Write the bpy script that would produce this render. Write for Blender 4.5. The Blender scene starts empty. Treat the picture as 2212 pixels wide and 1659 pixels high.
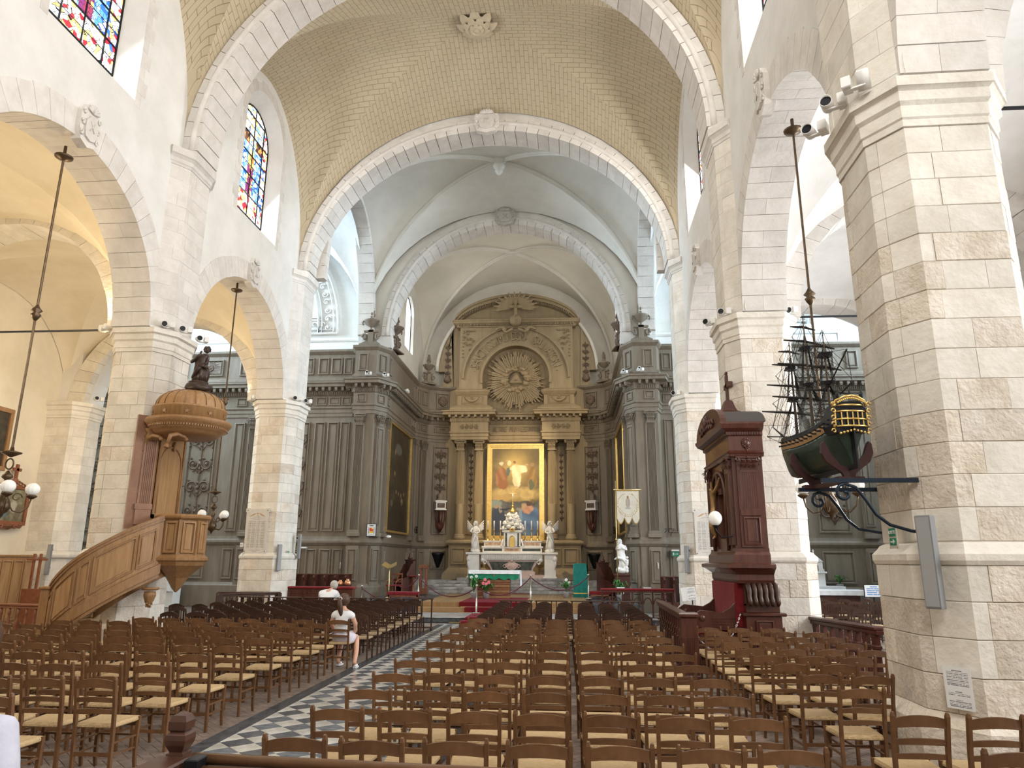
import bpy, bmesh, math, random
from math import sin, cos, pi, sqrt, radians, atan2, hypot
from mathutils import Vector, Matrix, Quaternion, noise
from mathutils.geometry import tessellate_polygon
S=bpy.context.scene; C=S.collection
random.seed(7)
# ------------------------------------------------------------------ camera
cam=bpy.data.cameras.new('camera'); co=bpy.data.objects.new('camera',cam); C.objects.link(co); S.camera=co
cam.sensor_width=36; cam.lens=1530/2212*36; cam.clip_start=.05; cam.clip_end=200
ya,pt,ro=radians(4.4),radians(13.95),radians(.35)
fw=Vector((-sin(ya)*cos(pt),cos(ya)*cos(pt),sin(pt))); r0=Vector((cos(ya),sin(ya),0)); u0=r0.cross(fw)
rr=cos(ro)*r0+sin(ro)*u0; uu=-sin(ro)*r0+cos(ro)*u0
m=Matrix((rr,uu,-fw)).transposed().to_4x4(); m.translation=Vector((2.7,0,2.0)); co.matrix_world=m
# ------------------------------------------------------------------ exposure, sky, lights
S.view_settings.view_transform='Standard'; S.view_settings.look='None'; S.view_settings.gamma=1
S.view_settings.use_curve_mapping=False; S.view_settings.exposure=0.22
wd=bpy.data.worlds.new('sky'); S.world=wd; wd.use_nodes=True
bg=wd.node_tree.nodes['Background']; bg.inputs[0].default_value=(.86,.93,1,1); bg.inputs[1].default_value=.3
def area(name,loc,to,w,h,power,col,spread=180):
    l=bpy.data.lights.new(name,'AREA'); l.shape='RECTANGLE'; l.size=w; l.size_y=h; l.energy=power; l.color=col; l.spread=radians(spread)
    o=bpy.data.objects.new(name,l); C.objects.link(o); o.location=loc
    o.rotation_euler=(Vector(to)-Vector(loc)).to_track_quat('-Z','Y').to_euler(); return o
def spot(name,loc,to,power,col,ang=60,size=.08,blend=.6):
    l=bpy.data.lights.new(name,'SPOT'); l.energy=power; l.color=col; l.spot_size=radians(ang); l.spot_blend=blend; l.shadow_soft_size=size
    o=bpy.data.objects.new(name,l); C.objects.link(o); o.location=loc
    o.rotation_euler=(Vector(to)-Vector(loc)).to_track_quat('-Z','Y').to_euler(); return o
def point(name,loc,power,col,size=.1):
    l=bpy.data.lights.new(name,'POINT'); l.energy=power; l.color=col; l.shadow_soft_size=size
    o=bpy.data.objects.new(name,l); C.objects.link(o); o.location=loc; return o
DAY=(1,.985,.955); COOL=(.62,.82,1); WARM=(1,.78,.47)
# daylight through the clerestory, aisle and transept windows (aisle and transept lamps stand before walls without openings)
for c_ in (4.175,11.825,19.475):
    area('daylight_south_clerestory',(6.7,c_,14.3),(-2,c_,9),1.9,3.4,360 if c_<12 else 460,DAY); area('daylight_north_clerestory',(-6.62,c_,14.3),(2,c_,10),1.9,3.4,110 if c_<12 else 240,(.9,.95,1))
    area('daylight_south_aisle',(14.1,c_,5.5),(6,c_,3.5),2.2,4.0,560 if c_<5 else 700,(.93,.96,1))
    area('daylight_north_aisle',(-14.1,c_,5.5),(-6,c_,3),2.2,4.0,60,(1,.95,.85))
for s_ in (-1,1):
    area('daylight_transept',(s_*21.3,27.1,15),(0,27.6,14.5),4,5,2300 if s_<0 else 2000,COOL,130)
    area('daylight_choir_window',(s_*5.35,35,13.9),(0,34,12),1.6,2.4,120,(1,.95,.85))
area('west_fill_lamp',(4.5,-3.3,11.5),(3,22,7),5,6,1300,(1,.98,.94))  # unseen lamp added off the axis to light the west faces of the piers
# warm spotlights of the sanctuary and aisles
for x_ in (-4.7,4.7): spot('choir_spot',(x_,31.0,9.95),(0,38.3,8.5),420,WARM,75)
spot('altar_spot',(-2.5,31.5,12.5),(.2,37.5,4),2300,WARM,38,.05); spot('altar_spot',(2.5,31.5,12.5),(-.2,37.8,6),1700,WARM,40,.05)
for y_ in (15.2,16.2,22.8): spot('aisle_spot',(-8.1,y_,7.45),(-9.2,y_+(-3 if y_!=16.2 else 3),11),160,WARM,140,.1)
point('aisle_lamp',(-11,12,6.5),260,WARM,.4); point('aisle_lamp',(-11,19.5,6.5),220,WARM,.4)

# ------------------------------------------------------------------ materials
MATS={}
def mat(name,c1,c2=None,sc=4,rough=.75,metal=0,bump=0,bsc=None,emit=0,var=0,st=(1,1,1),det=5,spec=.4,sheen=0,coat=0):
    if name in MATS: return MATS[name]
    m=bpy.data.materials.new(name); m.use_nodes=True; n=m.node_tree; N=n.nodes; L=n.links; b=N['Principled BSDF']
    b.inputs['Roughness'].default_value=rough; b.inputs['Metallic'].default_value=metal; b.inputs['Specular IOR Level'].default_value=spec
    b.inputs['Base Color'].default_value=(*c1,1); b.inputs['Coat Weight'].default_value=coat
    if sheen: b.inputs['Sheen Weight'].default_value=sheen
    tc=N.new('ShaderNodeTexCoord'); mp=N.new('ShaderNodeMapping'); mp.inputs['Scale'].default_value=st; L.new(tc.outputs['Object'],mp.inputs[0])
    out=None
    if c2:
        t=N.new('ShaderNodeTexNoise'); t.inputs['Scale'].default_value=sc; t.inputs['Detail'].default_value=det; t.inputs['Roughness'].default_value=.65
        L.new(mp.outputs[0],t.inputs['Vector'])
        r=N.new('ShaderNodeValToRGB'); r.color_ramp.elements[0].position=.36; r.color_ramp.elements[1].position=.64
        r.color_ramp.elements[0].color=(*c1,1); r.color_ramp.elements[1].color=(*c2,1); L.new(t.outputs[0],r.inputs[0]); out=r.outputs[0]
    if var:
        oi=N.new('ShaderNodeObjectInfo'); mr=N.new('ShaderNodeMapRange'); mr.inputs[3].default_value=1-var; mr.inputs[4].default_value=1+var
        L.new(oi.outputs['Random'],mr.inputs[0]); h=N.new('ShaderNodeHueSaturation'); L.new(mr.outputs[0],h.inputs['Value'])
        if out: L.new(out,h.inputs['Color'])
        else: h.inputs['Color'].default_value=(*c1,1)
        out=h.outputs[0]
    if out: L.new(out,b.inputs['Base Color'])
    if bump:
        t=N.new('ShaderNodeTexNoise'); t.inputs['Scale'].default_value=bsc or sc*4; t.inputs['Detail'].default_value=6; L.new(mp.outputs[0],t.inputs['Vector'])
        bp=N.new('ShaderNodeBump'); bp.inputs['Strength'].default_value=bump; bp.inputs['Distance'].default_value=.02
        L.new(t.outputs[0],bp.inputs['Height']); L.new(bp.outputs[0],b.inputs['Normal'])
    if emit:
        b.inputs['Emission Strength'].default_value=emit; b.inputs['Emission Color'].default_value=(*c1,1)
        if out: L.new(out,b.inputs['Emission Color'])
    MATS[name]=m; return m
def vmat(name,rough=.6,emit=0,spec=.3):
    m=bpy.data.materials.new(name); m.use_nodes=True; n=m.node_tree; b=n.nodes['Principled BSDF']; b.inputs['Roughness'].default_value=rough
    b.inputs['Specular IOR Level'].default_value=spec
    a=n.nodes.new('ShaderNodeVertexColor'); a.layer_name='Col'
    n.links.new(a.outputs[0],b.inputs['Base Color'])
    if emit: n.links.new(a.outputs[0],b.inputs['Emission Color']); b.inputs['Emission Strength'].default_value=emit
    return m
PLAST=mat('lime_plaster',(.71,.69,.65),(.79,.77,.735),1.1,.9,bump=.35,bsc=7)
PLASTLIT=mat('lamplit_lime_plaster',(.70,.62,.48),(.78,.70,.56),.9,.9,bump=.3,bsc=6)  # warm lamplight of the left aisle put into the plaster colour
MORT=mat('lime_mortar',(.64,.59,.52),(.73,.68,.61),3,.95)
STONE=mat('limestone',(.66,.61,.53),(.78,.735,.66),2.3,.9,bump=.6,bsc=13,var=.06)
ROUGH=mat('rough_limestone',(.60,.52,.42),(.76,.69,.60),3.5,.95,bump=1.0,bsc=22,var=.10)
PINK=mat('voussoir_limestone',(.64,.60,.55),(.74,.70,.655),2.4,.9,bump=.5,bsc=13,var=.06)
CREAM=mat('vault_plaster',(.70,.67,.60),(.78,.75,.68),.8,.9,bump=.25,bsc=5)
PANEL=mat('grey_beige_painted_wood',(.185,.148,.108),(.235,.192,.142),1.6,.55,st=(3,3,.5),bump=.05)
PANELD=mat('mauve_grey_carving',(.12,.080,.055),(.175,.122,.088),5,.55)
PANELLIT=mat('lamplit_painted_wood',(.265,.20,.115),(.325,.25,.15),1.6,.55,st=(3,3,.5),bump=.05)  # grey-beige paint with some of the apse's warm lamplight put into its colour
OAK=mat('oak',(.26,.135,.056),(.34,.19,.085),3,.42,st=(6,6,.8),bump=.05,bsc=20,var=.03)
OAKP=mat('oak_panel',(.30,.165,.07),(.41,.235,.105),2.2,.42,st=(7,7,.6),bump=.05,bsc=20,var=.03)
CHAIRW=mat('honey_beech',(.118,.054,.021),(.16,.075,.031),3,.42,st=(3,3,3),var=.16)
STRAW=mat('woven_straw',(.47,.315,.155),(.65,.47,.255),22,.8,bump=.6,bsc=60,st=(1,6,1),var=.08)
DARKW=mat('dark_walnut',(.040,.018,.011),(.065,.030,.018),3,.4,var=.12)
STRAWD=mat('aged_straw',(.34,.24,.14),(.44,.32,.19),18,.8,bump=.6,bsc=60,st=(1,6,1),var=.08)
MAHOG=mat('mahogany',(.062,.019,.012),(.10,.033,.021),2.5,.32,st=(4,4,.7),var=.03,coat=.15)
REDW=mat('red_brown_wood',(.20,.07,.032),(.27,.10,.05),3,.4,st=(3,3,3),coat=.2)
BRONZE=mat('aged_bronze',(.09,.06,.035),(.15,.10,.06),9,.4,.7)
BLACK=mat('black_metal',(.015,.015,.018),None,rough=.4,metal=.4)
BLUEI=mat('blue_black_iron',(.02,.032,.05),None,rough=.35,metal=.5)
GOLD=mat('gilding',(.72,.47,.13),(.84,.60,.22),8,.3,.75)
BRASS=mat('brass',(.62,.45,.18),(.75,.56,.26),8,.28,.85)
MARBLE=mat('white_marble',(.80,.78,.74),(.88,.86,.82),3,.35,bump=.05)
GREYM=mat('veined_grey_marble',(.20,.19,.18),(.50,.48,.45),2.4,.3,st=(1,3,1),var=.10)
TILEB=mat('dark_marble_tile',(.075,.09,.11),(.17,.19,.21),5,.22,var=.35,st=(1,3,1))
TILEW=mat('pale_marble_tile',(.40,.38,.34),(.58,.56,.51),3,.24,var=.14,st=(2,1,1))
BANDM=mat('black_marble_band',(.035,.042,.05),(.10,.11,.12),7,.25)
PAVER=mat('brown_clay_paver',(.17,.125,.10),(.25,.19,.155),6,.6,var=.25,bump=.2)
GROUT=mat('dark_grout',(.10,.085,.075),None,rough=.9)
REDC=mat('red_carpet',(.12,.003,.008),(.17,.006,.012),30,.95)
REDV=mat('red_velvet',(.15,.005,.008),(.22,.009,.013),8,.85,sheen=.08)
GLOBE=mat('opal_glass_globe',(.86,.85,.81),None,rough=.25,emit=.12)
WHITE=mat('white_enamel',(.78,.77,.74),None,rough=.4)
GREYP=mat('grey_loudspeaker_enamel',(.24,.245,.25),None,rough=.45)
GREEN=mat('green_cloth',(.012,.20,.10),(.02,.26,.14),5,.85)
TEAL=mat('teal_green_velvet',(.01,.16,.13),(.015,.21,.17),5,.85)
LINEN=mat('white_linen',(.80,.80,.80),(.86,.86,.86),9,.85)
PWOOD=mat('platform_planks',(.26,.15,.062),(.34,.205,.092),2,.4,st=(1,8,1),var=.1)
LEAF=mat('green_leaf',(.03,.12,.02),(.06,.2,.04),9,.5)
SKIN=mat('skin',(.62,.36,.25),None,rough=.55)
# ------------------------------------------------------------------ mesh builder
class MB:
    def __init__(s,T=None): s.v=[]; s.f=[]; s.T=T or Matrix()
    def add(s,vs,fs):
        k=len(s.v); T=s.T; s.v+= [T@Vector(p) for p in vs]; s.f+=[tuple(i+k for i in f) for f in fs]; return s
    def box(s,x0,x1,y0,y1,z0,z1,b=0):
        if b:
            vs=[];
            for (z,d) in ((z0,b),(z0+b,0),(z1-b,0),(z1,b)):
                vs+=[(x0+d,y0+d,z),(x1-d,y0+d,z),(x1-d,y1-d,z),(x0+d,y1-d,z)]
            fs=[(3,2,1,0),(12,13,14,15)]
            for k in range(3):
                for i in range(4): fs.append((4*k+i,4*k+(i+1)%4,4*k+4+(i+1)%4,4*k+4+i))
            return s.add(vs,fs)
        return s.add([(x0,y0,z0),(x1,y0,z0),(x1,y1,z0),(x0,y1,z0),(x0,y0,z1),(x1,y0,z1),(x1,y1,z1),(x0,y1,z1)],
            [(3,2,1,0),(4,5,6,7),(0,1,5,4),(1,2,6,5),(2,3,7,6),(3,0,4,7)])
    def beam(s,p,q,w,h,up=(0,0,1),w2=None,h2=None):
        p=Vector(p);q=Vector(q); d=(q-p).normalized(); up=Vector(up)
        if abs(d.dot(up))>.99: up=Vector((0,1,0))
        a=d.cross(up).normalized(); b=a.cross(d); w2=w2 or w; h2=h2 or h
        vs=[c+a*i*ww/2+b*j*hh/2 for c,ww,hh in ((p,w,h),(q,w2,h2)) for i,j in ((-1,-1),(1,-1),(1,1),(-1,1))]
        return s.add(vs,[(3,2,1,0),(4,5,6,7),(0,1,5,4),(1,2,6,5),(2,3,7,6),(3,0,4,7)])
    def tube(s,path,r,n=8,closed=False,flat=1):
        P=[Vector(p) for p in path]; m=len(P); rs=r if isinstance(r,(list,tuple)) else [r]*m
        vs=[];fs=[]; prev=None
        for i,p in enumerate(P):
            t=(P[(i+1)%m]-P[i-1]) if closed else (P[min(i+1,m-1)]-P[max(i-1,0)])
            if t.length<1e-9: t=Vector((0,0,1))
            t.normalize()
            if prev is None:
                a=t.orthogonal().normalized()
            else:
                a=prev-t*prev.dot(t)
                a=a.normalized() if a.length>1e-6 else t.orthogonal().normalized()
            prev=a; b=t.cross(a)
            for k in range(n):
                g=2*pi*k/n; vs.append(p+(a*cos(g)+b*sin(g)*flat)*rs[i])
        for i in range(m if closed else m-1):
            j=(i+1)%m
            for k in range(n): fs.append((i*n+k,i*n+(k+1)%n,j*n+(k+1)%n,j*n+k))
        if not closed: fs+= [tuple(range(n-1,-1,-1)),tuple((m-1)*n+k for k in range(n))]
        return s.add(vs,fs)
    def lathe(s,prof,n=16,loc=(0,0,0),a0=0,a1=2*pi,sx=1,sy=1):
        full=abs(a1-a0-2*pi)<1e-6; k=n if full else n+1; vs=[];fs=[]
        for (r,z) in prof:
            for i in range(k):
                g=a0+(a1-a0)*i/n; vs.append((loc[0]+r*cos(g)*sx,loc[1]+r*sin(g)*sy,loc[2]+z))
        for j in range(len(prof)-1):
            for i in range(n):
                i2=(i+1)%k; fs.append((j*k+i,j*k+i2,(j+1)*k+i2,(j+1)*k+i))
        if full and prof[0][0]>1e-4: fs.append(tuple(range(n-1,-1,-1)))
        if full and prof[-1][0]>1e-4: fs.append(tuple((len(prof)-1)*k+i for i in range(n)))
        return s.add(vs,fs)
    def sphere(s,c,r,n=10,m=7,sc=(1,1,1)):
        pr=[(max(1e-5,r*sin(pi*i/m)),-r*cos(pi*i/m)) for i in range(m+1)]
        vs=[];fs=[]
        for (a,z) in pr:
            for i in range(n): g=2*pi*i/n; vs.append((c[0]+a*cos(g)*sc[0],c[1]+a*sin(g)*sc[1],c[2]+z*sc[2]))
        for j in range(m):
            for i in range(n): fs.append((j*n+i,j*n+(i+1)%n,(j+1)*n+(i+1)%n,(j+1)*n+i))
        return s.add(vs,fs)
    def ext(s,poly,a0,a1,ax='y'):
        # poly of (p,q) extruded along axis: y -> (p,a,q); x -> (a,p,q); z -> (p,q,a)
        f={'y':lambda p,q,a:(p,a,q),'x':lambda p,q,a:(a,p,q),'z':lambda p,q,a:(p,q,a)}[ax]; n=len(poly)
        vs=[f(p,q,a0) for p,q in poly]+[f(p,q,a1) for p,q in poly]
        return s.add(vs,[tuple(range(n)),tuple(range(2*n-1,n-1,-1))]+[(i,(i+1)%n,n+(i+1)%n,n+i) for i in range(n)])
    def sweep(s,path,prof,closed=False):
        # horizontal moulding: path of (x,y), prof of (out,z); out to the right hand side of travel
        m=len(path); ms=[]
        for i in range(m):
            def nr(a,b):
                dx,dy=b[0]-a[0],b[1]-a[1]; l=hypot(dx,dy) or 1; return (dy/l,-dx/l)
            if closed or 0<i<m-1:
                n1=nr(path[i-1],path[i]); n2=nr(path[i],path[(i+1)%m]); d=1+n1[0]*n2[0]+n1[1]*n2[1]; d=max(d,.3); ms.append(((n1[0]+n2[0])/d,(n1[1]+n2[1])/d))
            elif i==0: ms.append(nr(path[0],path[1]))
            else: ms.append(nr(path[-2],path[-1]))
        k=len(prof); vs=[(path[i][0]+o*ms[i][0],path[i][1]+o*ms[i][1],z) for i in range(m) for (o,z) in prof]
        fs=[]
        for i in range(m if closed else m-1):
            j=(i+1)%m
            for q in range(k): fs.append((i*k+q,j*k+q,j*k+(q+1)%k,i*k+(q+1)%k))
        if not closed: fs+=[tuple(range(k)),tuple((m-1)*k+q for q in range(k-1,-1,-1))]
        return s.add(vs,fs)
    def mesh(s,name,mt,smooth=False):
        me=bpy.data.meshes.new(name); me.from_pydata([tuple(p) for p in s.v],[],s.f); me.validate()
        bm=bmesh.new(); bm.from_mesh(me); bmesh.ops.recalc_face_normals(bm,faces=bm.faces); bm.to_mesh(me); bm.free()
        if mt: me.materials.append(mt)
        if smooth: me.polygons.foreach_set('use_smooth',[True]*len(me.polygons)); 
        return me
    def build(s,name,mt,parent=None,smooth=False):
        return mobj(name,s.mesh(name,mt,smooth),parent)
def mobj(name,me,parent=None):
    o=bpy.data.objects.new(name,me); C.objects.link(o)
    if parent is not None: o.parent=parent
    return o
def tag(o,label=None,cat=None,group=None,kind=None):
    if label: o['label']=label
    if cat: o['category']=cat
    if group: o['group']=group
    if kind: o['kind']=kind
    return o
def thing(name,label,cat,loc=(0,0,0),rz=0,group=None):
    o=bpy.data.objects.new(name,None); C.objects.link(o); o.empty_display_size=.2; o.location=loc; o.rotation_euler=(0,0,rz); return tag(o,label,cat,group)
def struct(name,mb,mt,smooth=False): return tag(mb.build(name,mt,None,smooth),kind='structure')
def kids(o): return KID.get(o.name,[])
KID={}
def index_kids():
    KID.clear()
    for o in bpy.data.objects:
        if o.parent: KID.setdefault(o.parent.name,[]).append(o)
def dup(root,loc,rz,label=None,group=None,scale=None):
    r=root.copy(); C.objects.link(r); r.location=loc; r.rotation_euler=(0,0,rz)
    if scale: r.scale=scale
    if label: r['label']=label
    if group: r['group']=group
    for ch in kids(root):
        c=ch.copy(); C.objects.link(c); c.parent=r
        for g in kids(ch): d=g.copy(); C.objects.link(d); d.parent=c
    return r
def arc(cx,cz,rx,rz,a0,a1,n): return [(cx+rx*cos(a0+(a1-a0)*i/n),cz+rz*sin(a0+(a1-a0)*i/n)) for i in range(n+1)]
def text_mesh(txt,size,depth,mt):
    cu=bpy.data.curves.new('t','FONT'); cu.body=txt; cu.size=size; cu.extrude=depth; cu.align_x='CENTER'; cu.resolution_u=2
    o=bpy.data.objects.new('t',cu); C.objects.link(o); dg=bpy.context.evaluated_depsgraph_get(); dg.update()
    me=bpy.data.meshes.new_from_object(o.evaluated_get(dg)); bpy.data.objects.remove(o); bpy.data.curves.remove(cu); me.materials.clear(); me.materials.append(mt); return me
def text_on(name,txt,size,depth,mt,M,parent=None):
    o=mobj(name,text_mesh(txt,size,depth,mt),parent); o.matrix_local=M; return o
def picture(name,w,h,nx,ny,fn,mt,parent=None,M=None):
    # flat print: a grid in the local XZ plane (facing -Y), colours from fn(u,v), u,v in 0..1
    vs=[(w*(i/nx-.5),0,h*j/ny) for j in range(ny+1) for i in range(nx+1)]
    fs=[(j*(nx+1)+i,j*(nx+1)+i+1,(j+1)*(nx+1)+i+1,(j+1)*(nx+1)+i) for j in range(ny) for i in range(nx)]
    me=bpy.data.meshes.new(name); me.from_pydata(vs,[],fs); ca=me.color_attributes.new('Col','FLOAT_COLOR','POINT'); a=[]
    for j in range(ny+1):
        for i in range(nx+1): c=fn(i/nx,j/ny); a+= [max(0,c[0]),max(0,c[1]),max(0,c[2]),1]
    ca.data.foreach_set('color',a); me.materials.append(mt); o=mobj(name,me,parent)
    if M is not None: o.matrix_local=M
    return o
def fbm(x,y,z=0,o=4):
    v=0;a=.5
    for i in range(o): v+=a*noise.noise((x,y,z)); x*=2.1;y*=2.1; a*=.55
    return v
def mixc(a,b,t): t=max(0,min(1,t)); return tuple(a[i]*(1-t)+b[i]*t for i in range(3))
def R3(rx=0,ry=0,rz=0,loc=(0,0,0)):
    return Matrix.Translation(loc)@Matrix.Rotation(rz,4,'Z')@Matrix.Rotation(ry,4,'Y')@Matrix.Rotation(rx,4,'X')
# ------------------------------------------------------------------ floor
BAY=7.65; PC=[0.35,8.0,15.65,23.3]; WN=6.7; WA=7.6; AO=14.3
struct('floor',MB().box(-22,22,-4,41,-.3,-.012),mat('floor_bed',(.17,.135,.11),(.24,.19,.15),5,.6,bump=.15)); FLOOR=bpy.data.objects['floor']
def tilemesh(nm,s,t,m,rot=0):
    b=MB(Matrix.Rotation(rot,4,'Z')); b.box(-s/2,s/2,-s/2,s/2,-.012,t,.002); return b.mesh(nm,m)
ts=.283; tmB=tilemesh('tile_dark',ts-.006,0,TILEB,pi/4); tmW=tilemesh('tile_pale',ts-.006,0,TILEW,pi/4)
cnt=0; restB=MB(); restW=MB(); cells=[]
j=0; y=1.0
while y<23.6:
    for i in range(-3,4):
        x=i*.4+(.2 if j%2 else 0)
        if abs(x)<=1.21: cells.append((x,y,j%2))
    y+=.2; j+=1
vis=[c for c in cells if c[0]<.9 and c[1]>5.0][:297]; vs_=set(vis)
for (x,y,k) in vis:
    o=mobj('tile',tmB if k else tmW,FLOOR); o.location=(x,y,0)
for (x,y,k) in cells:
    if (x,y,k) in vs_: continue
    b=restB if k else restW; b.T=R3(0,0,pi/4,(x,y,0)); b.box(-ts/2+.003,ts/2-.003,-ts/2+.003,ts/2-.003,-.012,0)
tag(restB.build('dark_tiles',TILEB,FLOOR),kind='stuff'); tag(restW.build('pale_tiles',TILEW,FLOOR),kind='stuff')
MB().box(-1.42,-1.21,0,23.4,-.012,.001).build('border_band',BANDM,FLOOR); MB().box(1.21,1.42,0,23.4,-.012,.001).build('border_band',BANDM,FLOOR)
# herringbone clay pavers either side of the aisle
def herring(x0,x1,y0,y1,near,n):
    L,W=.22,.11; sl=[]
    me=MB().box(-L/2+.003,L/2-.003,-W/2+.003,W/2-.003,-.012,0,.0015).mesh('paver',PAVER)
    rest=MB(); c45=cos(pi/4)
    for a in range(-110,111):
        for b in range(-60,61):
            ox,oy=(a+2*b)*W,(-a+2*b)*W
            for (dx,dy,r) in ((W,W/2,0),(2.5*W,W,pi/2)):
                px,py=ox+dx,oy+dy; X=(px-py)*c45+(x0+x1)/2; Y=(px+py)*c45+(y0+y1)/2
                if x0<X<x1 and y0<Y<y1: sl.append((hypot(X-near[0],Y-near[1]),X,Y,r+pi/4))
    sl.sort()
    for (d,X,Y,r) in sl[:n]:
        o=mobj('paver',me,FLOOR); o.location=(X,Y,0); o.rotation_euler=(0,0,r)
    for (d,X,Y,r) in sl[n:]:
        rest.T=R3(0,0,r,(X,Y,0)); rest.box(-L/2+.003,L/2-.003,-W/2+.003,W/2-.003,-.012,0)
    tag(rest.build('clay_pavers',PAVER,FLOOR),kind='stuff')
herring(-6.2,-1.45,4.6,13.5,(-2.2,6.5),150); herring(1.45,6.2,4.2,12.0,(4.6,7.4),140)
# ------------------------------------------------------------------ piers
def outline(s,yc,o=0):
    # plan of a shaft (right hand side has s=1), grown by o
    P=[(6.62,-.75),(7.48,-.75),(7.76,-.42),(7.76,.42),(7.48,.75),(6.62,.75),(6.36,.38),(6.36,-.38)]
    c=(7.15,0); Q=[]
    n=len(P)
    for i in range(n):
        a,b,d=P[i-1],P[i],P[(i+1)%n]
        def nr(p,q):
            dx,dy=q[0]-p[0],q[1]-p[1]; l=hypot(dx,dy); return (dy/l,-dx/l)
        n1=nr(a,b); n2=nr(b,d); k=1+n1[0]*n2[0]+n1[1]*n2[1]; Q.append((b[0]+o*(n1[0]+n2[0])/k,b[1]+o*(n1[1]+n2[1])/k))
    Q=[(s*x,yc+y) for x,y in Q]
    return Q if s>0 else Q[::-1]
def stones(path,z0,z1,h,parent,seed,t=.009,wmin=.42,wmax=.72,m=STONE,gap=.005,skip=0,rough=None):
    # courses of ashlar laid along an open plan path (x,y); stones bend round its corners
    rnd=random.Random(seed); L=[0]
    for i in range(1,len(path)): L.append(L[-1]+hypot(path[i][0]-path[i-1][0],path[i][1]-path[i-1][1]))
    def at(s):
        for i in range(1,len(L)):
            if s<=L[i]+1e-9:
                f=(s-L[i-1])/(L[i]-L[i-1]); return (path[i-1][0]+(path[i][0]-path[i-1][0])*f,path[i-1][1]+(path[i][1]-path[i-1][1])*f)
        return path[-1]
    nc=max(1,round((z1-z0)/h)); hh=(z1-z0)/nc
    for c in range(nc):
        s=0.0; first=True; za=z0+c*hh+gap/2; zb=z0+(c+1)*hh-gap/2
        while s<L[-1]-.05:
            w=rnd.uniform(wmin,wmax)*(.6 if first and c%2 else 1); first=False; e=min(L[-1],s+w)
            if L[-1]-e<.22: e=L[-1]
            for q in L[1:-1]:                     # a joint never falls hard by a corner
                if abs(e-q)<.12: e=min(L[-1],q+.13)
            a,b=s+gap/2,e-gap/2
            pts=[at(a)]+[path[i] for i in range(1,len(L)-1) if a<L[i]<b]+[at(b)]
            d=t+rnd.uniform(-.004,.004); d0=.3*d; zc=[(-.03,za),(d0,za),(d,za+.006),(d,zb-.006),(d0,zb),(-.03,zb)]
            mm=m
            if rough and (rnd.random()<rough(za)): mm=ROUGH
            MB().sweep(pts,zc).build('stone',mm,parent); s=e
IMP=[(0,6.62),(.03,6.62),(.03,6.70),(.05,6.72),(.05,6.86),(.09,6.90),(.09,7.02),(.13,7.05),(.15,7.05),(.15,7.17),(-.05,7.2)]
def pier(s,yc,label,vis,seed,base=True,x0=0,name='stone_pier',rough=None):
    t=thing(name,label,'pillar',(s*7.15,yc,0)); inv=Matrix.Translation((-s*7.15,-yc,0))
    def pl(o): return [(x,y) for x,y in outline(s,yc,o)]
    def bd(nm,fn,m): b=MB(inv); fn(b); return b.build(nm,m,t)
    bd('shaft',lambda b:b.ext(pl(-.004),0,7.2,'z'),MORT)
    bd('impost',lambda b:b.sweep(pl(0),[(o*1.0,z) for o,z in IMP],True),STONE)
    bd('base_moulding',lambda b:b.sweep(pl(0),[(-.02,1.98),(.11,1.98),(.13,2.02),(.13,2.08),(.08,2.13),(.05,2.17),(-.02,2.2)],True),STONE)
    bd('plinth_core',lambda b:b.ext(pl(.075),0,1.99,'z'),MORT)
    bd('plinth',lambda b:b.sweep(pl(.0),[(0,0),(.20,0),(.20,.55),(.10,.66),(0,.66)],True),ROUGH)
    if vis:
        O=outline(s,yc,0); O2=outline(s,yc,.09)
        if s<0: seq=[2,3,4,5,6,7,0]   # will be re-ordered below
        # walk the plan counter clockwise so that 'out' is on the right hand side
        def walk(Q):
            # choose the run aisle chamfer -> west face -> nave chamfer -> nave face -> far chamfer
            K=sorted(range(8),key=lambda i:atan2(Q[i][1]-yc,(Q[i][0]-s*7.15)*s))
            P=[Q[i] for i in K]     # counter clockwise in mirrored space starting near angle -pi
            return P
        P=walk(O); P2=walk(O2)
        # mirrored-space indices: 0:(nave,-.38) 1:(6.62,-.75) 2:(7.55,-.75) 3:(7.95,-.42) 4:(7.95,.42) 5:(7.55,.75) 6:(6.62,.75) 7:(nave,.38)
        run=[6,7,0,1,2,3]
        p=[P[i] for i in run]; p2=[P2[i] for i in run]
        if s<0: p=p[::-1]; p2=p2[::-1]
        k=len(bpy.data.objects)
        stones([(x-s*7.15,y-yc) for x,y in p],2.2,6.62,.318,t,seed,rough=rough)
        stones([(x-s*7.15,y-yc) for x,y in p2],.66,1.98,.33,t,seed+1,rough=rough)
    return t
rgh=lambda z:.55 if z<1.9 else .22
pier(1,8.0,'massive near pier of pale limestone blocks carrying a grey loudspeaker and an exit sign',1,11,rough=lambda z:.9 if z<1.6 else .35)
pier(1,15.65,'limestone pier standing behind the carved dark wood stall with the crucifix',1,21,rough=rgh)
pier(1,23.3,'limestone pier with a memorial tablet, left of the carved dark wood stall',1,31,rough=rgh)
pier(-1,15.65,'limestone pier wrapped by the oak pulpit and its curving stair',1,41,rough=rgh)
pier(-1,23.3,'limestone pier with an engraved memorial tablet and a small exit sign, right of the pulpit',1,51,rough=rgh)
pier(-1,8.0,'limestone pier on the left, just out of view beside the front chairs',0,61)
pier(1,.35,'limestone pier on the right behind the viewpoint',0,71)
pier(-1,.35,'limestone pier on the left behind the viewpoint',0,81)
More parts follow.
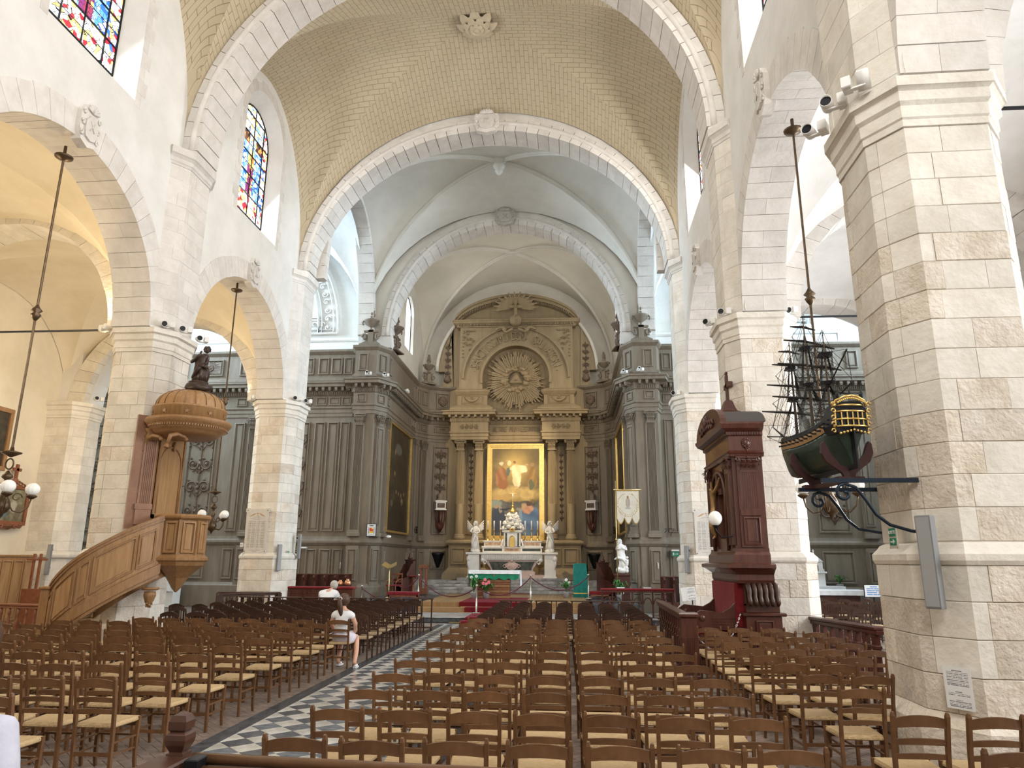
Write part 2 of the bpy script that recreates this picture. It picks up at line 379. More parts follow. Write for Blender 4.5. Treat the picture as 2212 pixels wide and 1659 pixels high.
# aisle side responds where the aisles open into the transepts
def respond(s,label,vis,seed):
    t=thing('stone_pier',label,'pillar',(s*14.4,23.0,0)); X=14.4; Y=23.0
    P=[(13.9+X-X,-.75),(14.6,-.75),(15.6,-.75),(15.6,.75),(14.3,.75),(13.55,.38),(13.55,-.38)]
    P=[(14.04,-.7),(15.6,-.7),(15.6,.75),(14.04,.75),(13.72,.36),(13.72,-.3)]
    Q=[(s*x-s*X,y) for x,y in P]; Q=Q if s>0 else Q[::-1]
    MB().ext(Q,0,7.2,'z').build('shaft',MORT,t)
    MB().sweep(Q,IMP,True).build('impost',STONE,t)
    MB().sweep(Q,[(-.02,1.98),(.11,1.98),(.13,2.02),(.13,2.08),(.08,2.13),(.05,2.17),(-.02,2.2)],True).build('base_moulding',STONE,t)
    MB().sweep(Q,[(0,0),(.16,0),(.16,.5),(.06,.56),(0,.56)],True).build('plinth',STONE,t)
    if vis:
        p=[(14.95,-.7),(14.04,-.7),(13.72,-.3),(13.72,.36)]; p=[(s*x-s*X,y) for x,y in p]; p=p if s<0 else p[::-1]
        stones(p,2.2,6.62,.318,t,seed); stones(p,.56,1.98,.33,t,seed+1)
respond(-1,'warm lit limestone pier at the far end of the left aisle',1,91)
respond(1,'limestone pier at the far end of the right aisle',1,95)
# ------------------------------------------------------------------ nave walls with arcade and clerestory
def archpts(c,z,r,n,rev=False,ry=None):
    P=[(c+r*cos(pi-pi*i/n),z+(ry or r)*sin(pi*i/n)) for i in range(n+1)]; return P[::-1] if rev else P
BC=[4.175,11.825,19.475]; RA=2.97; VZ=7.2
def winloop(c,hw,z0,z1,n=14): return [(c-hw,z0),(c+hw,z0)]+[(c+hw*cos(pi*i/n),z1+hw*1.02*sin(pi*i/n)) for i in range(n+1)][0:]
def wall(s,name):
    out=[(.35,VZ)]
    for c in BC: out+=archpts(c,VZ,RA,28)
    out+=[(24.02,VZ),(24.02,20),(.35,20)]
    holesA=[winloop(c,1.35,12.0,15.2) for c in BC]; holesB=[winloop(c,1.05,12.45,15.12) for c in BC]
    vs=[];fs=[]
    def face(x,loops,flip):
        k=len(vs); flat=[p for l in loops for p in l]; vs.extend([(s*x,p[0],p[1]) for p in flat])
        tri=tessellate_polygon([[Vector((p[0],p[1],0)) for p in l] for l in loops]); fs.extend([tuple(k+i for i in t) for t in tri])
        return k
    kA=face(WN,[out]+holesA,0); kB=face(WA,[out]+holesB,1); n=len(out)
    for i in range(n): fs.append((kA+i,kA+(i+1)%n,kB+(i+1)%n,kB+i))
    o=n
    # splayed reveals go in to the glass at 7.15, then straight out
    for h,g in zip(holesA,holesB):
        q=len(h); k=len(vs); vs.extend([(s*7.15,p[0],p[1]) for p in g])
        for i in range(q):
            fs.append((kA+o+i,kA+o+(i+1)%q,k+(i+1)%q,k+i)); fs.append((k+i,k+(i+1)%q,kB+o+(i+1)%q,kB+o+i))
        o+=q
    b=MB(); b.add(vs,fs); w=struct(name,b,PLAST)
    # voussoirs of the arcade arches
    for bi,c in enumerate(BC):
        if bi==0 and s<0: continue
        N=27; rnd=random.Random(bi*7+s)
        for i in range(N):
            a0=pi*i/N+.0016; a1=pi*(i+1)/N-.0016; ro=3.52+rnd.uniform(-.02,.02); ri=2.93+rnd.uniform(-.008,.008)
            P=[(c+r*cos(a),VZ+r*sin(a)) for r,a in ((ri,a0),(ri,(a0+a1)/2),(ri,a1),(ro,a1),(ro,a0))]
            xs=[WN-.014,WA+.02] if i%2 else [WN-.014,WN+.42,WN+.424,WA+.02]
            if len(xs)==2: MB().ext([(p,q) for p,q in P],s*xs[0],s*xs[1],'x').build('stone',PINK,w)
            else:
                MB().ext(P,s*xs[0],s*xs[1],'x').build('stone',PINK,w); MB().ext(P,s*xs[2],s*xs[3],'x').build('stone',PINK,w)
        # bare quoins round the window
        if not (bi==0):
            for sd in (-1,1):
                z=11.9; q=0
                while z<15.0:
                    hh=.36; ww=.34 if q%2 else .20; ya=c+sd*1.35; MB().box(min(s*(WN-.006),s*(WN+.05)),max(s*(WN-.006),s*(WN+.05)),min(ya,ya+sd*ww),max(ya,ya+sd*ww),z+.004,z+hh-.004).build('stone',PINK,w); z+=hh; q+=1
            for i in range(13):
                a0=pi*i/13+.006; a1=pi*(i+1)/13-.006
                P=[(c+r*cos(a),15.2+r*1.02*sin(a)) for r,a in ((1.36,a0),(1.36,a1),(1.62+.08*(i%2),a1),(1.62+.08*(i%2),a0))]
                MB().ext(P,s*(WN-.006),s*(WN+.05),'x').build('stone',PINK,w)
    # pilasters with chamfered corners above each pier
    for pc in PC[1:]:
        P=[(6.74,-.90),(6.74,.90),(6.42,.46),(6.42,-.46)]; P=[(s*x,pc+y) for x,y in P]; P=P if s>0 else P[::-1]
        P=P[::-1] if ((P[1][0]-P[0][0])*(P[2][1]-P[1][1])-(P[1][1]-P[0][1])*(P[2][0]-P[1][0]))<0 else P
        MB().ext(P,7.2,11.5,'z').build('pilaster',PLAST,w)
        run=[(6.74,.90),(6.42,.46),(6.42,-.46),(6.74,-.90)]; run=[(s*x,pc+y) for x,y in run]; run=run if s>0 else run[::-1]
        MB().sweep(run,[(-.3,11.42),(.02,11.42),(.03,11.48),(.05,11.5),(.05,11.6),(.10,11.66),(.13,11.68),(.13,11.86),(-.3,11.95)]).ext([(s*6.3,pc-.5),(s*7.0,pc-.9),(s*7.0,pc+.9),(s*6.3,pc+.5)],11.7,11.93,'z').build('impost',PINK,w)
        if pc!=PC[0]: stones(run,7.25,11.4,.36,w,int(pc*3+s),t=.006,m=PINK if s<0 else STONE)
    return w
WL=wall(-1,'wall_left'); WR=wall(1,'wall_right')
# ------------------------------------------------------------------ transverse arches (ellipse a x b about z 11.95)
def varch(name,label,yc,a,b,zc,dy,cx=0,front=.3,N=47,outer=(.42,.78),m=PINK,roll=.085,seed=0,axis='y',cat='arch'):
    t=thing(name,label,cat,(cx,yc,zc) if axis=='y' else (cx,yc,zc)); rnd=random.Random(seed+N)
    ax='y' if axis=='y' else 'x'
    for i in range(N):
        a0=pi*i/N+.0014; a1=pi*(i+1)/N-.0014; am=(a0+a1)/2; e=rnd.uniform(-.01,.01)
        P=[((a+o)*cos(q),(b+o2)*sin(q)) for o,o2,q in ((e,e,a0),(e,e,am),(e,e,a1),(outer[0],outer[1]*.55,a1),(outer[0],outer[1]*.55,am),(outer[0],outer[1]*.55,a0))]
        MB().ext(P,-dy,dy,ax).build('stone',m,t)
    # recessed outer ring and the roll along its near and far edges
    n=64; P=[((a+outer[0]*.4)*cos(pi*i/n),(b+outer[1]*.4)*sin(pi*i/n)) for i in range(n+1)]; Q=[((a+outer[0])*cos(pi*i/n),(b+outer[1])*sin(pi*i/n)) for i in range(n,-1,-1)]
    bb=MB()
    k=len(P)
    for y0,y1 in ((-dy+.12,dy-.12),):
        for i in range(k-1):
            A=[P[i],P[i+1],Q[k-2-i],Q[k-1-i]]; bb.ext(A,y0,y1,ax)
    bb.build('outer_ring',m,t)
    if roll:
        for sd in (-1,1):
            pts=[((a+.17)*cos(pi*i/n),(b+.30)*sin(pi*i/n)) for i in range(n+1)]
            pp=[(p,sd*(dy-.02),q) if ax=='y' else (sd*(dy-.02),p,q) for p,q in pts]
            MB().tube(pp,roll,8).build('roll_moulding',m,t,True)
    return t
varch('transverse_arch','nearest great round stone arch spanning the nave vault',15.65,6.28,5.95,11.95,.5,outer=(.44,.86))
varch('transverse_arch','second great round stone arch, before the crossing, with a carved keystone',23.3,6.28,5.30,11.95,.5,outer=(.44,.86))
varch('transverse_arch','third round stone arch, opening into the choir',30.95,5.25,5.40,11.95,.5,N=41)
# crossing side arches into the transepts
varch('transept_arch','tall stone arch opening into the left transept',27.1,3.15,5.2,11.95,.34,cx=-6.36,N=33,axis='x',roll=0,outer=(.35,.35))
varch('transept_arch','tall stone arch opening into the right transept',27.1,3.15,5.2,11.95,.34,cx=6.36,N=33,axis='x',roll=0,outer=(.35,.35))
# low aisle arches
for s,nm in ((-1,'left'),(1,'right')):
    for yc,wh in ((8.0,'nearest'),(15.65,'middle'),(23.1,'farthest')):
        if yc==8.0 and s<0: continue
        varch('aisle_arch','%s low round stone arch across the %s aisle'%(wh,nm),yc,2.95,2.95,7.2,.45,cx=s*10.98,N=25,outer=(.62,.62),roll=0,m=PINK if s>0 else STONE)
# ------------------------------------------------------------------ vaults
VY=[]
def vault(name,cx,cy,W,b,zs,hA,hG,hw,mt,uvs=True,n=18,mm=10,extra=0,parent=None):
    vs=[];fs=[];uv=[]
    def G(s): return hG*sqrt(max(0,1-s*s))
    ts=[pi/2*(1-i/n)*0+ (-pi/2+pi*i/n) for i in range(n+1)]
    for sy in (-1,1):                       # cells that meet the transverse arches
        k=len(vs)
        for i in range(n+1):
            s=sin(ts[i])
            for j in range(mm+1):
                f=j/mm; y=sy*(abs(s)*b+(b-abs(s)*b)*f); z=G(s)+(hA*sqrt(max(0,1-s*s))-G(s))*f
                z+=extra*sin(pi*f)*(1-abs(s))*.0
                vs.append((cx+W*s,cy+y,zs+z)); uv.append((y,ts[i]*W*1.0))
        for i in range(n):
            for j in range(mm): a=k+i*(mm+1)+j; fs.append((a,a+1,a+mm+2,a+mm+1))
    for sx in (-1,1):                       # cells over the side walls
        k=len(vs)
        for i in range(n+1):
            s=sin(ts[i])
            for j in range(mm+1):
                f=j/mm; x=sx*(abs(s)*W+(W-abs(s)*W)*f); g=G(s); e=hw*sqrt(max(0,1-s*s)); z=g+(e-g)*f
                z+= (g-e)*.28*sin(pi*f)
                vs.append((cx+x,cy+b*s,zs+z)); uv.append((x,ts[i]*b*1.15))
        for i in range(n):
            for j in range(mm): a=k+i*(mm+1)+j; fs.append((a,a+1,a+mm+2,a+mm+1))
    me=bpy.data.meshes.new(name); me.from_pydata(vs,[],fs)
    ul=me.uv_layers.new(name='UVMap')
    for l in me.loops: ul.data[l.index].uv=uv[l.vertex_index]
    me.materials.append(mt); me.polygons.foreach_set('use_smooth',[True]*len(me.polygons)); o=mobj(name,me,parent)
    if parent is None: tag(o,kind='structure')
    VY.append((o,cy)); return o
# painted masonry joints of the nave vault
vm=mat('nave_vault_masonry',(.55,.46,.32),(.60,.51,.36),.7,.9); nt=vm.node_tree; N_=nt.nodes; L_=nt.links
uvn=N_.new('ShaderNodeUVMap'); br=N_.new('ShaderNodeTexBrick'); L_.new(uvn.outputs[0],br.inputs['Vector'])
br.inputs['Scale'].default_value=1; br.inputs['Brick Width'].default_value=.40; br.inputs['Row Height'].default_value=.155; br.inputs['Mortar Size'].default_value=.009; br.inputs['Mortar Smooth'].default_value=.3
br.inputs['Color1'].default_value=(1,1,1,1); br.inputs['Color2'].default_value=(.94,.94,.93,1); br.inputs['Mortar'].default_value=(.52,.48,.42,1)
big=N_.new('ShaderNodeTexBrick'); L_.new(uvn.outputs[0],big.inputs['Vector']); big.inputs['Scale'].default_value=1; big.inputs['Brick Width'].default_value=1.3; big.inputs['Row Height'].default_value=.5; big.inputs['Mortar Size'].default_value=.009
big.inputs['Color1'].default_value=(1,1,1,1); big.inputs['Color2'].default_value=(.95,.95,.95,1); big.inputs['Mortar'].default_value=(.52,.48,.42,1)
geo=N_.new('ShaderNodeNewGeometry'); sx_=N_.new('ShaderNodeSeparateXYZ'); L_.new(geo.outputs['Position'],sx_.inputs[0]); lt=N_.new('ShaderNodeMath'); lt.operation='LESS_THAN'; lt.inputs[1].default_value=14.2; L_.new(sx_.outputs['Z'],lt.inputs[0])
mx=N_.new('ShaderNodeMix'); mx.data_type='RGBA'; L_.new(lt.outputs[0],mx.inputs['Factor']); L_.new(br.outputs[0],mx.inputs['A']); L_.new(big.outputs[0],mx.inputs['B'])
ml=N_.new('ShaderNodeMix'); ml.data_type='RGBA'; ml.blend_type='MULTIPLY'; ml.inputs['Factor'].default_value=1
rmp=[n for n in N_ if n.type=='VALTORGB'][0]; L_.new(rmp.outputs[0],ml.inputs['A']); L_.new(mx.outputs['Result'],ml.inputs['B']); L_.new(ml.outputs['Result'],N_['Principled BSDF'].inputs['Base Color'])
for c in BC: vault('ceiling',0,c,6.72,3.40,11.9,6.15 if c>15 else 6.6,7.05 if c>15 else 7.3,5.25,vm,n=28,mm=14)
vault('ceiling',0,27.1,6.5,3.4,11.9,6.15,6.8,5.6,CREAM,n=24)
vault('ceiling',0,34.9,5.42,3.9,12.3,5.55,5.7,4.2,mat('choir_vault_plaster',(.70,.66,.56),(.76,.72,.62),.8,.9),n=20)
for s in (-1,1):
    for c in BC: vault('ceiling',s*11.22,c,3.68,3.44,7.15,3.16,3.8,3.25,PLASTLIT if s<0 else PLAST,n=16)
    vault('ceiling',s*10.95,27.1,4.4,3.4,11.9,5.2,5.6,5.0,PLAST,n=16)
    vault('ceiling',s*18.5,27.1,3.3,3.4,11.9,5.0,5.2,5.0,PLAST,n=12)
# ribs of the crossing and choir vaults
def ribs(name,label,cx,cy,W,b,zs,hG,pend,r=.11,mt=CREAM):
    t=thing(name,label,'vault ribs',(cx,cy,zs))
    for sx in (-1,1):
        for sy in (-1,1):
            P=[(sx*W*sin(q),sy*b*sin(q),hG*cos(q)-.04) for q in [pi/2*i/22 for i in range(23)]]
            MB().tube(P,r,8,flat=1).build('rib',mt,t,True)
            MB().tube([(x,y,z-.10) for x,y,z in P],r*.5,6).build('rib',mt,t,True)
    if pend: MB().lathe([(.0,-.75),(.09,-.70),(.17,-.55),(.14,-.45),(.24,-.38),(.27,-.3),(.20,-.22),(.30,-.12),(.34,0),(.3,.1)],12,(0,0,hG)).build('pendant_boss',CREAM,t,True)
    else: MB().box(-.22,.22,-.22,.22,hG-.16,hG+.05,.03).build('boss',CREAM,t)
    return t
ribs('vault_ribs','pale moulded ribs of the crossing vault meeting at a hanging boss',0,27.1,6.5,3.4,11.9,6.8,1)
ribs('vault_ribs','pale moulded ribs of the choir vault above the altarpiece',0,34.9,5.42,3.9,12.3,5.7,0,.10)
# ------------------------------------------------------------------ outer shell
b=MB()
for s,nm in ((-1,'wall_left_aisle'),(1,'wall_right_aisle')):
    P=[(-4,0),(23.1,0),(23.1,12),(-4,12)]
    b=MB(); b.ext([(y,z) for y,z in P],s*14.92,s*15.3,'x'); struct(nm,b,PLASTLIT if s<0 else PLAST)
# wall over the aisle arches, facing west and the transept
def spandrel(name,cx,w,yc,z1,dy,R=2.97,mt=PLAST):
    P=archpts(cx,7.2,R,24)+[(cx+w,7.2),(cx+w,z1),(cx-w,z1),(cx-w,7.2)]
    return struct(name,MB().ext(P,yc-dy,yc+dy,'y'),mt)
spandrel('wall_left_aisle_end',-10.95,3.4,23.3,20,.36); spandrel('wall_right_aisle_end',10.95,3.4,23.3,20,.36)
for s,n in ((-1,'left'),(1,'right')):
    MB().box(min(s*14.0,s*15),max(s*14.0,s*15),15.2,16.1,0,7.2,.03).build('respond',STONE,bpy.data.objects['wall_%s_aisle'%n])
for s in (-1,1):
    n='left' if s<0 else 'right'
    struct('wall_%s_chapel_west'%n,MB().box(min(s*14.3,s*22),max(s*14.3,s*22),22.9,23.6,0,20),PLAST)
    struct('wall_%s_transept_end'%n,MB().box(min(s*21.6,s*22),max(s*21.6,s*22),23,31.5,0,20),PLAST)
    struct('wall_%s_transept_east'%n,MB().box(min(s*6.15,s*22),max(s*6.15,s*22),31.35,31.9,0,20),PLAST)
    # crossing pier above the cornice, and choir side wall
    b=MB(); P=[(5.2,30.56),(5.2,31.5),(6.75,31.5),(6.75,30.5),(6.3,30.5)]
    b.ext([(s*x,y) for x,y in P],11.4,11.95,'z'); struct('trim_%d'%(1 if s<0 else 2),b,PLAST)
    hole=winloop(35.0,.95,12.6,14.6,10)
    out=[(31.3,9.0),(39.3,9.0),(39.3,19),(31.3,19)]; vs=[];fs=[]
    for x in (5.42,6.0):
        k=len(vs); loops=[out,hole]; flat=[p for l in loops for p in l]; vs+=[(s*x,p[0],p[1]) for p in flat]
        fs+=[tuple(k+i for i in t_) for t_ in tessellate_polygon([[Vector((p[0],p[1],0)) for p in l] for l in loops])]
    q=len(hole); kk=len(out)+q
    for i in range(q): fs.append((4+i,4+(i+1)%q,kk+4+(i+1)%q,kk+4+i))
    struct('wall_%s_choir'%n,MB().add(vs,fs),CREAM)
struct('wall_east',MB().box(-6.5,6.5,38.82,39.6,0,20),CREAM)
struct('wall_west',MB().box(-15,15,-4,-3.7,0,20),PLAST)
# unseen slabs added over the vaults so that no light leaks
struct('trim_3',MB().box(-22,22,23.2,31.5,19.6,19.9),PLAST); struct('trim_4',MB().box(-8,8,-4,23.3,19.8,20.1),PLAST); struct('trim_5',MB().box(-7,7,31.5,39.6,19.0,19.3),PLAST)
for s in (-1,1): struct('trim_%d'%(6 if s<0 else 7),MB().box(min(s*7.6,s*14.8),max(s*7.6,s*14.8),-4,23.2,11.5,11.7),PLAST)  # unseen slabs added over the aisles to keep light out
# upper wall over the transept openings (side walls of the crossing)
for s in (-1,1):
    P=[(27.1+3.2*cos(pi-pi*i/24),11.95+5.25*sin(pi*i/24)) for i in range(25)]+[(31.4,11.95),(31.4,20),(23.2,20),(23.2,11.95)]
    struct('wall_%s_crossing'%('left' if s<0 else 'right'),MB().ext(P,s*6.40,s*6.75,'x'),CREAM)
    P=[(s*(6.4),11.9),(s*6.4,20),(s*9,20)]
# choir arch spandrels
P=[(5.3*cos(pi-pi*i/32),11.95+5.42*sin(pi*i/32)) for i in range(33)]+[(6.6,11.95),(6.6,20),(-6.6,20),(-6.6,11.95)]
struct('wall_choir_arch',MB().ext(P,30.7,31.3,'y'),CREAM)
# ------------------------------------------------------------------ windows with stained glass
GLS={}
def glass(nm,c,e=1.1):
    if nm in GLS: return GLS[nm]
    m=bpy.data.materials.new('stained_glass_'+nm); m.use_nodes=True; n=m.node_tree; N=n.nodes; L=n.links; b=N['Principled BSDF']
    tc=N.new('ShaderNodeTexCoord'); v=N.new('ShaderNodeTexVoronoi'); v.inputs['Scale'].default_value=9; L.new(tc.outputs['Object'],v.inputs['Vector'])
    r=N.new('ShaderNodeValToRGB'); r.color_ramp.interpolation='CONSTANT'; r.color_ramp.elements[0].position=0; r.color_ramp.elements[0].color=(*c[0],1); r.color_ramp.elements[1].position=1/len(c); r.color_ramp.elements[1].color=(*c[1%len(c)],1)
    for i in range(2,len(c)): e_=r.color_ramp.elements.new(i/len(c)); e_.color=(*c[i],1)
    sp=N.new('ShaderNodeSeparateColor'); L.new(v.outputs['Color'],sp.inputs[0]); L.new(sp.outputs[0],r.inputs[0])
    v2=N.new('ShaderNodeTexVoronoi'); v2.feature='DISTANCE_TO_EDGE'; v2.inputs['Scale'].default_value=9; L.new(tc.outputs['Object'],v2.inputs['Vector'])
    g=N.new('ShaderNodeMath'); g.operation='GREATER_THAN'; g.inputs[1].default_value=.035; L.new(v2.outputs['Distance'],g.inputs[0])
    mx=N.new('ShaderNodeMix'); mx.data_type='RGBA'; mx.inputs['A'].default_value=(.01,.01,.015,1); L.new(g.outputs[0],mx.inputs['Factor']); L.new(r.outputs[0],mx.inputs['B'])
    L.new(mx.outputs['Result'],b.inputs['Base Color']); L.new(mx.outputs['Result'],b.inputs['Emission Color']); b.inputs['Emission Strength'].default_value=e; b.inputs['Roughness'].default_value=.3
    GLS[nm]=m; return m
W3=(.95,.97,1); BL=(.03,.16,.75); LB=(.25,.5,.95); YE=(.95,.72,.2); RD=(.5,.02,.04); PU=(.25,.04,.2); GR=(.5,.55,.6); OR=(.95,.35,.08)
def clipwin(c,hw,z0,z1,ya,yb,za,zb):
    # cell of the window grid clipped to the round head (polygon in y,z)
    P=[]; n=6
    def top(y): d=(y-c)/hw; return z1+hw*1.02*sqrt(max(0,1-d*d))
    if za>=max(top(ya),top(yb),top((ya+yb)/2)): return None
    P=[(ya,min(za,top(ya))),(yb,min(za,top(yb)))]
    for i in range(n,-1,-1):
        y=ya+(yb-ya)*i/n; P.append((y,max(min(za,top(y)),min(zb,top(y)))))
    return P
def stained(idx,s,x,c,hw,z0,z1,seed,sc='figure'):
    b=MB()
    pts=[(s*x,c-hw,z0),(s*x,c+hw,z0)]+[(s*x,c+hw*cos(pi*i/14),z1+hw*1.02*sin(pi*i/14)) for i in range(15)]
    b.tube(pts,.035,6,closed=True); w=struct('window_%d'%idx,b,BLACK)
    rnd=random.Random(seed); cols=3; rows=8; H=z1+hw-z0
    ys=[c-hw,c-hw*.62,c-hw*.2,c+hw*.2,c+hw*.62,c+hw]; zs=[z0+H*i/11 for i in range(12)]
    for i in range(5):
        for j in range(11):
            P=clipwin(c,hw,z0,z1,ys[i]+.008,ys[i+1]-.008,zs[j]+.008,zs[j+1]-.008)
            if not P: continue
            if i in (0,4): g=glass('border',[W3,W3,YE,W3,W3,W3,RD,BL]) if (j+i)%4 else glass('border_red',[W3,RD,W3,YE,W3,W3])
            elif j in (0,1): g=glass('predella',[W3,YE,(.9,.9,.8),W3,RD])
            elif i==2: g=glass('robe',[PU,(.35,.05,.12),PU,YE]) if j in (2,3,4) else glass('mantle',[YE,OR,YE,(.6,.45,.1)]) if j in (5,) else glass('face',[(.8,.7,.55),YE,LB]) if j==6 else glass('canopy',[W3,W3,YE,LB,W3,W3])
            elif j in (8,9,10): g=glass('canopy',[W3,W3,YE,LB,W3,W3])
            elif j==7: g=glass('arch',[(.05,.03,.02),OR,(.1,.05,.05)])
            else: g=glass('sky',[LB,LB,BL,W3,W3,(.1,.35,.9)])
            MB().ext(P,s*(x-.004),s*(x+.012),'x').build('pane',g,w)
    for i in (1,4): MB().beam((s*(x-.02),ys[i],z0),(s*(x-.02),ys[i],z1+hw*.78),.025,.03).build('bar',BLACK,w)
    MB().beam((s*(x-.02),c,z0),(s*(x-.02),c,z1+hw),.02,.03).build('bar',BLACK,w)
    for j in range(1,11,1 ):
        z=zs[j]; d=1 if z<z1 else sqrt(max(0,1-((z-z1)/(hw*1.02))**2)); MB().beam((s*(x-.02),c-hw*d,z),(s*(x-.02),c+hw*d,z),.03 if j%2==0 else .012,.03 if j%2==0 else .012).build('bar',BLACK,w)
k=1
for s in (-1,1):
    for c in BC[1:]:
        stained(k,s,7.12,c,1.05,12.45,15.12,k); k+=1
# plain leaded choir windows, bright with daylight
CG=mat('pale_leaded_glass',(.95,.97,1),(.75,.86,.95),6,.3,emit=1.3)
for s in (-1,1):
    w=struct('window_%d'%k,MB().tube([(s*5.6,p[0],p[1]) for p in winloop(35.0,.95,12.6,14.6,10)],.04,6,closed=True),BLACK); k+=1
    for j in range(6):
        for i in range(3):
            P=clipwin(35.0,.95,12.6,14.6,34.05+i*.633+.01,34.05+(i+1)*.633-.01,12.6+j*.5+.01,13.1+j*.5-.01)
            if P: MB().ext(P,s*5.6,s*5.62,'x').build('pane',CG,w)

# the nave runs a hair off the choir's axis
NT=Matrix.Translation((-.38,0,0))@Matrix.Rotation(-.0145,4,'Z')
def nave_shift():
    for o in list(bpy.data.objects):
        if o.parent or o.type in ('CAMERA','LIGHT') or o.name in ('floor',): continue
        nm=o.name.split('.')[0]
        if nm in ('wall_left','wall_right','window_1','window_2','window_3','window_4','aisle_arch','wall_left_aisle','wall_right_aisle','wall_left_aisle_end','wall_right_aisle_end') or (nm in ('stone_pier','transverse_arch') and o.location.y<24) or any(o is v and y<24 for v,y in VY):
            o.matrix_world=NT@(Matrix.Translation(o.location)@o.rotation_euler.to_matrix().to_4x4())
nave_shift()
for o in bpy.data.objects:
    if o.name.startswith('stone_pier') and abs(o.location.y-8)<.3 and o.location.x>0 and not o.parent: o.location.x+=.09
# ------------------------------------------------------------------ carved and panelled joinery helpers
def segT(P,Q): return Matrix.Translation((P[0],P[1],0))@Matrix.Rotation(atan2(Q[1]-P[1],Q[0]-P[0]),4,'Z')
def slen(P,Q): return hypot(Q[0]-P[0],Q[1]-P[1])
def ringpanel(b,x0,x1,z0,z1,loops=((0,0),(.006,.075),(.05,.085),(.075,.035),(.08,.002),(.125,.002),(.13,.03),(.165,.036)),sc=1):
    vs=[];fs=[]
    for (i,d) in loops:
        i*=sc; d*=sc; vs+=[(x0+i,-d,z0+i),(x1-i,-d,z0+i),(x1-i,-d,z1-i),(x0+i,-d,z1-i)]
    for k in range(len(loops)-1):
        for q in range(4): fs.append((4*k+q,4*k+(q+1)%4,4*k+4+(q+1)%4,4*k+4+q))
    k=4*(len(loops)-1); fs.append((k,k+1,k+2,k+3)); return b.add(vs,fs)
def panel(T,x0,x1,z0,z1,par,m=None,sc=None,name='panel'):
    sc=sc or min(1,(x1-x0)/.5,(z1-z0)/.5); return ringpanel(MB(T),x0,x1,z0,z1,sc=sc).build(name,m or PANEL,par)
def flute_poly(x0,x1,d,n):
    w=(x1-x0); P=[(x0,0.02),(x0,-d)]; e=w*.10; fw_=(w-2*e)/n
    for i in range(n):
        a=x0+e+i*fw_; P+=[(a+fw_*.14,-d),(a+fw_*.22,-d+.4*min(d,.1)),(a+fw_*.78,-d+.4*min(d,.1)),(a+fw_*.86,-d)]
    return P+[(x1,-d),(x1,0.02)]
def capital(b,cx,cy,z0,w,h,d):
    # corinthian capital: bell, two tiers of curled leaves, corner volutes, abacus
    b.box(cx-w*.40,cx+w*.40,cy-d*.40,cy+d*.40,z0,z0+h*.86)
    b.box(cx-w*.46,cx+w*.46,cy-d*.46,cy+d*.46,z0-.03,z0+.02)
    b.box(cx-w*.62,cx+w*.62,cy-d*.62,cy+d*.62,z0+h*.88,z0+h)
    for t,(zz,hh,n,o) in enumerate(((z0,h*.45,4,0),(z0+h*.3,h*.45,3,.06))):
        for (ux,uy,ww,dd) in ((0,-1,w,d),(1,0,d,w),(-1,0,d,w)):
            for i in range(n):
                p=(i+.5)/n-.5; lw=ww*.8/n*.42
                px=cx+(p*ww*.84 if uy else ux*w*.40); py=cy+(uy*d*.40 if uy else p*dd*.84)
                a=(lw,0) if uy else (0,lw); ox,oy=ux,uy
                pr=[(0.0,0),(.015,hh*.5),(.05,hh*.85),(.10,hh),(.115,hh*.86),(.085,hh*.78),(.05,hh*.45)]
                k=w/.5
                vs=[(px+a[0]*sg*(1-.5*(q/6)**2)+ox*(o*k+u*k),py+a[1]*sg*(1-.5*(q/6)**2)+oy*(o*k+u*k),zz+v) for q,(u,v) in enumerate(pr) for sg in (-1,1)]
                b.add(vs,[(2*q,2*q+1,2*q+3,2*q+2) for q in range(len(pr)-1)])
    for sx in (-1,1):
        sp=[(cx+sx*(w*.52)+.05*w*2*cos(a)*(1-a/9)*sx,cy-d*.52,z0+h*.76+.07*w*2*sin(a)*(1-a/9)) for a in [j*.8 for j in range(10)]]
        b.tube(sp,.028*w*2,5)
    b.sphere((cx,cy-d*.6,z0+h*.93),.05*w*2,6,5)
    return b
def column(par,x,y,z0,z1,r,m):
    c=MB(); c.lathe([(r*1.35,z0),(r*1.35,z0+.08),(r*1.42,z0+.12),(r*1.25,z0+.17),(r*1.15,z0+.2),(r*1.22,z0+.25),(r*1.02,z0+.30)],20,(x,y,0)).build('column_base',m,par,True)
    zs=[z0+.28,z0+.28+(z1-z0)*.30,z0+.30+(z1-z0)*.30,z1-.55]; n=24; vs=[];fs=[]
    for j,z in enumerate(zs):
        rr_=r*(1 if j<2 else (1 if j==2 else .86))
        for i in range(n*3):
            g=2*pi*i/(n*3); q=rr_*(.86 if (j>=2 and i%3==1) else 1); vs.append((x+q*cos(g),y+q*sin(g),z))
    k=n*3
    for j in range(3):
        for i in range(k): fs.append((j*k+i,j*k+(i+1)%k,(j+1)*k+(i+1)%k,(j+1)*k+i))
    cs=MB().add(vs,fs).build('column_shaft',m,par)
    b=MB(); capital(b,x,y,z1-.52,r*2.15,.52,r*2.15); b.build('capital',m,cs)
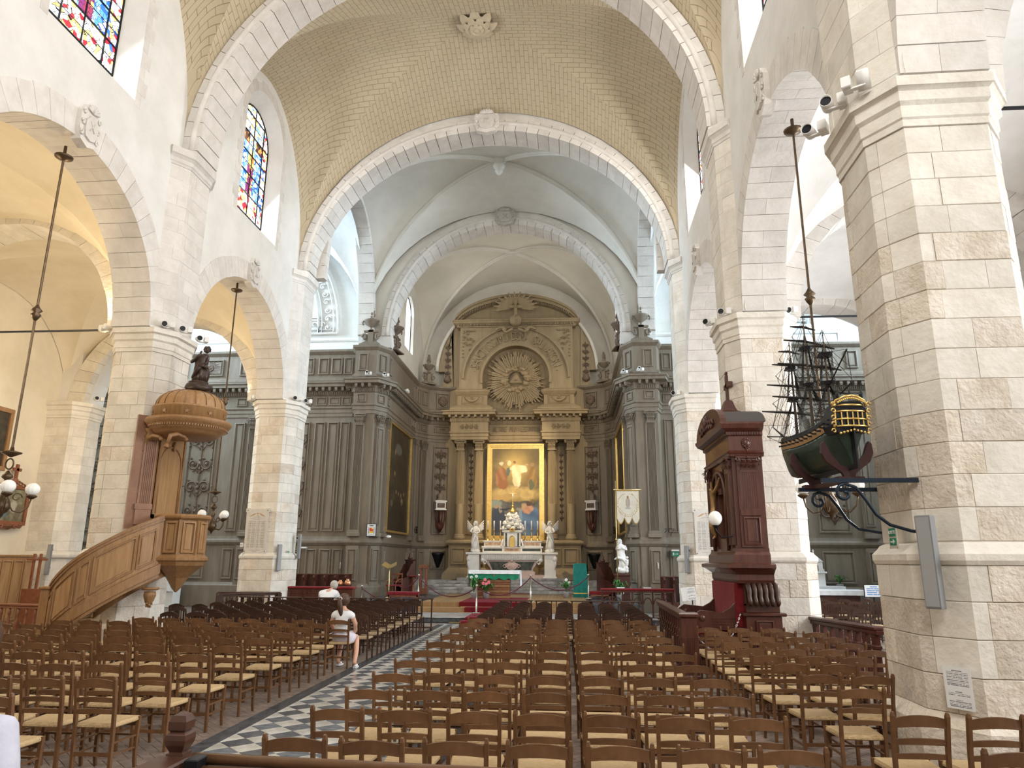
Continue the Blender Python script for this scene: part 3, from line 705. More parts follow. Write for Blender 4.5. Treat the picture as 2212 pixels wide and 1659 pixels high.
def scrollwork(T,cx,z0,z1,w,par,m,name='carved_relief',r=.028,seed=1,turns=None):
    # candelabrum of mirrored scrolls and leaves in low relief on the plane y=0
    b=MB(T); rnd=random.Random(seed); H=z1-z0; n=turns or max(2,int(H/(w*.75))); st=H/n
    b.tube([(cx+.02*sin(i),-.03,z0+H*i/12) for i in range(13)],r,6)
    for i in range(n):
        zc=z0+st*(i+.5)
        for s in (-1,1):
            R=w*.24*(1 if i%2 else .88); P=[]; up=1 if i%2 else -1
            for q in range(22):
                a=q*.42; rr_=R*(1-q/26); P.append((cx+s*(w*.25-rr_*cos(a)),-.035-.002*q,zc+up*rr_*sin(a)))
            b.tube(P,[r*1.1*(1-q/44) for q in range(22)],6)
            b.sphere((cx+s*w*.25,-.05,zc),r*2.1,7,5)
            for q in range(5):
                a=q*1.25+rnd.random(); L=R*.75; px,pz=cx+s*(w*.25-R*cos(a)),zc+up*R*sin(a)
                b.beam((px,-.025,pz),(px-s*L*.6*cos(a+.5),-.05,pz+up*L*.6*sin(a+.5)),r*2.6,r,(0,1,0),r*.4,r*.5)
        for q in range(3): b.sphere((cx,-.045,zc+(q-1)*st*.2),r*(2.2-.4*abs(q-1)),7,5)
        for s in (-1,1): b.beam((cx,-.03,zc-st*.4),(cx+s*w*.2,-.05,zc-st*.12),r*2.4,r,(0,1,0),r*.5,r*.5)
    return b.build(name,m,par,True)
def head_relief(T,cx,z,r,par,m):
    b=MB(T); b.sphere((cx,-.04,z),r,14,10,(1,.5,1.15)); b.sphere((cx,-.04-r*.55,z-r*.05),r*.18,8,6,(.7,1,1.5))
    for s in (-1,1): b.sphere((cx+s*r*.35,-.04-r*.42,z+r*.2),r*.14,6,5)
    for i in range(14):
        a=2*pi*i/14; b.sphere((cx+r*1.05*cos(a),-.04,z+r*1.2*sin(a)),r*.3,7,5)
    for i in range(5): b.sphere((cx+(i-2)*r*.25,-.05-r*.3,z-r*.9-.04*(2-abs(i-2))),r*.24,7,5,(.7,.8,1.5))
    return b.build('carved_head',m,par,True)
def urn(name,label,x,y,z,s=1,rz=0,group=None,m=PANEL):
    t=thing(name,label,'urn',(x,y,z),rz,group)
    MB().sweep([(-.42*s,-.2*s),(.42*s,-.2*s),(.42*s,.2*s),(-.42*s,.2*s)],[(0,0),(.05,0),(.05,.06),(-.12*s,.20*s),(-.16*s,.24*s),(-.16*s,.62*s),(-.10*s,.66*s),(-.10*s,.74*s),(-.3*s,.74*s),(-.3*s,0)],True).build('pedestal',m,t)
    b=MB()
    for sg in (-1,1): b.tube([(sg*s*(.30+.10*cos(a)*(1-a/10)),-.06,s*(.42+.18*sin(a)*(1-a/10))) for a in [i*.6 for i in range(11)]],.05*s,6)
    b.build('scroll_bracket',m,t,True)
    MB().lathe([(.05*s,.74*s),(.13*s,.76*s),(.06*s,.84*s),(.10*s,.90*s),(.26*s,1.02*s),(.31*s,1.14*s),(.36*s,1.18*s),(.36*s,1.22*s),(.30*s,1.25*s),(.14*s,1.30*s),(.09*s,1.36*s),(.12*s,1.40*s),(.08*s,1.44*s),(.10*s,1.48*s)],16).build('vase',m,t,True)
    f=MB(); rnd=random.Random(3)
    for i in range(16):
        a=i*2.4; q=.10*s*(1-i/22); f.sphere((q*cos(a),q*sin(a),s*(1.48+i*.024)),.055*s,6,5,(1,1,1.5))
    f.build('flame_finial',m,t,True); g=MB()
    for sg in (-1,1): g.tube([(sg*.34*s,-.1*s,1.2*s),(sg*.40*s,-.12*s,1.1*s),(sg*.36*s,-.12*s,.98*s)],.03*s,6)
    g.build('hanging_tassel',m,t,True); return t
ENT=[(0,8.25),(.04,8.25),(.04,8.4),(.07,8.42),(.07,8.58),(.12,8.62),(.12,8.68),(.05,8.7),(.05,9.2),(.10,9.22),(.10,9.40),(.12,9.42),(.12,9.52),(.46,9.56),(.46,9.68),(.52,9.72),(.52,9.78),(.10,9.9),(0,9.9)]
ATT=[(0,9.85),(.16,9.9),(.16,10.0),(.06,10.08),(.06,11.15),(.10,11.18),(.20,11.28),(.20,11.38),(.0,11.42)]
DAD=[(0,2.55),(.05,2.57),(.12,2.66),(.14,2.68),(.14,2.76),(.05,2.84),(.03,2.95),(0,2.95)]
PLI=[(0,0),(.16,0),(.16,.86),(.10,.93),(.06,1.0),(0,1.0)]
def joinery(name,label,path,zb,specs,dent=True,skip=(),m=PANEL):
    t=thing(name,label,'panelling',(0,0,0))
    b=MB(); b.sweep(path,[(-.3,zb),(0,zb),(0,11.2),(-.3,11.2)]); b.build('backing',m,t)
    for nm,pr in (('entablature',ENT),('attic',ATT),('dado_moulding',DAD),('skirting',[(o,max(zb,z)) for o,z in PLI])): MB().sweep(path,pr).build(nm,m,t)
    # dentils and modillions along every run
    dm=MB(); mo=MB(); 
    for P,Q in zip(path[:-1],path[1:]):
        L=slen(P,Q); T=segT(P,Q); dm.T=T; mo.T=T; n=int(L/.085)
        for i in range(n): x=(i+.5)*L/n; dm.box(x-.022,x+.022,-.15,-.09,9.24,9.38)
        n=max(1,int(L/.30))
        for i in range(n): x=(i+.5)*L/n; mo.box(x-.06,x+.06,-.42,-.11,9.43,9.55); mo.box(x-.045,x+.045,-.40,-.30,9.38,9.44)
    tag(dm.build('dentils',m,t),kind='stuff'); tag(mo.build('modillions',m,t),kind='stuff')
    for k,sp in enumerate(specs):
        if not sp: continue
        P,Q=path[k],path[k+1]; T=segT(P,Q)
        for e in sp:
            ty,x0,x1=e[:3]
            if ty=='p':       # column of panels
                panel(T,x0,x1,3.15,8.0,t); panel(T,x0,x1,1.12,2.42,t); panel(T@R3(loc=(0,-.05,0)),x0,x1,8.76,9.14,t); panel(T@R3(loc=(0,-.06,0)),x0,x1,10.2,11.0,t)
            elif ty=='f' or ty=='q':     # pilaster, fluted
                w=x1-x0; PSHB=MB(T).ext(flute_poly(x0,x1,.12,7) if ty=='f' else [(x0,.02),(x0,-.12),(x1,-.12),(x1,.02)],3.2,7.72,'z'); PSH=PSHB.build('pilaster_shaft',m,t)
                if ty=='q': panel(T@R3(loc=(0,-.12,0)),x0+.06,x1-.06,3.4,7.6,PSH)
                MB(T).box(x0-.06,x1+.06,-.20,0,2.92,3.10,.02).box(x0-.03,x1+.03,-.16,0,3.10,3.2,.01).build('pilaster_base',m,t)
                capital(MB(T@R3(loc=(0,-.05,0))),(x0+x1)/2,0,7.74,w*.95,.5,.22).build('capital',PANEL,PSH)
                panel(T@R3(loc=(0,-.14,0)),x0,x1,1.12,2.42,t); MB(T).box(x0-.05,x1+.05,-.14,0,zb+.3,2.55).build('pedestal',m,t)
                panel(T@R3(loc=(0,-.05,0)),x0,x1,8.76,9.14,t); panel(T@R3(loc=(0,-.06,0)),x0,x1,10.2,11.0,t)
            elif ty=='c':     # carved panel
                panel(T,x0,x1,3.15,8.0,t); scrollwork(T@R3(loc=(0,-.03,0)),(x0+x1)/2,3.5,7.7,(x1-x0)*.95,t,PANELD,seed=k+int(x0*10),r=.04); panel(T,x0,x1,1.12,2.42,t)
                panel(T@R3(loc=(0,-.05,0)),x0,x1,8.76,9.14,t); scrollwork(T@R3(loc=((x0+x1)/2,-.08,8.95))@Matrix.Rotation(pi/2,4,'Y'),0,-.28,.28,.24,t,PANELD,r=.012,turns=2,name='carved_frieze')
                panel(T@R3(loc=(0,-.06,0)),x0,x1,10.2,11.0,t)
                # monogram in a sunburst on the attic
                b=MB(T@R3(loc=((x0+x1)/2,-.1,10.6)))
                for i in range(26):
                    a=2*pi*i/26; r2=.42 if i%2 else .34; b.beam((.2*cos(a)*1.2,0,.2*sin(a)),(r2*1.25*cos(a),0,r2*sin(a)*.8),.035,.02,(0,1,0),.02,.02)
                for i in range(6): b.tube([(.17*cos(a+i)*cos(a*2),-.02,.17*sin(a+i)) for a in [q*.5 for q in range(8)]],.018,5)
                b.build('carved_sunburst',PANELD,t)
    return t
LP=[(-21.6,30.95),(-6.85,30.8),(-6.65,30.15),(-5.75,30.15),(-5.38,30.8),(-5.38,36.95),(-4.85,37.9),(-3.4,38.5)]
def mir(P): return [(-x,y) for x,y in P][::-1]
L0=slen(LP[0],LP[1])
def Lspec():
    sp=[]; x=L0
    # from the crossing outward: narrow panel, wide panels, carved panel ...
    r=[('p',L0-.55,L0-.12),('p',L0-1.15,L0-.62),('p',L0-1.75,L0-1.25),('c',L0-3.2,L0-1.95),('p',L0-4.0,L0-3.5),('f',L0-4.8,L0-4.3),('p',L0-5.5,L0-5.0),('c',L0-7.6,L0-6.3),('q',L0-8.6,L0-8.1),('p',L0-9.6,L0-8.9),('p',L0-10.6,L0-9.9),('c',L0-12.2,L0-11),('p',L0-13.4,L0-12.6),('p',L0-14.4,L0-13.7)]
    a=slen(LP[2],LP[3]); sp=[r,None,[('f',.12,.55)],[('q',.16,.58)],[('q',.1,.42),('p',5.15,5.5),('f',5.62,5.98)],[('p',.12,.38),('f',.5,.92)],[('e',0,0)]]
    return sp
def mspec(sp,path):
    n=len(path)-1; out=[]
    for k in range(n-1,-1,-1):
        L=slen(path[k],path[k+1]); s=sp[k]
        out.append([(e[0],L-e[2],L-e[1]) for e in s] if s else None)
    return out
SP=Lspec()
JL=joinery('wood_panelling','grey beige painted panelling of the left transept and choir with fluted pilasters and bracketed cornice',LP,0,SP)
JR=joinery('wood_panelling','grey beige painted panelling of the right transept and choir behind the embroidered banner',mir(LP),0,mspec(SP,LP))
# concave ends beside the altarpiece: carved drop, head, console box and dark bracket
for s,J in ((-1,JL),(1,JR)):
    P=(LP[6],LP[7]) if s<0 else ((3.4,38.5),(4.85,37.9)); T=segT(*P); L=slen(*P); c=L/2
    panel(T,c-.42,c+.42,3.3,8.0,J); panel(T,c-.42,c+.42,1.5,2.45,J); panel(T@R3(loc=(0,-.06,0)),c-.35,c+.35,10.1,11.0,J); panel(T@R3(loc=(0,-.05,0)),c-.42,c+.42,8.76,9.14,J)
    scrollwork(T@R3(loc=(0,-.03,0)),c,5.5,7.85,.62,J,PANELD,seed=9,r=.036,turns=4); head_relief(T@R3(loc=(0,-.08,0)),c,10.55,.2,J,PANELD)
    sc=MB(T@R3(loc=(0,-.06,0))); sc.tube([(c+.22*sin(i*.9)*cos(i*.5),-.04,8.95+.05*cos(i)) for i in range(9)],.022,5).build('carved_frieze',PANELD,J,True)
    g=thing('reliquary_console','%s carved dark console holding a small pale reliquary box beside the altarpiece'%('left' if s<0 else 'right'),'console',(T@Vector((c,-.2,0))),atan2(P[1][1]-P[0][1],P[1][0]-P[0][0]))
    MB().box(-.30,.30,-.25,.15,4.55,4.62,.01).box(-.26,.26,-.22,.15,4.62,4.98).box(-.31,.31,-.26,.15,4.98,5.06,.01).build('box',MARBLE,g)
    ringpanel(MB(R3(loc=(0,-.225,0))),-.2,.2,4.68,4.92,sc=.4).build('front_panel',PANELD,g)
    MB().lathe([(.22,5.06),(.24,5.1),(.14,5.2),(.2,5.34),(.12,5.42),(.05,5.5)],10,sy=.7).build('crown',PANEL,g,True)
    b=MB(); 
    for q in (-1,1): b.tube([(q*.27,-.1,4.55),(q*.25,-.1,4.1),(q*.16,-.08,3.7),(q*.05,0,3.45)],[.05,.045,.04,.03],6)
    b.sphere((0,-.02,3.75),.2,10,8,(1,.8,1.4)); b.sphere((0,-.08,4.15),.13,10,8,(1,.9,1.6)); b.tube([(0,-.1,4.5),(0,-.14,4.0),(0,-.05,3.4)],[.12,.10,.05],8); b.build('bracket',MAHOG,g,True)
    h=MB(); h.lathe([(.02,1.55),(.09,1.62),(.2,1.9),(.30,2.2),(.36,2.32),(.33,2.34)],12,a0=pi,a1=2*pi); o=h.build('stone_stoup',BLACK,None,True); o.matrix_world=T@R3(loc=(c,.0,0)); tag(o,'%s black wall bracket below the carved console beside the altar'%('left' if s<0 else 'right'),'bracket')
# ------------------------------------------------------------------ altarpiece
RT=thing('altarpiece','ochre painted altarpiece with four columns, inscribed arch and sunburst of clouds','altarpiece',(0,38.5,0)); G=PANELLIT
K=R3(loc=(0,-38.5,0))
def rb(nm,fn,m=G,sm=False): b=MB(K.copy()); fn(b); return b.build(nm,m,RT,sm)
rb('backing',lambda b:(b.box(-4.0,4.0,38.3,38.8,0,12.3), b.ext([(4.45*cos(pi*i/32),12.3+4.4*sin(pi*i/32)) for i in range(33)],38.3,38.8,'y')))
rb('arched_rim',lambda b:b.tube([(4.5*cos(pi*i/40),38.25,12.3+4.42*sin(pi*i/40)) for i in range(41)],.10,8),CREAM,True)
for s in (-1,1):
    x0,x1=(1.5,3.42) if s>0 else (-3.42,-1.5); xm=(x0+x1)/2
    path=[(x0,38.3),(x0,37.35),(x1,37.35),(x1,38.3)]
    rb('pedestal',lambda b:(b.sweep(path,[(-.9,1.0),(.30,1.0),(.26,1.3),(.04,1.55),(0,1.6),(0,2.72),(.05,2.74),(.14,2.84),(.14,2.92),(.0,3.0),(-.9,3.0)])))
    for a,c_ in ((x0+.12,xm-.06),(xm+.06,x1-.12)): panel(K@R3(loc=(0,37.35,0)),a,c_,1.75,2.6,RT,G)
    for x in (1.95,2.95): 
        b0=len(bpy.data.objects); column(RT,s*x,37.72-38.5,3.0,8.25,.235,G)
    ep=[(o,z) for o,z in ENT]
    rb('entablature_block',lambda b:b.sweep(path,[(-.9,8.25)]+ep[1:-1]+[(-.9,9.9)]))
    dn=MB(K.copy()); md=MB(K.copy())
    for i in range(20): x=x0+(i+.5)*(x1-x0)/20; dn.box(x-.022,x+.022,37.2,37.27,9.24,9.38)
    for i in range(7): x=x0-.25+(i+.5)*(x1-x0+.5)/7; md.box(x-.06,x+.06,36.93,37.24,9.43,9.55)
    tag(dn.build('dentils',G,RT),kind='stuff'); tag(md.build('modillions',G,RT),kind='stuff')
    scrollwork(K@R3(loc=(xm,37.28,8.95))@Matrix.Rotation(pi/2,4,'Y'),0,-.5,.5,.26,RT,G,r=.014,turns=4,name='carved_frieze')
    # carved strip between the two columns
    panel(K@R3(loc=(0,38.28,0)),s*2.45-.22,s*2.45+.22,3.3,8.1,RT,G,sc=.6); scrollwork(K@R3(loc=(0,38.26,0)),s*2.45,4.0,7.7,.2,RT,PANELD,r=.02,turns=11,name='carved_strip')
    # upper pedestal blocks with garlands, then jambs of the arch
    pa=[(s*1.55 if s>0 else -3.2,38.3),(s*1.55 if s>0 else -3.2,37.6),(3.2 if s>0 else -1.55,37.6),(3.2 if s>0 else -1.55,38.3)]
    rb('upper_block',lambda b:b.sweep(pa,[(-.6,9.9),(.35,9.9),(.33,10.0),(.05,10.2),(0,10.22),(0,10.75),(.04,10.78),(.14,10.95),(.14,11.0),(-.1,11.15),(-.6,11.15)]))
    panel(K@R3(loc=(0,37.6,0)),s*2.38-.6,s*2.38+.6,10.27,10.72,RT,G,sc=.5)
    gb=MB(K@R3(loc=(s*2.38,37.55,10.5)))
    gb.tube([(-.36,-.02,.1),(-.24,-.06,-.02),(-.1,-.08,-.10),(.1,-.08,-.10),(.24,-.06,-.02),(.36,-.02,.1)],[.03,.05,.065,.065,.05,.03],7)
    for q in range(8): a=2*pi*q/8; gb.sphere((.07*cos(a),-.05,.09+.07*sin(a)),.03,6,5)
    for q in (-1,1): gb.tube([(q*(.38+.05*cos(a)),-.03,.08+.07*sin(a)) for a in [j*.7 for j in range(8)]],.02,5)
    gb.build('garland',G,RT,True)
    # side wings with carved drops
    sw=MB(K@R3(loc=(s*3.87,38.27,0))); sw.ext([(-.32,11.4),(.32,11.4),(.05*s+.18*-s,14.6),(-.24*s,14.9)],-.03,0,'y').build('side_field',G,RT)
    scrollwork(K@R3(loc=(s*3.88,38.24,0)),0,12.0,13.9,.34,RT,PANELD,r=.022,turns=5,seed=5,name='carved_drop')
    vb=MB(K@R3(loc=(s*3.88,38.2,11.75))); vb.lathe([(.05,-.15),(.2,-.05),(.22,.08),(.12,.2),(.16,.28)],10,sy=.5).build('carved_basket',PANELD,RT,True)
# arch wall with its round opening and framed field
def archring(r0,r1,y0,y1,zc,nm,m=G,a0=0,a1=pi,n=40):
    b=MB(K.copy())
    for i in range(n):
        p,q=a0+(a1-a0)*i/n,a0+(a1-a0)*(i+1)/n
        b.ext([(r0*cos(p),zc+r0*sin(p)),(r1*cos(p),zc+r1*sin(p)),(r1*cos(q),zc+r1*sin(q)),(r0*cos(q),zc+r0*sin(q))],y0,y1,'y')
    return b.build(nm,m,RT)
ZC=11.75
P=[(1.85*cos(pi-pi*i/40),ZC+1.85*sin(pi*i/40)) for i in range(41)]+[(1.85,11.1),(3.15,11.1),(3.15,14.75),(-3.15,14.75),(-3.15,11.1),(-1.85,11.1)]
rb('arch_wall',lambda b:b.ext(P,37.8,38.35,'y'))
archring(1.84,1.98,37.66,37.85,ZC,'inner_archivolt',a0=-.15,a1=pi+.15); archring(2.88,3.0,37.68,37.85,ZC,'outer_archivolt',a0=0,a1=pi)
for s in (-1,1):
    # spandrel carving
    b=MB(K@R3(loc=(0,37.78,0)))
    for i in range(11):
        cx,cz=s*(2.9-.16*(i%4)),14.45-.2*(i//2)*.8-.13*(i%4)
        if hypot(cx,cz-ZC)<3.05: continue
        b.tube([(cx+.09*cos(a)*(1-a/9),-.03,cz+.09*sin(a)*(1-a/9)) for a in [j*.8 for j in range(9)]],.022,5)
    for i in range(7): b.sphere((s*(2.95-.1*i),-.02,14.5),.05,6,5)
    for i in range(8): b.sphere((s*2.98,-.02,14.4-.2*i),.05,6,5)
    b.build('spandrel_carving',G,RT,True)
# raised lettering round the arch and on the frieze
TX='.SANCTISSIMO DOM. SALVATORI.'; n=len(TX)
LM={}
for i,ch in enumerate(TX):
    if ch==' ': continue
    a=pi-.13-(pi-.26)*(i+.5)/n
    if ch not in LM: LM[ch]=text_mesh(ch,.74,.06,G)
    o=mobj('letter',LM[ch],RT); R=2.17 if ch!='.' else 2.3
    M=Matrix.Translation((R*cos(a),37.78-38.5,ZC+R*sin(a)))@Matrix.Rotation(-(a-pi/2),4,'Y')@Matrix.Rotation(pi/2,4,'X')@Matrix.Diagonal((.62,1,1,1)); o.matrix_local=M
tx2='ALTARE PRIVILEGIATUM'
for i,ch in enumerate(tx2):
    if ch==' ': continue
    k='s'+ch
    if k not in LM: LM[k]=text_mesh(ch,.40,.035,G)
    o=mobj('letter',LM[k],RT); o.matrix_local=Matrix.Translation((-1.25+2.5*(i+.5)/len(tx2),38.11-38.5,8.82))@Matrix.Rotation(pi/2,4,'X')@Matrix.Diagonal((.5,1,1,1))
rb('frieze',lambda b:(b.sweep([(-1.45,38.2),(1.45,38.2)],[(-.1,8.25)]+[(o*.9,z) for o,z in ENT[1:-1]]+[(-.1,9.9)])))
ds=MB(K.copy()); ms=MB(K.copy())
for i in range(30): x=-1.4+(i+.5)*2.8/30; ds.box(x-.022,x+.022,38.05,38.12,9.24,9.38)
for i in range(9): x=-1.4+(i+.5)*2.8/9; ms.box(x-.06,x+.06,37.8,38.1,9.43,9.55)
tag(ds.build('dentils',G,RT),kind='stuff'); tag(ms.build('modillions',G,RT),kind='stuff')
# sunburst: tapered rays of uneven length, ring of clouds and cherubs, triangle
rnd=random.Random(5); 
for i in range(64):
    a=2*pi*i/64+rnd.uniform(-.02,.02); r2=rnd.uniform(1.35,1.80); 
    if sin(a)<-.5: r2=rnd.uniform(1.5,2.0)
    b=MB(K@R3(loc=(0,38.2,ZC)))
    for q in range(3): aa=a+(q-1)*.034; L=r2*(1-.12*abs(q-1)-rnd.random()*.08); b.beam((.45*cos(aa),-.06-.03*q,.45*sin(aa)),(L*cos(aa),-.13-.03*q,L*sin(aa)),.03,.08,(0,1,0),.062,.09)
    b.build('ray',G,RT)
for i in range(12):
    a=2*pi*i/12+.1; b=MB(K@R3(loc=(.62*cos(a),38.05,ZC+.62*sin(a)))); 
    for q in range(4): b.sphere((rnd.uniform(-.1,.1),rnd.uniform(-.04,.02),rnd.uniform(-.08,.08)),rnd.uniform(.1,.17),9,7,(1.2,.8,.9))
    b.build('cloud',G,RT,True)
for i,a in enumerate((.9,2.5,-.1,3.6,-1.1,1.6)):
    b=MB(K@R3(loc=(.66*cos(a),37.9,ZC+.66*sin(a)))); b.sphere((0,0,0),.085,9,7,(1,1,1.15))
    for s in (-1,1): b.beam((s*.05,0,-.02),(s*.2,-.02,.06),.08,.02,(0,1,0),.03,.02)
    b.build('cherub_head',G,RT,True)
b=MB(K@R3(loc=(0,37.92,ZC-.02)))
b.ext([(-.36,-.22),(.36,-.22),(0,.36)],-.02,.04,'y').build('triangle',G,RT)
MB(K@R3(loc=(0,37.9,ZC-.02))).tube([(-.36,-.03,-.22),(.36,-.03,-.22),(0,-.03,.36)],.022,5,closed=True).build('triangle_rim',G,RT)
text_on('letter','nin',.17,.012,PANELD,Matrix.Translation((0,37.85-38.5,ZC-.14))@Matrix.Rotation(pi/2,4,'X'),RT)
# upper cornice, curved pediment with the cross and rays
rb('upper_cornice',lambda b:b.sweep([(-3.3,38.3),(-3.3,37.75),(3.3,37.75),(3.3,38.3)],[(-.5,14.72),(.03,14.72),(.05,14.85),(.22,14.92),(.22,15.0),(.28,15.04),(.28,15.1),(-.5,15.15)]))
dd=MB(K.copy())
for i in range(80): x=-3.25+6.5*(i+.5)/80; dd.box(x-.022,x+.022,37.6,37.72,14.78,14.88)
tag(dd.build('dentils',G,RT),kind='stuff')
pn=36
def ped(x,d=0): return 15.1+(1.52-d)*(1-(x/3.5)**2)**.62 if abs(x)<3.5 else 15.1
b=MB(K.copy())
for (d0,d1,y0) in ((0,.14,37.55),(.14,.30,37.68),(.30,.42,37.85)):
    for i in range(pn):
        xa,xb=-3.5+7*i/pn,-3.5+7*(i+1)/pn; b.ext([(xa,max(15.1,ped(xa)-d0)),(xb,max(15.1,ped(xb)-d0)),(xb,max(15.08,ped(xb)-d1)),(xa,max(15.08,ped(xa)-d1))],y0,38.3,'y')
b.build('curved_pediment',G,RT)
dd=MB(K.copy())
for i in range(64):
    x=-3.0+6.0*(i+.5)/64; z=ped(x)-.36; dd.box(x-.02,x+.02,37.72,37.86,z-.05,z+.06)
tag(dd.build('dentils',G,RT),kind='stuff')
rb('pediment_field',lambda b:b.ext([(-3.4+6.8*i/24,max(15.1,ped(-3.4+6.8*i/24)-.3)) for i in range(25)]+[(3.4,15.1),(-3.4,15.1)],38.1,38.3,'y'))
rb('cross',lambda b:(b.box(-.09,.09,37.4,37.5,15.05,16.25,.01),b.box(-.38,.38,37.4,37.5,15.72,15.9,.01),b.sphere((0,37.4,15.81),.09,8,6)))
for i in range(26):
    a=-.12+(pi+.24)*i/25; r2=1.15 if i%2 else .9; b=MB(K@R3(loc=(0,37.47,15.72)))
    for q in (-1,0,1): b.beam((.3*cos(a),0,.3*sin(a)),(r2*(1-.15*abs(q))*cos(a+q*.04)*1.1,0,r2*(1-.15*abs(q))*sin(a+q*.04)*.85),.03,.05,(0,1,0),.07,.06)
    b.build('ray',G,RT)
rb('orb',lambda b:(b.sphere((0,37.35,14.95),.33,18,12),b.tube([(.2*sin(i*.7)*(1-i/12),37.02,14.75+.05*i) for i in range(10)],.03,6)),G,True)
rb('scroll_cradle',lambda b:[b.tube([(s*(1.0-.1*q+.1*cos(q)),37.45,14.45+.03*q+.09*sin(q*1.1)) if q<5 else (s*(.75-.12*(q-5)),37.4,14.3+.07*abs(q-7)) for q in range(11)],.07,7) for s in (-1,1)],G,True)
# ------------------------------------------------------------------ urns on the panelling
k_=0
for s,n in ((-1,'left'),(1,'right')):
    urn('carved_urn','carved urn with flame on the %s choir corner, above the cornice, facing the nave'%n,s*6.1,30.3,11.4,1.0)
    urn('carved_urn','dark carved urn seen side-on at the %s corner of the choir'%n,s*5.2,31.35,11.4,1.0,rz=-s*pi/2*.9,m=PANELD)
    urn('carved_urn','small carved urn at the %s end of the choir panelling beside the altarpiece'%n,s*4.85,37.6,11.4,.9,rz=-s*.7)
# ------------------------------------------------------------------ relief lunettes on the transept walls
for s,n in ((-1,'left'),(1,'right')):
    t=thing('plaster_lunette','tall white plaster relief framed by an arch on the %s transept wall'%n,'relief',(s*10.9,31.33,12.4))
    def ell(r,o=0): return [((2.9-r)*cos(pi*i/32),(4.7-r)*sin(pi*i/32)) for i in range(33)]
    for r,d in ((0,.10),(.22,.05),(.78,.06),(.95,.08)):
        P=[(x,-d,z) for x,z in ell(r)]; P+= [(-(2.9-r),-d,r*.9-.05),((2.9-r),-d,r*.9-.05)]; MB().tube(P,.06 if r in (0,.95) else .035,6,closed=True).build('frame_moulding',MARBLE,t,True)
    b=MB()
    for i in range(30):
        a=pi*(i+.5)/30; cx,cz=2.4*cos(a),4.2*sin(a)+.05; q=1 if i%2 else -1
        b.tube([(cx+.17*cos(u*q+a)*(1-u/8),-.05,cz+.17*sin(u*q+a)*(1-u/8)) for u in [j*.7 for j in range(9)]],.035,5)
        b.sphere((cx,-.05,cz),.06,6,5)
    for i in range(13):
        cx=-2.1+4.2*i/12; b.tube([(cx+.15*cos(u)*(1-u/8),-.05,.42+.15*sin(u)*(1-u/8)) for u in [j*.7 for j in range(9)]],.035,5)
    b.build('scroll_border',MARBLE,t,True)
    c=MB()
    for i in range(26):
        a=2*pi*i/26; c.beam((.25*cos(a),-.03,2.4+.25*sin(a)),((.9 if i%2 else .7)*cos(a),-.04,2.4+(1.1 if i%2 else .8)*sin(a)),.05,.03,(0,1,0),.03,.02)
    for i in range(14): c.sphere((.9*cos(i*2.1),-.03,1.3+.5*sin(i*1.7)),.16,8,6,(1.3,.5,.8))
    for q in (-1,1): c.tube([(q*1.2,-.05,.9),(q*.2,-.07,1.5),(q*-.6,-.05,2.0)],.06,6)
    c.build('central_relief',MARBLE,t,True)
    MB().sweep([(-4,0),(4.6,0)] if s<0 else [(-4.6,0),(4,0)],[(0,-.45),(.1,-.45),(.14,-.38),(.14,-.3),(.05,-.25),(.05,-.9),(0,-.9)]).build('string_course',MARBLE,t)
# ------------------------------------------------------------------ skinned figures
def skinmesh(name,V,Ed,R,mt,sub=1,root=0):
    me=bpy.data.meshes.new(name); me.from_pydata([tuple(v) for v in V],Ed,[]); o=bpy.data.objects.new(name,me); C.objects.link(o)
    sm=o.modifiers.new('s','SKIN'); sm.use_smooth_shade=True
    for i,r in enumerate(R):
        q=r if isinstance(r,(tuple,list)) else (r,r); me.skin_vertices[0].data[i].radius=q
    me.skin_vertices[0].data[root].use_root=True
    s2=o.modifiers.new('u','SUBSURF'); s2.levels=sub
    dg=bpy.context.evaluated_depsgraph_get(); dg.update(); m2=bpy.data.meshes.new_from_object(o.evaluated_get(dg)); bpy.data.objects.remove(o)
    m2.materials.clear(); m2.materials.append(mt); m2.polygons.foreach_set('use_smooth',[True]*len(m2.polygons)); m2.name=name; return m2
def robe(b,rings,n=28,folds=9,amp=.10,seed=0,tw=.5):
    # draped cloth: rings of (x,y,z,rx,ry)
    vs=[];fs=[]; m=len(rings)
    for j,(x,y,z,rx,ry) in enumerate(rings):
        k=j/(m-1)
        for i in range(n):
            a=2*pi*i/n; f=1+amp*(1-k*.75)*sin(folds*a+seed+tw*k*6)+amp*.5*(1-k)*sin(4*a+seed*2+k*3); vs.append((x+rx*f*cos(a),y+ry*f*sin(a),z))
    for j in range(m-1):
        for i in range(n): fs.append((j*n+i,j*n+(i+1)%n,(j+1)*n+(i+1)%n,(j+1)*n+i))
    fs+=[tuple(range(n-1,-1,-1)),tuple((m-1)*n+i for i in range(n))]; return b.add(vs,fs)
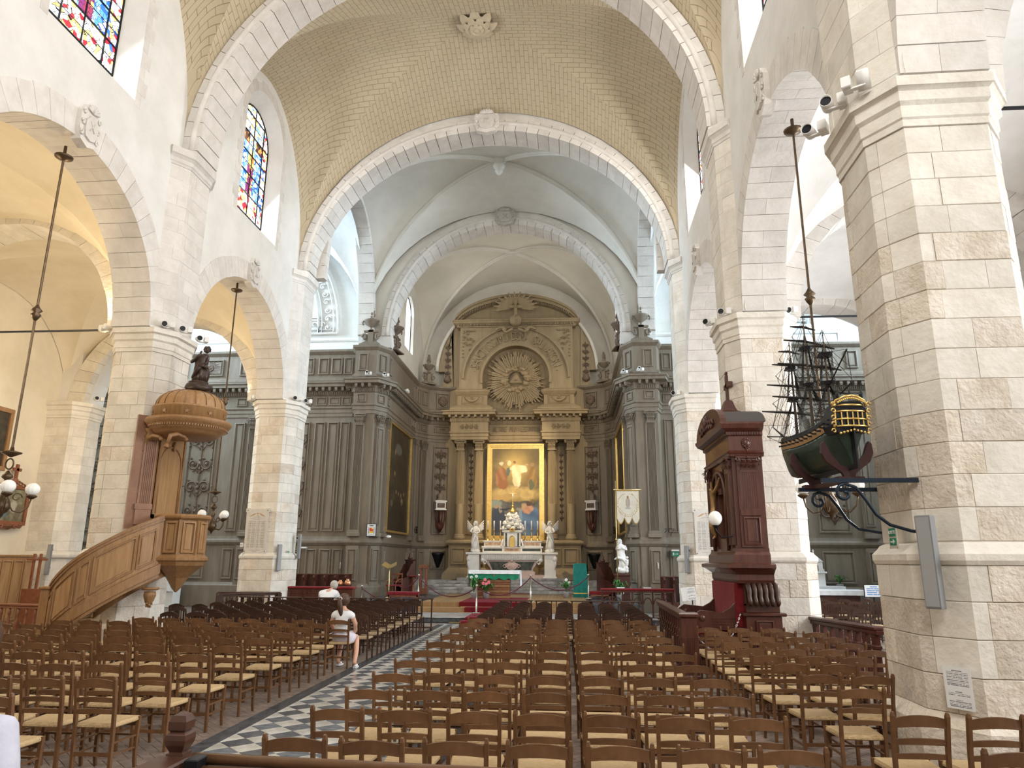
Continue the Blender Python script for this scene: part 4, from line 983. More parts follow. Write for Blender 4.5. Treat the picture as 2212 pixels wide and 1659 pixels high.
def face(b,c,r,yaw=0,tilt=0,hair=1,long_hair=0):
    T0=b.T; b.T=T0@Matrix.Translation(c)@Matrix.Rotation(yaw,4,'Z')@Matrix.Rotation(tilt,4,'X')
    b.sphere((0,0,0),r,16,12,(.82,.95,1.12)); b.sphere((0,-r*.9,-.08*r),r*.16,7,5,(.7,1,1.6)); b.sphere((0,-r*.72,-.55*r),r*.26,8,6,(1,.8,.6))
    for s in (-1,1):
        b.sphere((s*r*.32,-r*.80,r*.08),r*.13,7,5); b.sphere((s*r*.8,-.02*r,-.02),r*.2,7,5,(.5,1,1.4)); b.beam((s*r*.14,-r*.9,r*.27),(s*r*.5,-r*.78,r*.30),r*.12,r*.1)
    b.beam((-r*.22,-r*.86,-r*.45),(r*.22,-r*.86,-r*.45),r*.1,r*.09)
    if hair:
        for i in range(26):
            a=i*2.4; z=r*(1.05-1.6*(i/26)); q=r*sqrt(max(.1,1-(z/(1.15*r))**2)); x,y=q*cos(a)*.92,q*sin(a)
            if y<-r*.45 and z<r*.55: continue
            b.sphere((x,y+.05*r,z),r*.30,6,5)
    if long_hair:
        for s in (-1,1): b.tube([(s*r*.7,0,.3*r),(s*r*1.0,.1*r,-.5*r),(s*r*.8,.0,-1.4*r),(s*r*.5,.2*r,-2.1*r)],[.3*r,.36*r,.3*r,.1*r],7)
    b.T=T0; return b
def hand(b,p,d,up,s=1):
    # small five fingered hand: palm then fingers along d
    p=Vector(p);d=Vector(d).normalized();up=Vector(up); side=d.cross(up).normalized(); up=side.cross(d)
    b.beam(p,p+d*.085*s,.075*s,.028*s,up,.08*s,.022*s)
    for i in range(4):
        q=p+d*.082*s+side*(i-1.5)*.02*s; L=(.062,.074,.07,.055)[i]*s; b.tube([q,q+d*L*.5-up*.006*s,q+d*L*.9-up*.024*s],[.0095*s,.009*s,.007*s],6)
    q=p+d*.03*s+side*-.04*s; b.tube([q,q+d*.03*s-side*.022*s,q+d*.062*s-side*.026*s-up*.01*s],[.012*s,.011*s,.008*s],6)
    return b
# ------------------------------------------------------------------ sanctuary floor
PL=thing('sanctuary_steps','stepped sanctuary floor with dark marble riser and honey coloured plank platform','platform',(0,27,0))
def pb(nm,x0,x1,y0,y1,z0,z1,m,b=.01): return MB(R3(loc=(0,-27,0))).box(x0,x1,y0,y1,z0,z1,b).build(nm,m,PL)
pb('marble_riser',-5.6,5.6,24.05,25.0,.0,.15,BANDM); pb('marble_step',-5.6,5.6,24.0,26.2,.15,.18,GREYM)
MB(R3(loc=(0,-27,0))).box(-2.7,3.6,26.1,33,.18,.35,.01).build('lower_plank_step',PWOOD,PL)
for i in range(42):
    x=-2.62+i*.144; MB(R3(loc=(0,-27,0))).box(x,x+.14,26.5,33.1,.352,.51,.004).build('plank',PWOOD,PL)
pb('chancel_floor',-5.3,-2.75,26.6,37.5,.0,.47,BANDM); pb('chancel_floor',3.65,5.3,26.6,37.5,.0,.47,BANDM)
pb('marble_floor',-5.2,5.2,33.1,38,.0,.50,GREYM)
for i,(y,w) in enumerate(((33.4,4.6),(33.8,4.2),(34.2,3.6),(34.6,3.1),(35.0,2.6))):
    for k in range(4):
        x0=-w+2*w*k/4; pb('step_slab',x0+.004,x0+2*w/4-.004,y,37.3,.50+.13*i,.63+.13*i,GREYM,.02)
pb('footpace',-5.2,5.2,36.2,38.5,.5,1.02,GREYM)
cp=thing('red_carpet','deep red carpet running up the sanctuary steps to the altar table','carpet',(0,26,0))
for (x0,x1,y0,y1,z0,z1) in ((-.75,.95,23.5,24.2,0,.10),(-.62,.95,23.95,26.2,.0,.19),(-.95,1.1,26.05,26.7,.1,.36),(-1.2,1.15,26.45,29.9,.2,.52)): MB(R3(loc=(0,-26,0))).box(x0,x1,y0,y1,z0,z1,.01).build('carpet_step',REDC,cp)
MB().box(.2,1.0,33.0,36,.5,.53).build('carpet_strip',REDC,cp).location=(0,-26,0)
for z,y in ((.185,26.03),(.355,26.43),(.02,23.93)): MB(R3(loc=(0,-26,0))).tube([(-1.15,y,z),(1.05,y,z)],.012,6).build('carpet_rod',BRASS,cp)
# ------------------------------------------------------------------ altar table in front
t=thing('altar_table','wooden altar table under a green cloth with lace edged white linen','altar',(-.22,29.6,.51)); 
for i in range(9):
    z=.0+i*.105; MB().box(-.72,.62,-.3,.3,z+.004,z+.10,.01).build('slat',REDW if i%2 else OAK,t)
MB().box(-1.0,1.0,-.36,.36,1.0,1.06,.01).build('tabletop',OAK,t)
def drape(name,m,x0,x1,zt,zb,y,par,n=60,sc=0,amp=.012,th=.008,scn=5):
    vs=[];fs=[]; rows=8
    for j in range(rows+1):
        for i in range(n+1):
            u=i/n; bot=zb-(sc*abs(sin(pi*u*scn)) if sc else 0); z=zt+(bot-zt)*j/rows; vs.append((x0+(x1-x0)*u,y-amp*(j/rows)*(1+sin(u*40)),z))
    for j in range(rows):
        for i in range(n): a=j*(n+1)+i; fs.append((a,a+1,a+n+2,a+n+1))
    k=len(vs); vs+=[(a,b_+th,c) for a,b_,c in vs]; fs+=[tuple(q+k for q in f[::-1]) for f in fs]
    return MB().add(vs,fs).build(name,m,par,True)
drape('green_cloth',GREEN,-1.0,1.0,1.05,.78,-.375,t,sc=.07); MB().box(-1.04,1.04,-.39,.39,1.06,1.075,.006).build('linen_cloth',LINEN,t)
drape('lace_border',LINEN,-1.03,1.03,1.07,.955,-.40,t,sc=.018,scn=32)
for s in (-1,1):
    b=MB(Matrix.Translation((s*1.04,0,0))@Matrix.Rotation(pi/2*s,4,'Z')); o=drape('linen_end',LINEN,-.39,.39,1.07,.45,-.0,t,sc=.03,scn=6); o.matrix_local=Matrix.Translation((s*1.045,0,0))@Matrix.Rotation(s*pi/2,4,'Z')
MB(R3(loc=(-.0,-.405,.90))).box(-.012,.012,-.004,.004,-.05,.05).box(-.04,.04,-.004,.004,-.01,.012).build('embroidered_cross',mat('rust_embroidery',(.5,.14,.06)),t)
# ------------------------------------------------------------------ high altar
H=thing('high_altar','white marble high altar with dark inlay, sculpted clouds and gilt tabernacle door','altar',(0,36,0))
def hb(nm,fn,m=MARBLE,sm=False): b=MB(R3(loc=(0,-36,0))); fn(b); return b.build(nm,m,H,sm)
PINKM=mat('pink_marble',(.50,.36,.33),(.62,.48,.44),5,.3); DKM=mat('dark_green_marble',(.03,.04,.035),(.10,.11,.09),7,.25); AMB=mat('amber_marble',(.40,.22,.12),(.68,.52,.38),6,.3)
hb('base_step',lambda b:b.sweep([(-1.7,36.6),(-1.7,35.6),(1.7,35.6),(1.7,36.6)],[(-.9,1.0),(.12,1.0),(.12,1.14),(0,1.16),(0,1.28),(-.08,1.3),(-.9,1.3)]),PINKM)
hb('sarcophagus',lambda b:b.ext([(-1.12,1.3),(-1.15,1.42),(-1.02,1.5),(-1.05,1.6),(-1.25,1.85),(-1.42,2.0),(1.42,2.0),(1.25,1.85),(1.05,1.6),(1.02,1.5),(1.15,1.42),(1.12,1.3)],35.65,36.3),PINKM)
hb('dark_inlay',lambda b:b.ext([(-.95,1.52),(-.98,1.62),(-1.12,1.92),(1.12,1.92),(.98,1.62),(.95,1.52)],35.62,35.66),DKM)
def cart(b):
    for s in (-1,1):
        for q in range(3): b.tube([(s*(.12+.11*q+.09*cos(a)*(1-a/9)),35.58,1.78-.05*q+.11*sin(a)*(1-a/9)) for a in [j*.8 for j in range(9)]],.024,6)
    b.sphere((0,35.6,1.72),.19,14,10,(1.4,.3,1)); b.tube([(.26*cos(a),35.58,1.72+.18*sin(a)) for a in [j*pi/10 for j in range(20)]],.025,6,True); b.sphere((0,35.58,1.96),.08,8,6)
hb('cartouche',cart,PINKM,True)
for s in (-1,1): hb('scroll_corner',lambda b:(b.tube([(s*(1.32-.1*cos(a)*(1-a/9)),35.6,1.86+.13*sin(a)*(1-a/9)) for a in [j*.8 for j in range(9)]],.035,6),b.sphere((s*1.42,35.62,2.0),.12,10,8)),MARBLE,True)
hb('mensa',lambda b:b.box(-1.52,1.52,35.45,36.6,2.26,2.36,.02))
for i in range(34):
    x=-1.47+2.94*i/33; hb('gadroon',lambda b:b.sphere((x,35.55,2.14),.05,8,6,(.8,.9,2.4)),MARBLE,True)
hb('gadroon_band',lambda b:b.box(-1.45,1.45,35.56,36.5,2.0,2.27,.01))
hb('lower_gradine',lambda b:(b.box(-1.47,1.47,35.85,36.6,2.36,2.58,.01),b.box(-1.52,1.52,35.8,36.6,2.58,2.66,.01)))
for s in (-1,1):
    hb('inlay_strip',lambda b:b.box(min(s*.5,s*1.4),max(s*.5,s*1.4),35.84,35.86,2.42,2.54),DKM)
    hb('upper_gradine',lambda b:(b.box(min(s*.45,s*1.42),max(s*.45,s*1.42),36.02,36.6,2.66,2.88),b.box(min(s*.42,s*1.48),max(s*.42,s*1.48),35.98,36.6,2.88,2.93,.01)))
    hb('marble_panel',lambda b:b.box(min(s*.52,s*1.36),max(s*.52,s*1.36),36.0,36.03,2.70,2.85),AMB)
    hb('pedestal',lambda b:(b.box(min(s*1.55,s*2.2),max(s*1.55,s*2.2),35.5,36.2,1.0,1.22,.02),b.box(min(s*1.6,s*2.15),max(s*1.6,s*2.15),35.55,36.2,1.2,2.26,.01),b.box(min(s*1.52,s*2.26),max(s*1.52,s*2.26),35.45,36.25,2.26,2.36,.02)))
    hb('carved_mask',lambda b:(b.sphere((s*2.12,35.5,2.05),.11,12,9,(1,.7,1.3)),b.sphere((s*2.12,35.42,2.03),.03,6,5),b.tube([(s*2.12,35.48,1.92),(s*2.14,35.5,1.75),(s*2.1,35.52,1.55)],[.07,.05,.02],6)),MARBLE,True)
hb('nameplate',lambda b:b.box(-.4,.4,35.82,35.85,2.42,2.56),AMB)
text_on('inscription','MATER DEI',.11,.004,PANELD,Matrix.Translation((0,35.815-36,2.455))@Matrix.Rotation(pi/2,4,'X'),H)
# tabernacle
hb('tabernacle_body',lambda b:(b.box(-.42,.42,35.8,36.5,2.6,3.34,.02),b.box(-.5,.5,35.75,36.5,3.34,3.42,.02)))
for s in (-1,1): hb('green_colonnette',lambda b:b.box(min(s*.26,s*.34),max(s*.26,s*.34),35.77,35.82,2.66,3.3),DKM); hb('volute',lambda b:b.tube([(s*.46,35.85,3.0),(s*.5,35.82,2.8),(s*.56,35.8,2.68),(s*.5,35.78,2.64)],.045,6),MARBLE,True)
hb('door',lambda b:b.ext([(-.12,2.62),(.12,2.62),(.12,2.95)]+[(.12*cos(a),2.95+.18*sin(a)) for a in [pi*j/8 for j in range(1,8)]]+[(-.12,2.95)],35.76,35.80),GOLD)
hb('door_arch',lambda b:b.tube([(-.16,35.76,2.62),(-.16,35.76,2.95)]+[(.16*cos(a),35.76,2.95+.24*sin(a)) for a in [pi-pi*j/10 for j in range(1,10)]]+[(.16,35.76,2.95),(.16,35.76,2.62)],.03,6),MARBLE,True)
rnd=random.Random(4)
def clouds(b):
    for i in range(46):
        k=i/46; r=.5*(1-k*.75); a=i*2.4; b.sphere((r*cos(a),36.05+.22*(1-k)*sin(a),3.5+.85*k),rnd.uniform(.07,.14)*(1.1-.4*k),9,7,(1.2,.9,.9))
hb('sculpted_clouds',clouds,MARBLE,True)
for i,(x,z) in enumerate(((-.32,3.75),(.3,3.7),(-.1,3.98),(.2,4.05),(-.22,4.15),(.42,3.55),(-.45,3.5))):
    hb('cherub_head',lambda b:(b.sphere((x,35.78,z),.07,9,7),b.beam((x-.05,35.8,z-.03),(x-.16,35.8,z+.03),.06,.02,(0,1,0)),b.beam((x+.05,35.8,z-.03),(x+.16,35.8,z+.03),.06,.02,(0,1,0))),MARBLE,True)
hb('gilt_mount',lambda b:[b.sphere((.1*cos(a),35.74,3.44+.07*sin(a)),.045,7,5) for a in [j*.8 for j in range(8)]],GOLD,True)
cr=thing('altar_cross','tall gilt standing crucifix on top of the high altar','cross',(0,36.05,4.33))
MB().lathe([(.17,0),(.19,.04),(.12,.12),(.07,.18),(.05,.26),(.09,.30),(.04,.34),(.03,.4),(.05,.45),(.02,.5),(.02,.62)],12).build('foot',GOLD,cr,True)
for i in range(3): a=i*2.09-1.57; MB().tube([(.1*cos(a),.1*sin(a),.05),(.2*cos(a),.2*sin(a),.02),(.2*cos(a),.2*sin(a),-.04)],.02,6).build('claw',GOLD,cr,True)
MB().box(-.018,.018,-.012,.012,.6,1.13).box(-.15,.15,-.012,.012,.93,.965).sphere((-.16,0,.947),.025,6,5).sphere((.16,0,.947),.025,6,5).sphere((0,0,1.14),.028,6,5).build('crucifix',GOLD,cr)
MB().tube([(0,-.03,.9),(0,-.035,.8),(0,-.03,.68)],[.022,.026,.012],6).tube([(-.1,-.02,.95),(0,-.03,.9),(.1,-.02,.95)],.009,5).sphere((0,-.035,.94),.022,6,5).build('corpus',MARBLE,cr,True)
cd=thing('altar_candlestick','','candlestick',(0,0,0))
MB().lathe([(.12,0),(.12,.03),(.05,.08),(.03,.14),(.05,.18),(.055,.22),(.025,.28),(.035,.36),(.02,.42),(.03,.5),(.055,.53),(.06,.55),(.01,.56)],12).build('stick',BRASS,cd,True)
MB().lathe([(.034,.55),(.034,.97),(.028,.985),(.001,.985)],10).build('candle',LINEN,cd,True); MB().tube([(0,0,.98),(0,0,1.01)],.004,4).build('wick',BLACK,[o for o in bpy.data.objects if o.name=='candle'][0])
index_kids(); xs=[-1.26,-.95,-.63,.62,.94,1.25]; od=['leftmost','second from the left','third from the left','fourth from the left','fifth','rightmost']
for i,x in enumerate(xs):
    o=cd if i==0 else cd.copy()
    if i==0: cd.location=(x,36.25,2.93); cd['label']='leftmost of six gilt candlesticks with white candles on the high altar'; cd['group']='altar candlesticks'
    else: dup(cd,(x,36.25,2.93),0,'%s of six gilt candlesticks on the high altar'%od[i],'altar candlesticks')
for o in [q for q in bpy.data.objects if q.name.startswith('altar_candlestick') and q.type=='EMPTY' and q not in ()]: pass
def angel(x,y,z,s,label,mirror=1):
    t=thing('angel_statue',label,'statue',(x,y,z)); T=Matrix.Diagonal((s*mirror,s,s,1))
    b=MB(T); [b.sphere((.12*cos(i*2.1),.08*sin(i*1.3),.06+.04*(i%3)),.13,9,7,(1.2,1,.8)) for i in range(9)]; b.build('rock_base',MARBLE,t,True)
    b=MB(T); robe(b,[(.02,0,.12,.2,.16),(.0,0,.35,.19,.15),(-.02,-.01,.6,.17,.13),(0,0,.85,.15,.11),(.01,0,1.0,.12,.09),(.02,0,1.15,.15,.09),(.03,0,1.26,.12,.08),(.03,0,1.3,.05,.05)],folds=7,amp=.16,seed=1)
    b.tube([(-.1,-.16,.2),(-.12,-.2,.5),(.05,-.19,.8),(.16,-.1,1.0)],[.05,.06,.05,.03],7); b.tube([(.14,-.08,.15),(.16,-.12,.5),(.08,-.15,.85)],[.04,.05,.03],7)
    b.tube([(-.13,0,1.2),(-.22,-.1,1.02),(-.06,-.2,.95),(.08,-.18,1.02)],[.05,.045,.035,.025],8); b.tube([(.16,0,1.2),(.24,-.08,1.0),(.1,-.2,.92),(-.02,-.2,.98)],[.05,.045,.035,.025],8)
    hand(b,(.06,-.2,1.02),(.6,-.2,.3),(0,-1,0),.8); hand(b,(-.02,-.21,.98),(-.7,-.1,.2),(0,-1,0),.8); b.build('draped_body',MARBLE,t,True)
    b=MB(T); b.tube([(.03,0,1.28),(.03,-.01,1.36)],.04,8); face(b,(.03,-.02,1.44),.095,.3,.15,1,1); b.build('head',MARBLE,t,True)
    for sg in (-1,1):
        b=MB(T)
        for k in range(7):
            u=k/6; L=.62-.07*k; x0=sg*(.08+.02*k); b.beam((x0,.1,1.18-.02*k),(x0+sg*(.22+.13*(1-u)),.14+.05*k/6,1.18+L*(.65-.75*u)),.07,.02,(0,1,0),.035,.012)
        b.build('wing',MARBLE,t,True)
    return t
angel(-1.86,35.85,2.36,.98,'white marble angel with folded wings on the left end of the high altar')
angel(1.88,35.85,2.36,.98,'white marble angel with raised wings on the right end of the high altar',-1)
# ------------------------------------------------------------------ painting over the high altar
PT=thing('altar_painting','large gilt framed painting of a white robed figure raised on clouds above the altar','painting',(0,38.05,2.98))
for d0,d1,y in ((0,.10,-.16),(.09,.17,-.11),(.16,.26,-.07)):
    b=MB(); W_,H_=1.53,5.12
    for (x0,x1,z0,z1) in ((-W_+d0,W_-d0,d0,d1),(-W_+d0,W_-d0,H_-d1,H_-d0),(-W_+d0,-W_+d1,d1,H_-d1),(W_-d1,W_-d0,d1,H_-d1)): b.box(x0,x1,y,0,z0,z1)
    b.build('frame',GOLD,PT)
def blob(u,v,cx,cy,rx,ry,p=2,soft=.35):
    d=(abs((u-cx)/rx)**p+abs((v-cy)/ry)**p); return max(0,min(1,(1-d)/soft))
def altart(u,v):
    wu=fbm(u*7,v*13,21)*.05; wv=fbm(u*7,v*13,33)*.03; u+=wu; v+=wv
    n=fbm(u*3,v*6,1); n2=fbm(u*8,v*14,7)
    glow=math.exp(-((u-.5)**2/.10+(v-.80)**2/.035)); c=mixc((.16,.12,.06),(.50,.36,.13),glow+n*.3)
    cl=blob(u+n*.1,v+n*.06,.5,.47,.62,.11,2,.6); c=mixc(c,(.58,.42,.17),cl*(.75+n2*.5)); cl2=blob(u+n*.15,v+n*.08,.22,.42,.2,.06,2,.5); c=mixc(c,(.45,.30,.12),cl2)
    if v<.40+n*.06: c=mixc((.07,.075,.08),(.16,.15,.13),.5+n*1.2); c=mixc(c,(.22,.27,.24),blob(u,v,.06,.36,.2,.05,2,.5))
    st=lambda a,b_,k: mixc(a,b_,.5+.5*sin(k))
    # left red robed elder, right ochre elder, central white figure
    c=mixc(c,st((.25,.11,.05),(.34,.17,.08),u*40+v*26),blob(u,v,.20,.66,.14,.13,2.2)); c=mixc(c,(.12,.14,.12),blob(u,v,.34,.73,.045,.06)); c=mixc(c,(.60,.52,.38),blob(u,v,.20,.82,.05,.03)); c=mixc(c,(.28,.12,.055),blob(u,v,.24,.58,.12,.06))
    c=mixc(c,st((.24,.145,.055),(.34,.21,.08),u*40-v*30),blob(u,v,.84,.66,.11,.14,2.2)); c=mixc(c,(.12,.13,.08),blob(u,v,.83,.58,.05,.07)); c=mixc(c,(.35,.22,.12),blob(u,v,.84,.81,.035,.022))
    w=st((.70,.58,.34),(.84,.74,.48),u*34+v*22); c=mixc(c,w,blob(u,v,.52,.68,.10,.15,2.4)); c=mixc(c,w,blob(u,v,.62,.76,.13,.05)); c=mixc(c,w,blob(u,v,.48,.77,.14,.028)); c=mixc(c,w,blob(u,v,.36,.83,.045,.035))
    c=mixc(c,(.45,.25,.12),blob(u,v,.48,.835,.036,.022)); c=mixc(c,(.22,.11,.05),blob(u,v,.48,.845,.036,.012)); c=mixc(c,(.55,.36,.2),blob(u,v,.32,.86,.03,.01)); c=mixc(c,(.55,.36,.2),blob(u,v,.74,.81,.03,.01)); c=mixc(c,(.5,.33,.18),blob(u,v,.50,.555,.06,.01))
    # dark foreground figures
    c=mixc(c,(.05,.06,.09),blob(u,v,.14,.18,.16,.15,2.5)); c=mixc(c,(.36,.25,.17),blob(u,v,.11,.325,.05,.02)); c=mixc(c,(.30,.26,.22),blob(u,v,.18,.30,.03,.05)); c=mixc(c,(.04,.05,.07),blob(u,v,.3,.30,.14,.012))
    c=mixc(c,st((.08,.13,.25),(.12,.20,.34),v*40+u*9),blob(u,v,.78,.17,.22,.18,2.6)); c=mixc(c,st((.42,.22,.15),(.52,.29,.19),u*40+v*60),blob(u,v,.75,.31,.14,.065)); c=mixc(c,(.10,.06,.05),blob(u,v,.78,.365,.075,.03)); c=mixc(c,(.44,.33,.2),blob(u,v,.68,.345,.05,.03)*.7)
    c=mixc(c,(.33,.32,.28),blob(u,v,.58,.30,.09,.02)*.6); c=mixc(c,(.24,.35,.48),blob(u,v,.60,.22,.04,.09)*.7)
    return tuple(q*(1+.12*n2) for q in c)
picture('canvas',2.56,4.62,110,200,altart,vmat('oil_on_canvas',.45),PT,Matrix.Translation((0,-.05,.25)))
MB().box(-1.3,1.3,-.045,0,.2,4.9).build('stretcher_back',PANELD,PT)
# choir side paintings
def darkp(u,v):
    n=fbm(u*5,v*9,3); c=mixc((.022,.017,.011),(.08,.06,.036),.4+n+.3*v); c=mixc(c,(.16,.16,.13),blob(u,v,.45,.80,.16,.06)*.7); c=mixc(c,(.32,.20,.10),blob(u,v,.30,.76,.03,.03))
    for (a,q,r) in ((.22,.26,.05),(.3,.55,.035),(.4,.38,.03),(.5,.37,.03),(.62,.36,.03),(.75,.38,.03),(.68,.30,.06)): c=mixc(c,(.34,.22,.12),blob(u,v,a,q,r,r*.7)*.75)
    if v<.3: c=mixc(c,(.03,.022,.015),.5)
    if sin(u*50+n*6)>.93 and .3<v<.75: c=mixc(c,(.09,.07,.04),.4)
    return c
DM=vmat('dark_oil_on_canvas',.55)
for s,nm in ((-1,'left'),(1,'right')):
    t=thing('choir_painting','very dark tall gilt framed painting on the %s choir wall'%nm,'painting',(s*5.34,33.55,3.1),s*-pi/2)
    for (x0,x1,z0,z1) in ((-2.28,2.28,.06,.16),(-2.28,2.28,4.95,5.04),(-2.28,-2.2,.16,4.95),(2.2,2.28,.16,4.95)): MB().box(x0,x1,-.14,0,z0,z1,.02).build('frame',GOLD,t)
    picture('canvas',4.4,4.8,70,90,darkp,DM,t,Matrix.Translation((0,-.05,.16))); MB().box(-2.2,2.2,-.045,0,.16,4.95).build('stretcher_back',PANELD,t)
# ------------------------------------------------------------------ oak pulpit round the pier
PU=thing('pulpit','oak pulpit with arched back panel and curving panelled stair against the pier','pulpit',(-5.75,15.35,0))
IP=R3(loc=(5.75,-15.35,0))
cx,cy=-5.75,15.35
def octo(r,n=8,a0=pi/8):
    r=r*.86
    return [(cx+r*cos(a0+2*pi*i/n),cy+r*sin(a0+2*pi*i/n)) for i in range(n)]
def pub(nm,fn,m=OAK,sm=False,par=None): b=MB(IP.copy()); fn(b); return b.build(nm,m,par or PU,sm)
pub('tub_core',lambda b:b.ext(octo(.55),1.98,2.82,'z'),OAKP)
pub('tub_top_rail',lambda b:b.sweep(octo(.55),[(-.08,2.80),(.03,2.80),(.08,2.84),(.09,2.88),(.05,2.92),(-.08,2.92)],True))
pub('tub_base_mould',lambda b:b.sweep(octo(.55),[(-.08,1.90),(.04,1.90),(.10,1.95),(.10,2.0),(.03,2.06),(-.08,2.06)],True))
O8=octo(.555)
for i in range(8):
    P,Q=O8[i],O8[(i+1)%8]; L=slen(P,Q); T=IP@segT(P,Q); panel(T,.05,L-.05,2.10,2.76,PU,OAKP,sc=.55)
    MB(T).box(-.035,.035,-.02,.03,2.05,2.81).build('stile',OAK,PU)
pub('corbel',lambda b:b.lathe([(.02,1.28),(.09,1.36),(.16,1.48),(.22,1.58),(.34,1.7),(.5,1.84),(.54,1.92)],8,(cx,cy,0),pi/8,pi/8+2*pi),OAK)
pub('pine_cone_drop',lambda b:(b.lathe([(.17,1.48),(.17,1.44),(.12,1.42)],14,(-5.95,14.72,-.08)),b.lathe([(.11,1.38),(.12,1.3),(.09,1.2),(.03,1.08),(.0,1.05)],12,(-5.95,14.72,-.06)),[b.sphere((-5.95+.1*(1-k/34)*cos(k*2.4),14.72+.1*(1-k/34)*sin(k*2.4),1.31-.011*k-.06),.026,6,4) for k in range(22)]),OAK,True)
# back boards on the pier
P1=[(-6.74,14.76),(-6.33,15.2),(-6.26,15.28)]; PKW=mat('glossy_pinkish_oak',(.27,.145,.095),(.34,.19,.125),3,.25,coat=.4)
T=IP@segT((-6.93,14.66),(-6.45,15.2)); L=slen((-6.93,14.66),(-6.45,15.2))
MB(T).box(L*.30,L,-.02,.06,2.6,5.1).build('side_board',PKW,PU); MB(T).ext(flute_poly(L*.56,L*.95,.05,6),3.15,4.55,'z').build('fluted_pilaster',PKW,PU)
MB(T).box(L*.50,L*.99,-.08,0,3.02,3.15,.01).box(L*.53,L*.97,-.07,0,2.7,3.02).build('pilaster_base',PKW,PU); MB(T).lathe([(.10,4.55),(.16,4.62),(.12,4.7),(.17,4.76),(.17,4.8)],10,(L*.75,-.03,0)).build('pilaster_capital',OAK,PU,True)
T=IP@segT((-6.42,15.16),(-6.42,16.1)); MB(T).box(0,1.06,-.02,.08,2.0,4.75).build('back_board',OAKP,PU)
MB(T).tube([(.10,-.03,2.95),(.10,-.03,4.1)]+[(.53-.43*cos(pi*i/12),-.03,4.1+.38*sin(pi*i/12)) for i in range(13)]+[(.96,-.03,2.95)],.022,6).build('arched_moulding',OAK,PU,True)
MB(T).box(0,.06,-.05,0,2.85,4.75).box(1.0,1.06,-.05,0,2.85,4.75).box(0,1.06,-.05,0,2.85,2.93).build('board_frame',OAK,PU)
MB(T).sphere((.53,-.06,4.5),.06,8,6,(.8,.8,2)).build('keystone_drop',OAK,PU,True)
# stair
def bez(t): 
    N,Cc,E_=(-7.76,14.2),(-6.85,13.4),(-5.92,14.88); a=(1-t)**2; b_=2*t*(1-t); c=t*t; return (a*N[0]+b_*Cc[0]+c*E_[0],a*N[1]+b_*Cc[1]+c*E_[1])
n=24; PB=[bez(i/n) for i in range(n+1)]; ztop=[1.42+1.48*(i/n)**.93 for i in range(n+1)]; zbt=[.30+1.48*(i/n)**1.05 for i in range(n+1)]
def ribbon(b,pb_,z0,z1,o0,o1):
    k=len(pb_); vs=[]
    for i in range(k):
        a,c=pb_[max(0,i-1)],pb_[min(k-1,i+1)]; dx,dy=c[0]-a[0],c[1]-a[1]; l=hypot(dx,dy); nx,ny=dy/l,-dx/l
        for o,z in ((o0,z0[i]),(o1,z0[i]),(o1,z1[i]),(o0,z1[i])): vs.append((pb_[i][0]+nx*o,pb_[i][1]+ny*o,z))
    fs=[(4*i+q,4*i+(q+1)%4,4*i+4+(q+1)%4,4*i+4+q) for i in range(k-1) for q in range(4)]+[(0,1,2,3),(4*k-1,4*k-2,4*k-3,4*k-4)]
    return b.add(vs,fs)
pub('stair_panelling',lambda b:ribbon(b,PB,zbt,[z-.04 for z in ztop],-.05,0),OAKP)
pub('handrail',lambda b:ribbon(b,PB,[z-.06 for z in ztop],ztop,-.08,.05)); pub('handrail_bead',lambda b:ribbon(b,PB,[z-.12 for z in ztop],[z-.06 for z in ztop],-.06,.03))
pub('stringer',lambda b:ribbon(b,PB,[z-.10 for z in zbt],[z+.10 for z in zbt],-.08,.07)); pub('stringer_bead',lambda b:ribbon(b,PB,[z-.18 for z in zbt],[z-.10 for z in zbt],-.08,.03)); pub('soffit',lambda b:ribbon(b,PB,[z-.16 for z in zbt],[z-.12 for z in zbt],-.75,.0))
for (a,c) in ((0,2),(3,9),(10,12),(13,20),(20.6,23)):
    k=8; pp=[bez((a+(c-a)*i/k)/n) for i in range(k+1)]; f=lambda t,Z:(lambda i:Z[int(i)]+(Z[min(n,int(i)+1)]-Z[int(i)])*(i-int(i)))(t)
    zt=[f(min(n,a+(c-a)*i/k),ztop)-.24 for i in range(k+1)]; zb=[f(min(n,a+(c-a)*i/k),zbt)+.20 for i in range(k+1)]
    for nm,z0,z1,m,o in (('panel_rail',[z-.035 for z in zt],zt,OAK,.03),('panel_rail',zb,[z+.035 for z in zb],OAK,.03),('raised_panel',[z+.09 for z in zb],[z-.09 for z in zt],OAKP,.018)):
        q=pp if m is OAK else pp[1:-1]; z0=z0 if m is OAK else z0[1:-1]; z1=z1 if m is OAK else z1[1:-1]; pub(nm,lambda b:ribbon(b,q,z0,z1,-.01,o),m)
    for e in (0,k): 
        i=e; x,y=pp[i]; pub('panel_stile',lambda b:b.tube([(x,y-.01,zb[i]),(x,y-.01,zt[i])],.024,6))
pub('newel',lambda b:(b.box(-7.90,-7.72,14.12,14.30,0,1.36,.01),b.box(-7.93,-7.69,14.09,14.33,1.36,1.43,.02),b.box(-7.92,-7.70,14.10,14.32,0,.12,.01)))
for i in range(9):
    t_=(i+.5)/10; x,y=bez(t_); dx,dy=bez(t_+.01)[0]-x,bez(t_+.01)[1]-y; T=IP@Matrix.Translation((x,y,0))@Matrix.Rotation(atan2(dy,dx),4,'Z'); z=.28+1.5*t_; MB(T).box(-.16,.16,.0,.72,z-.03,z+.0,.005).build('tread',OAK,PU)
IN=[(p[0]*.35+.65*(p[0]+.25),p[1]+.62) for p in PB[8:]]
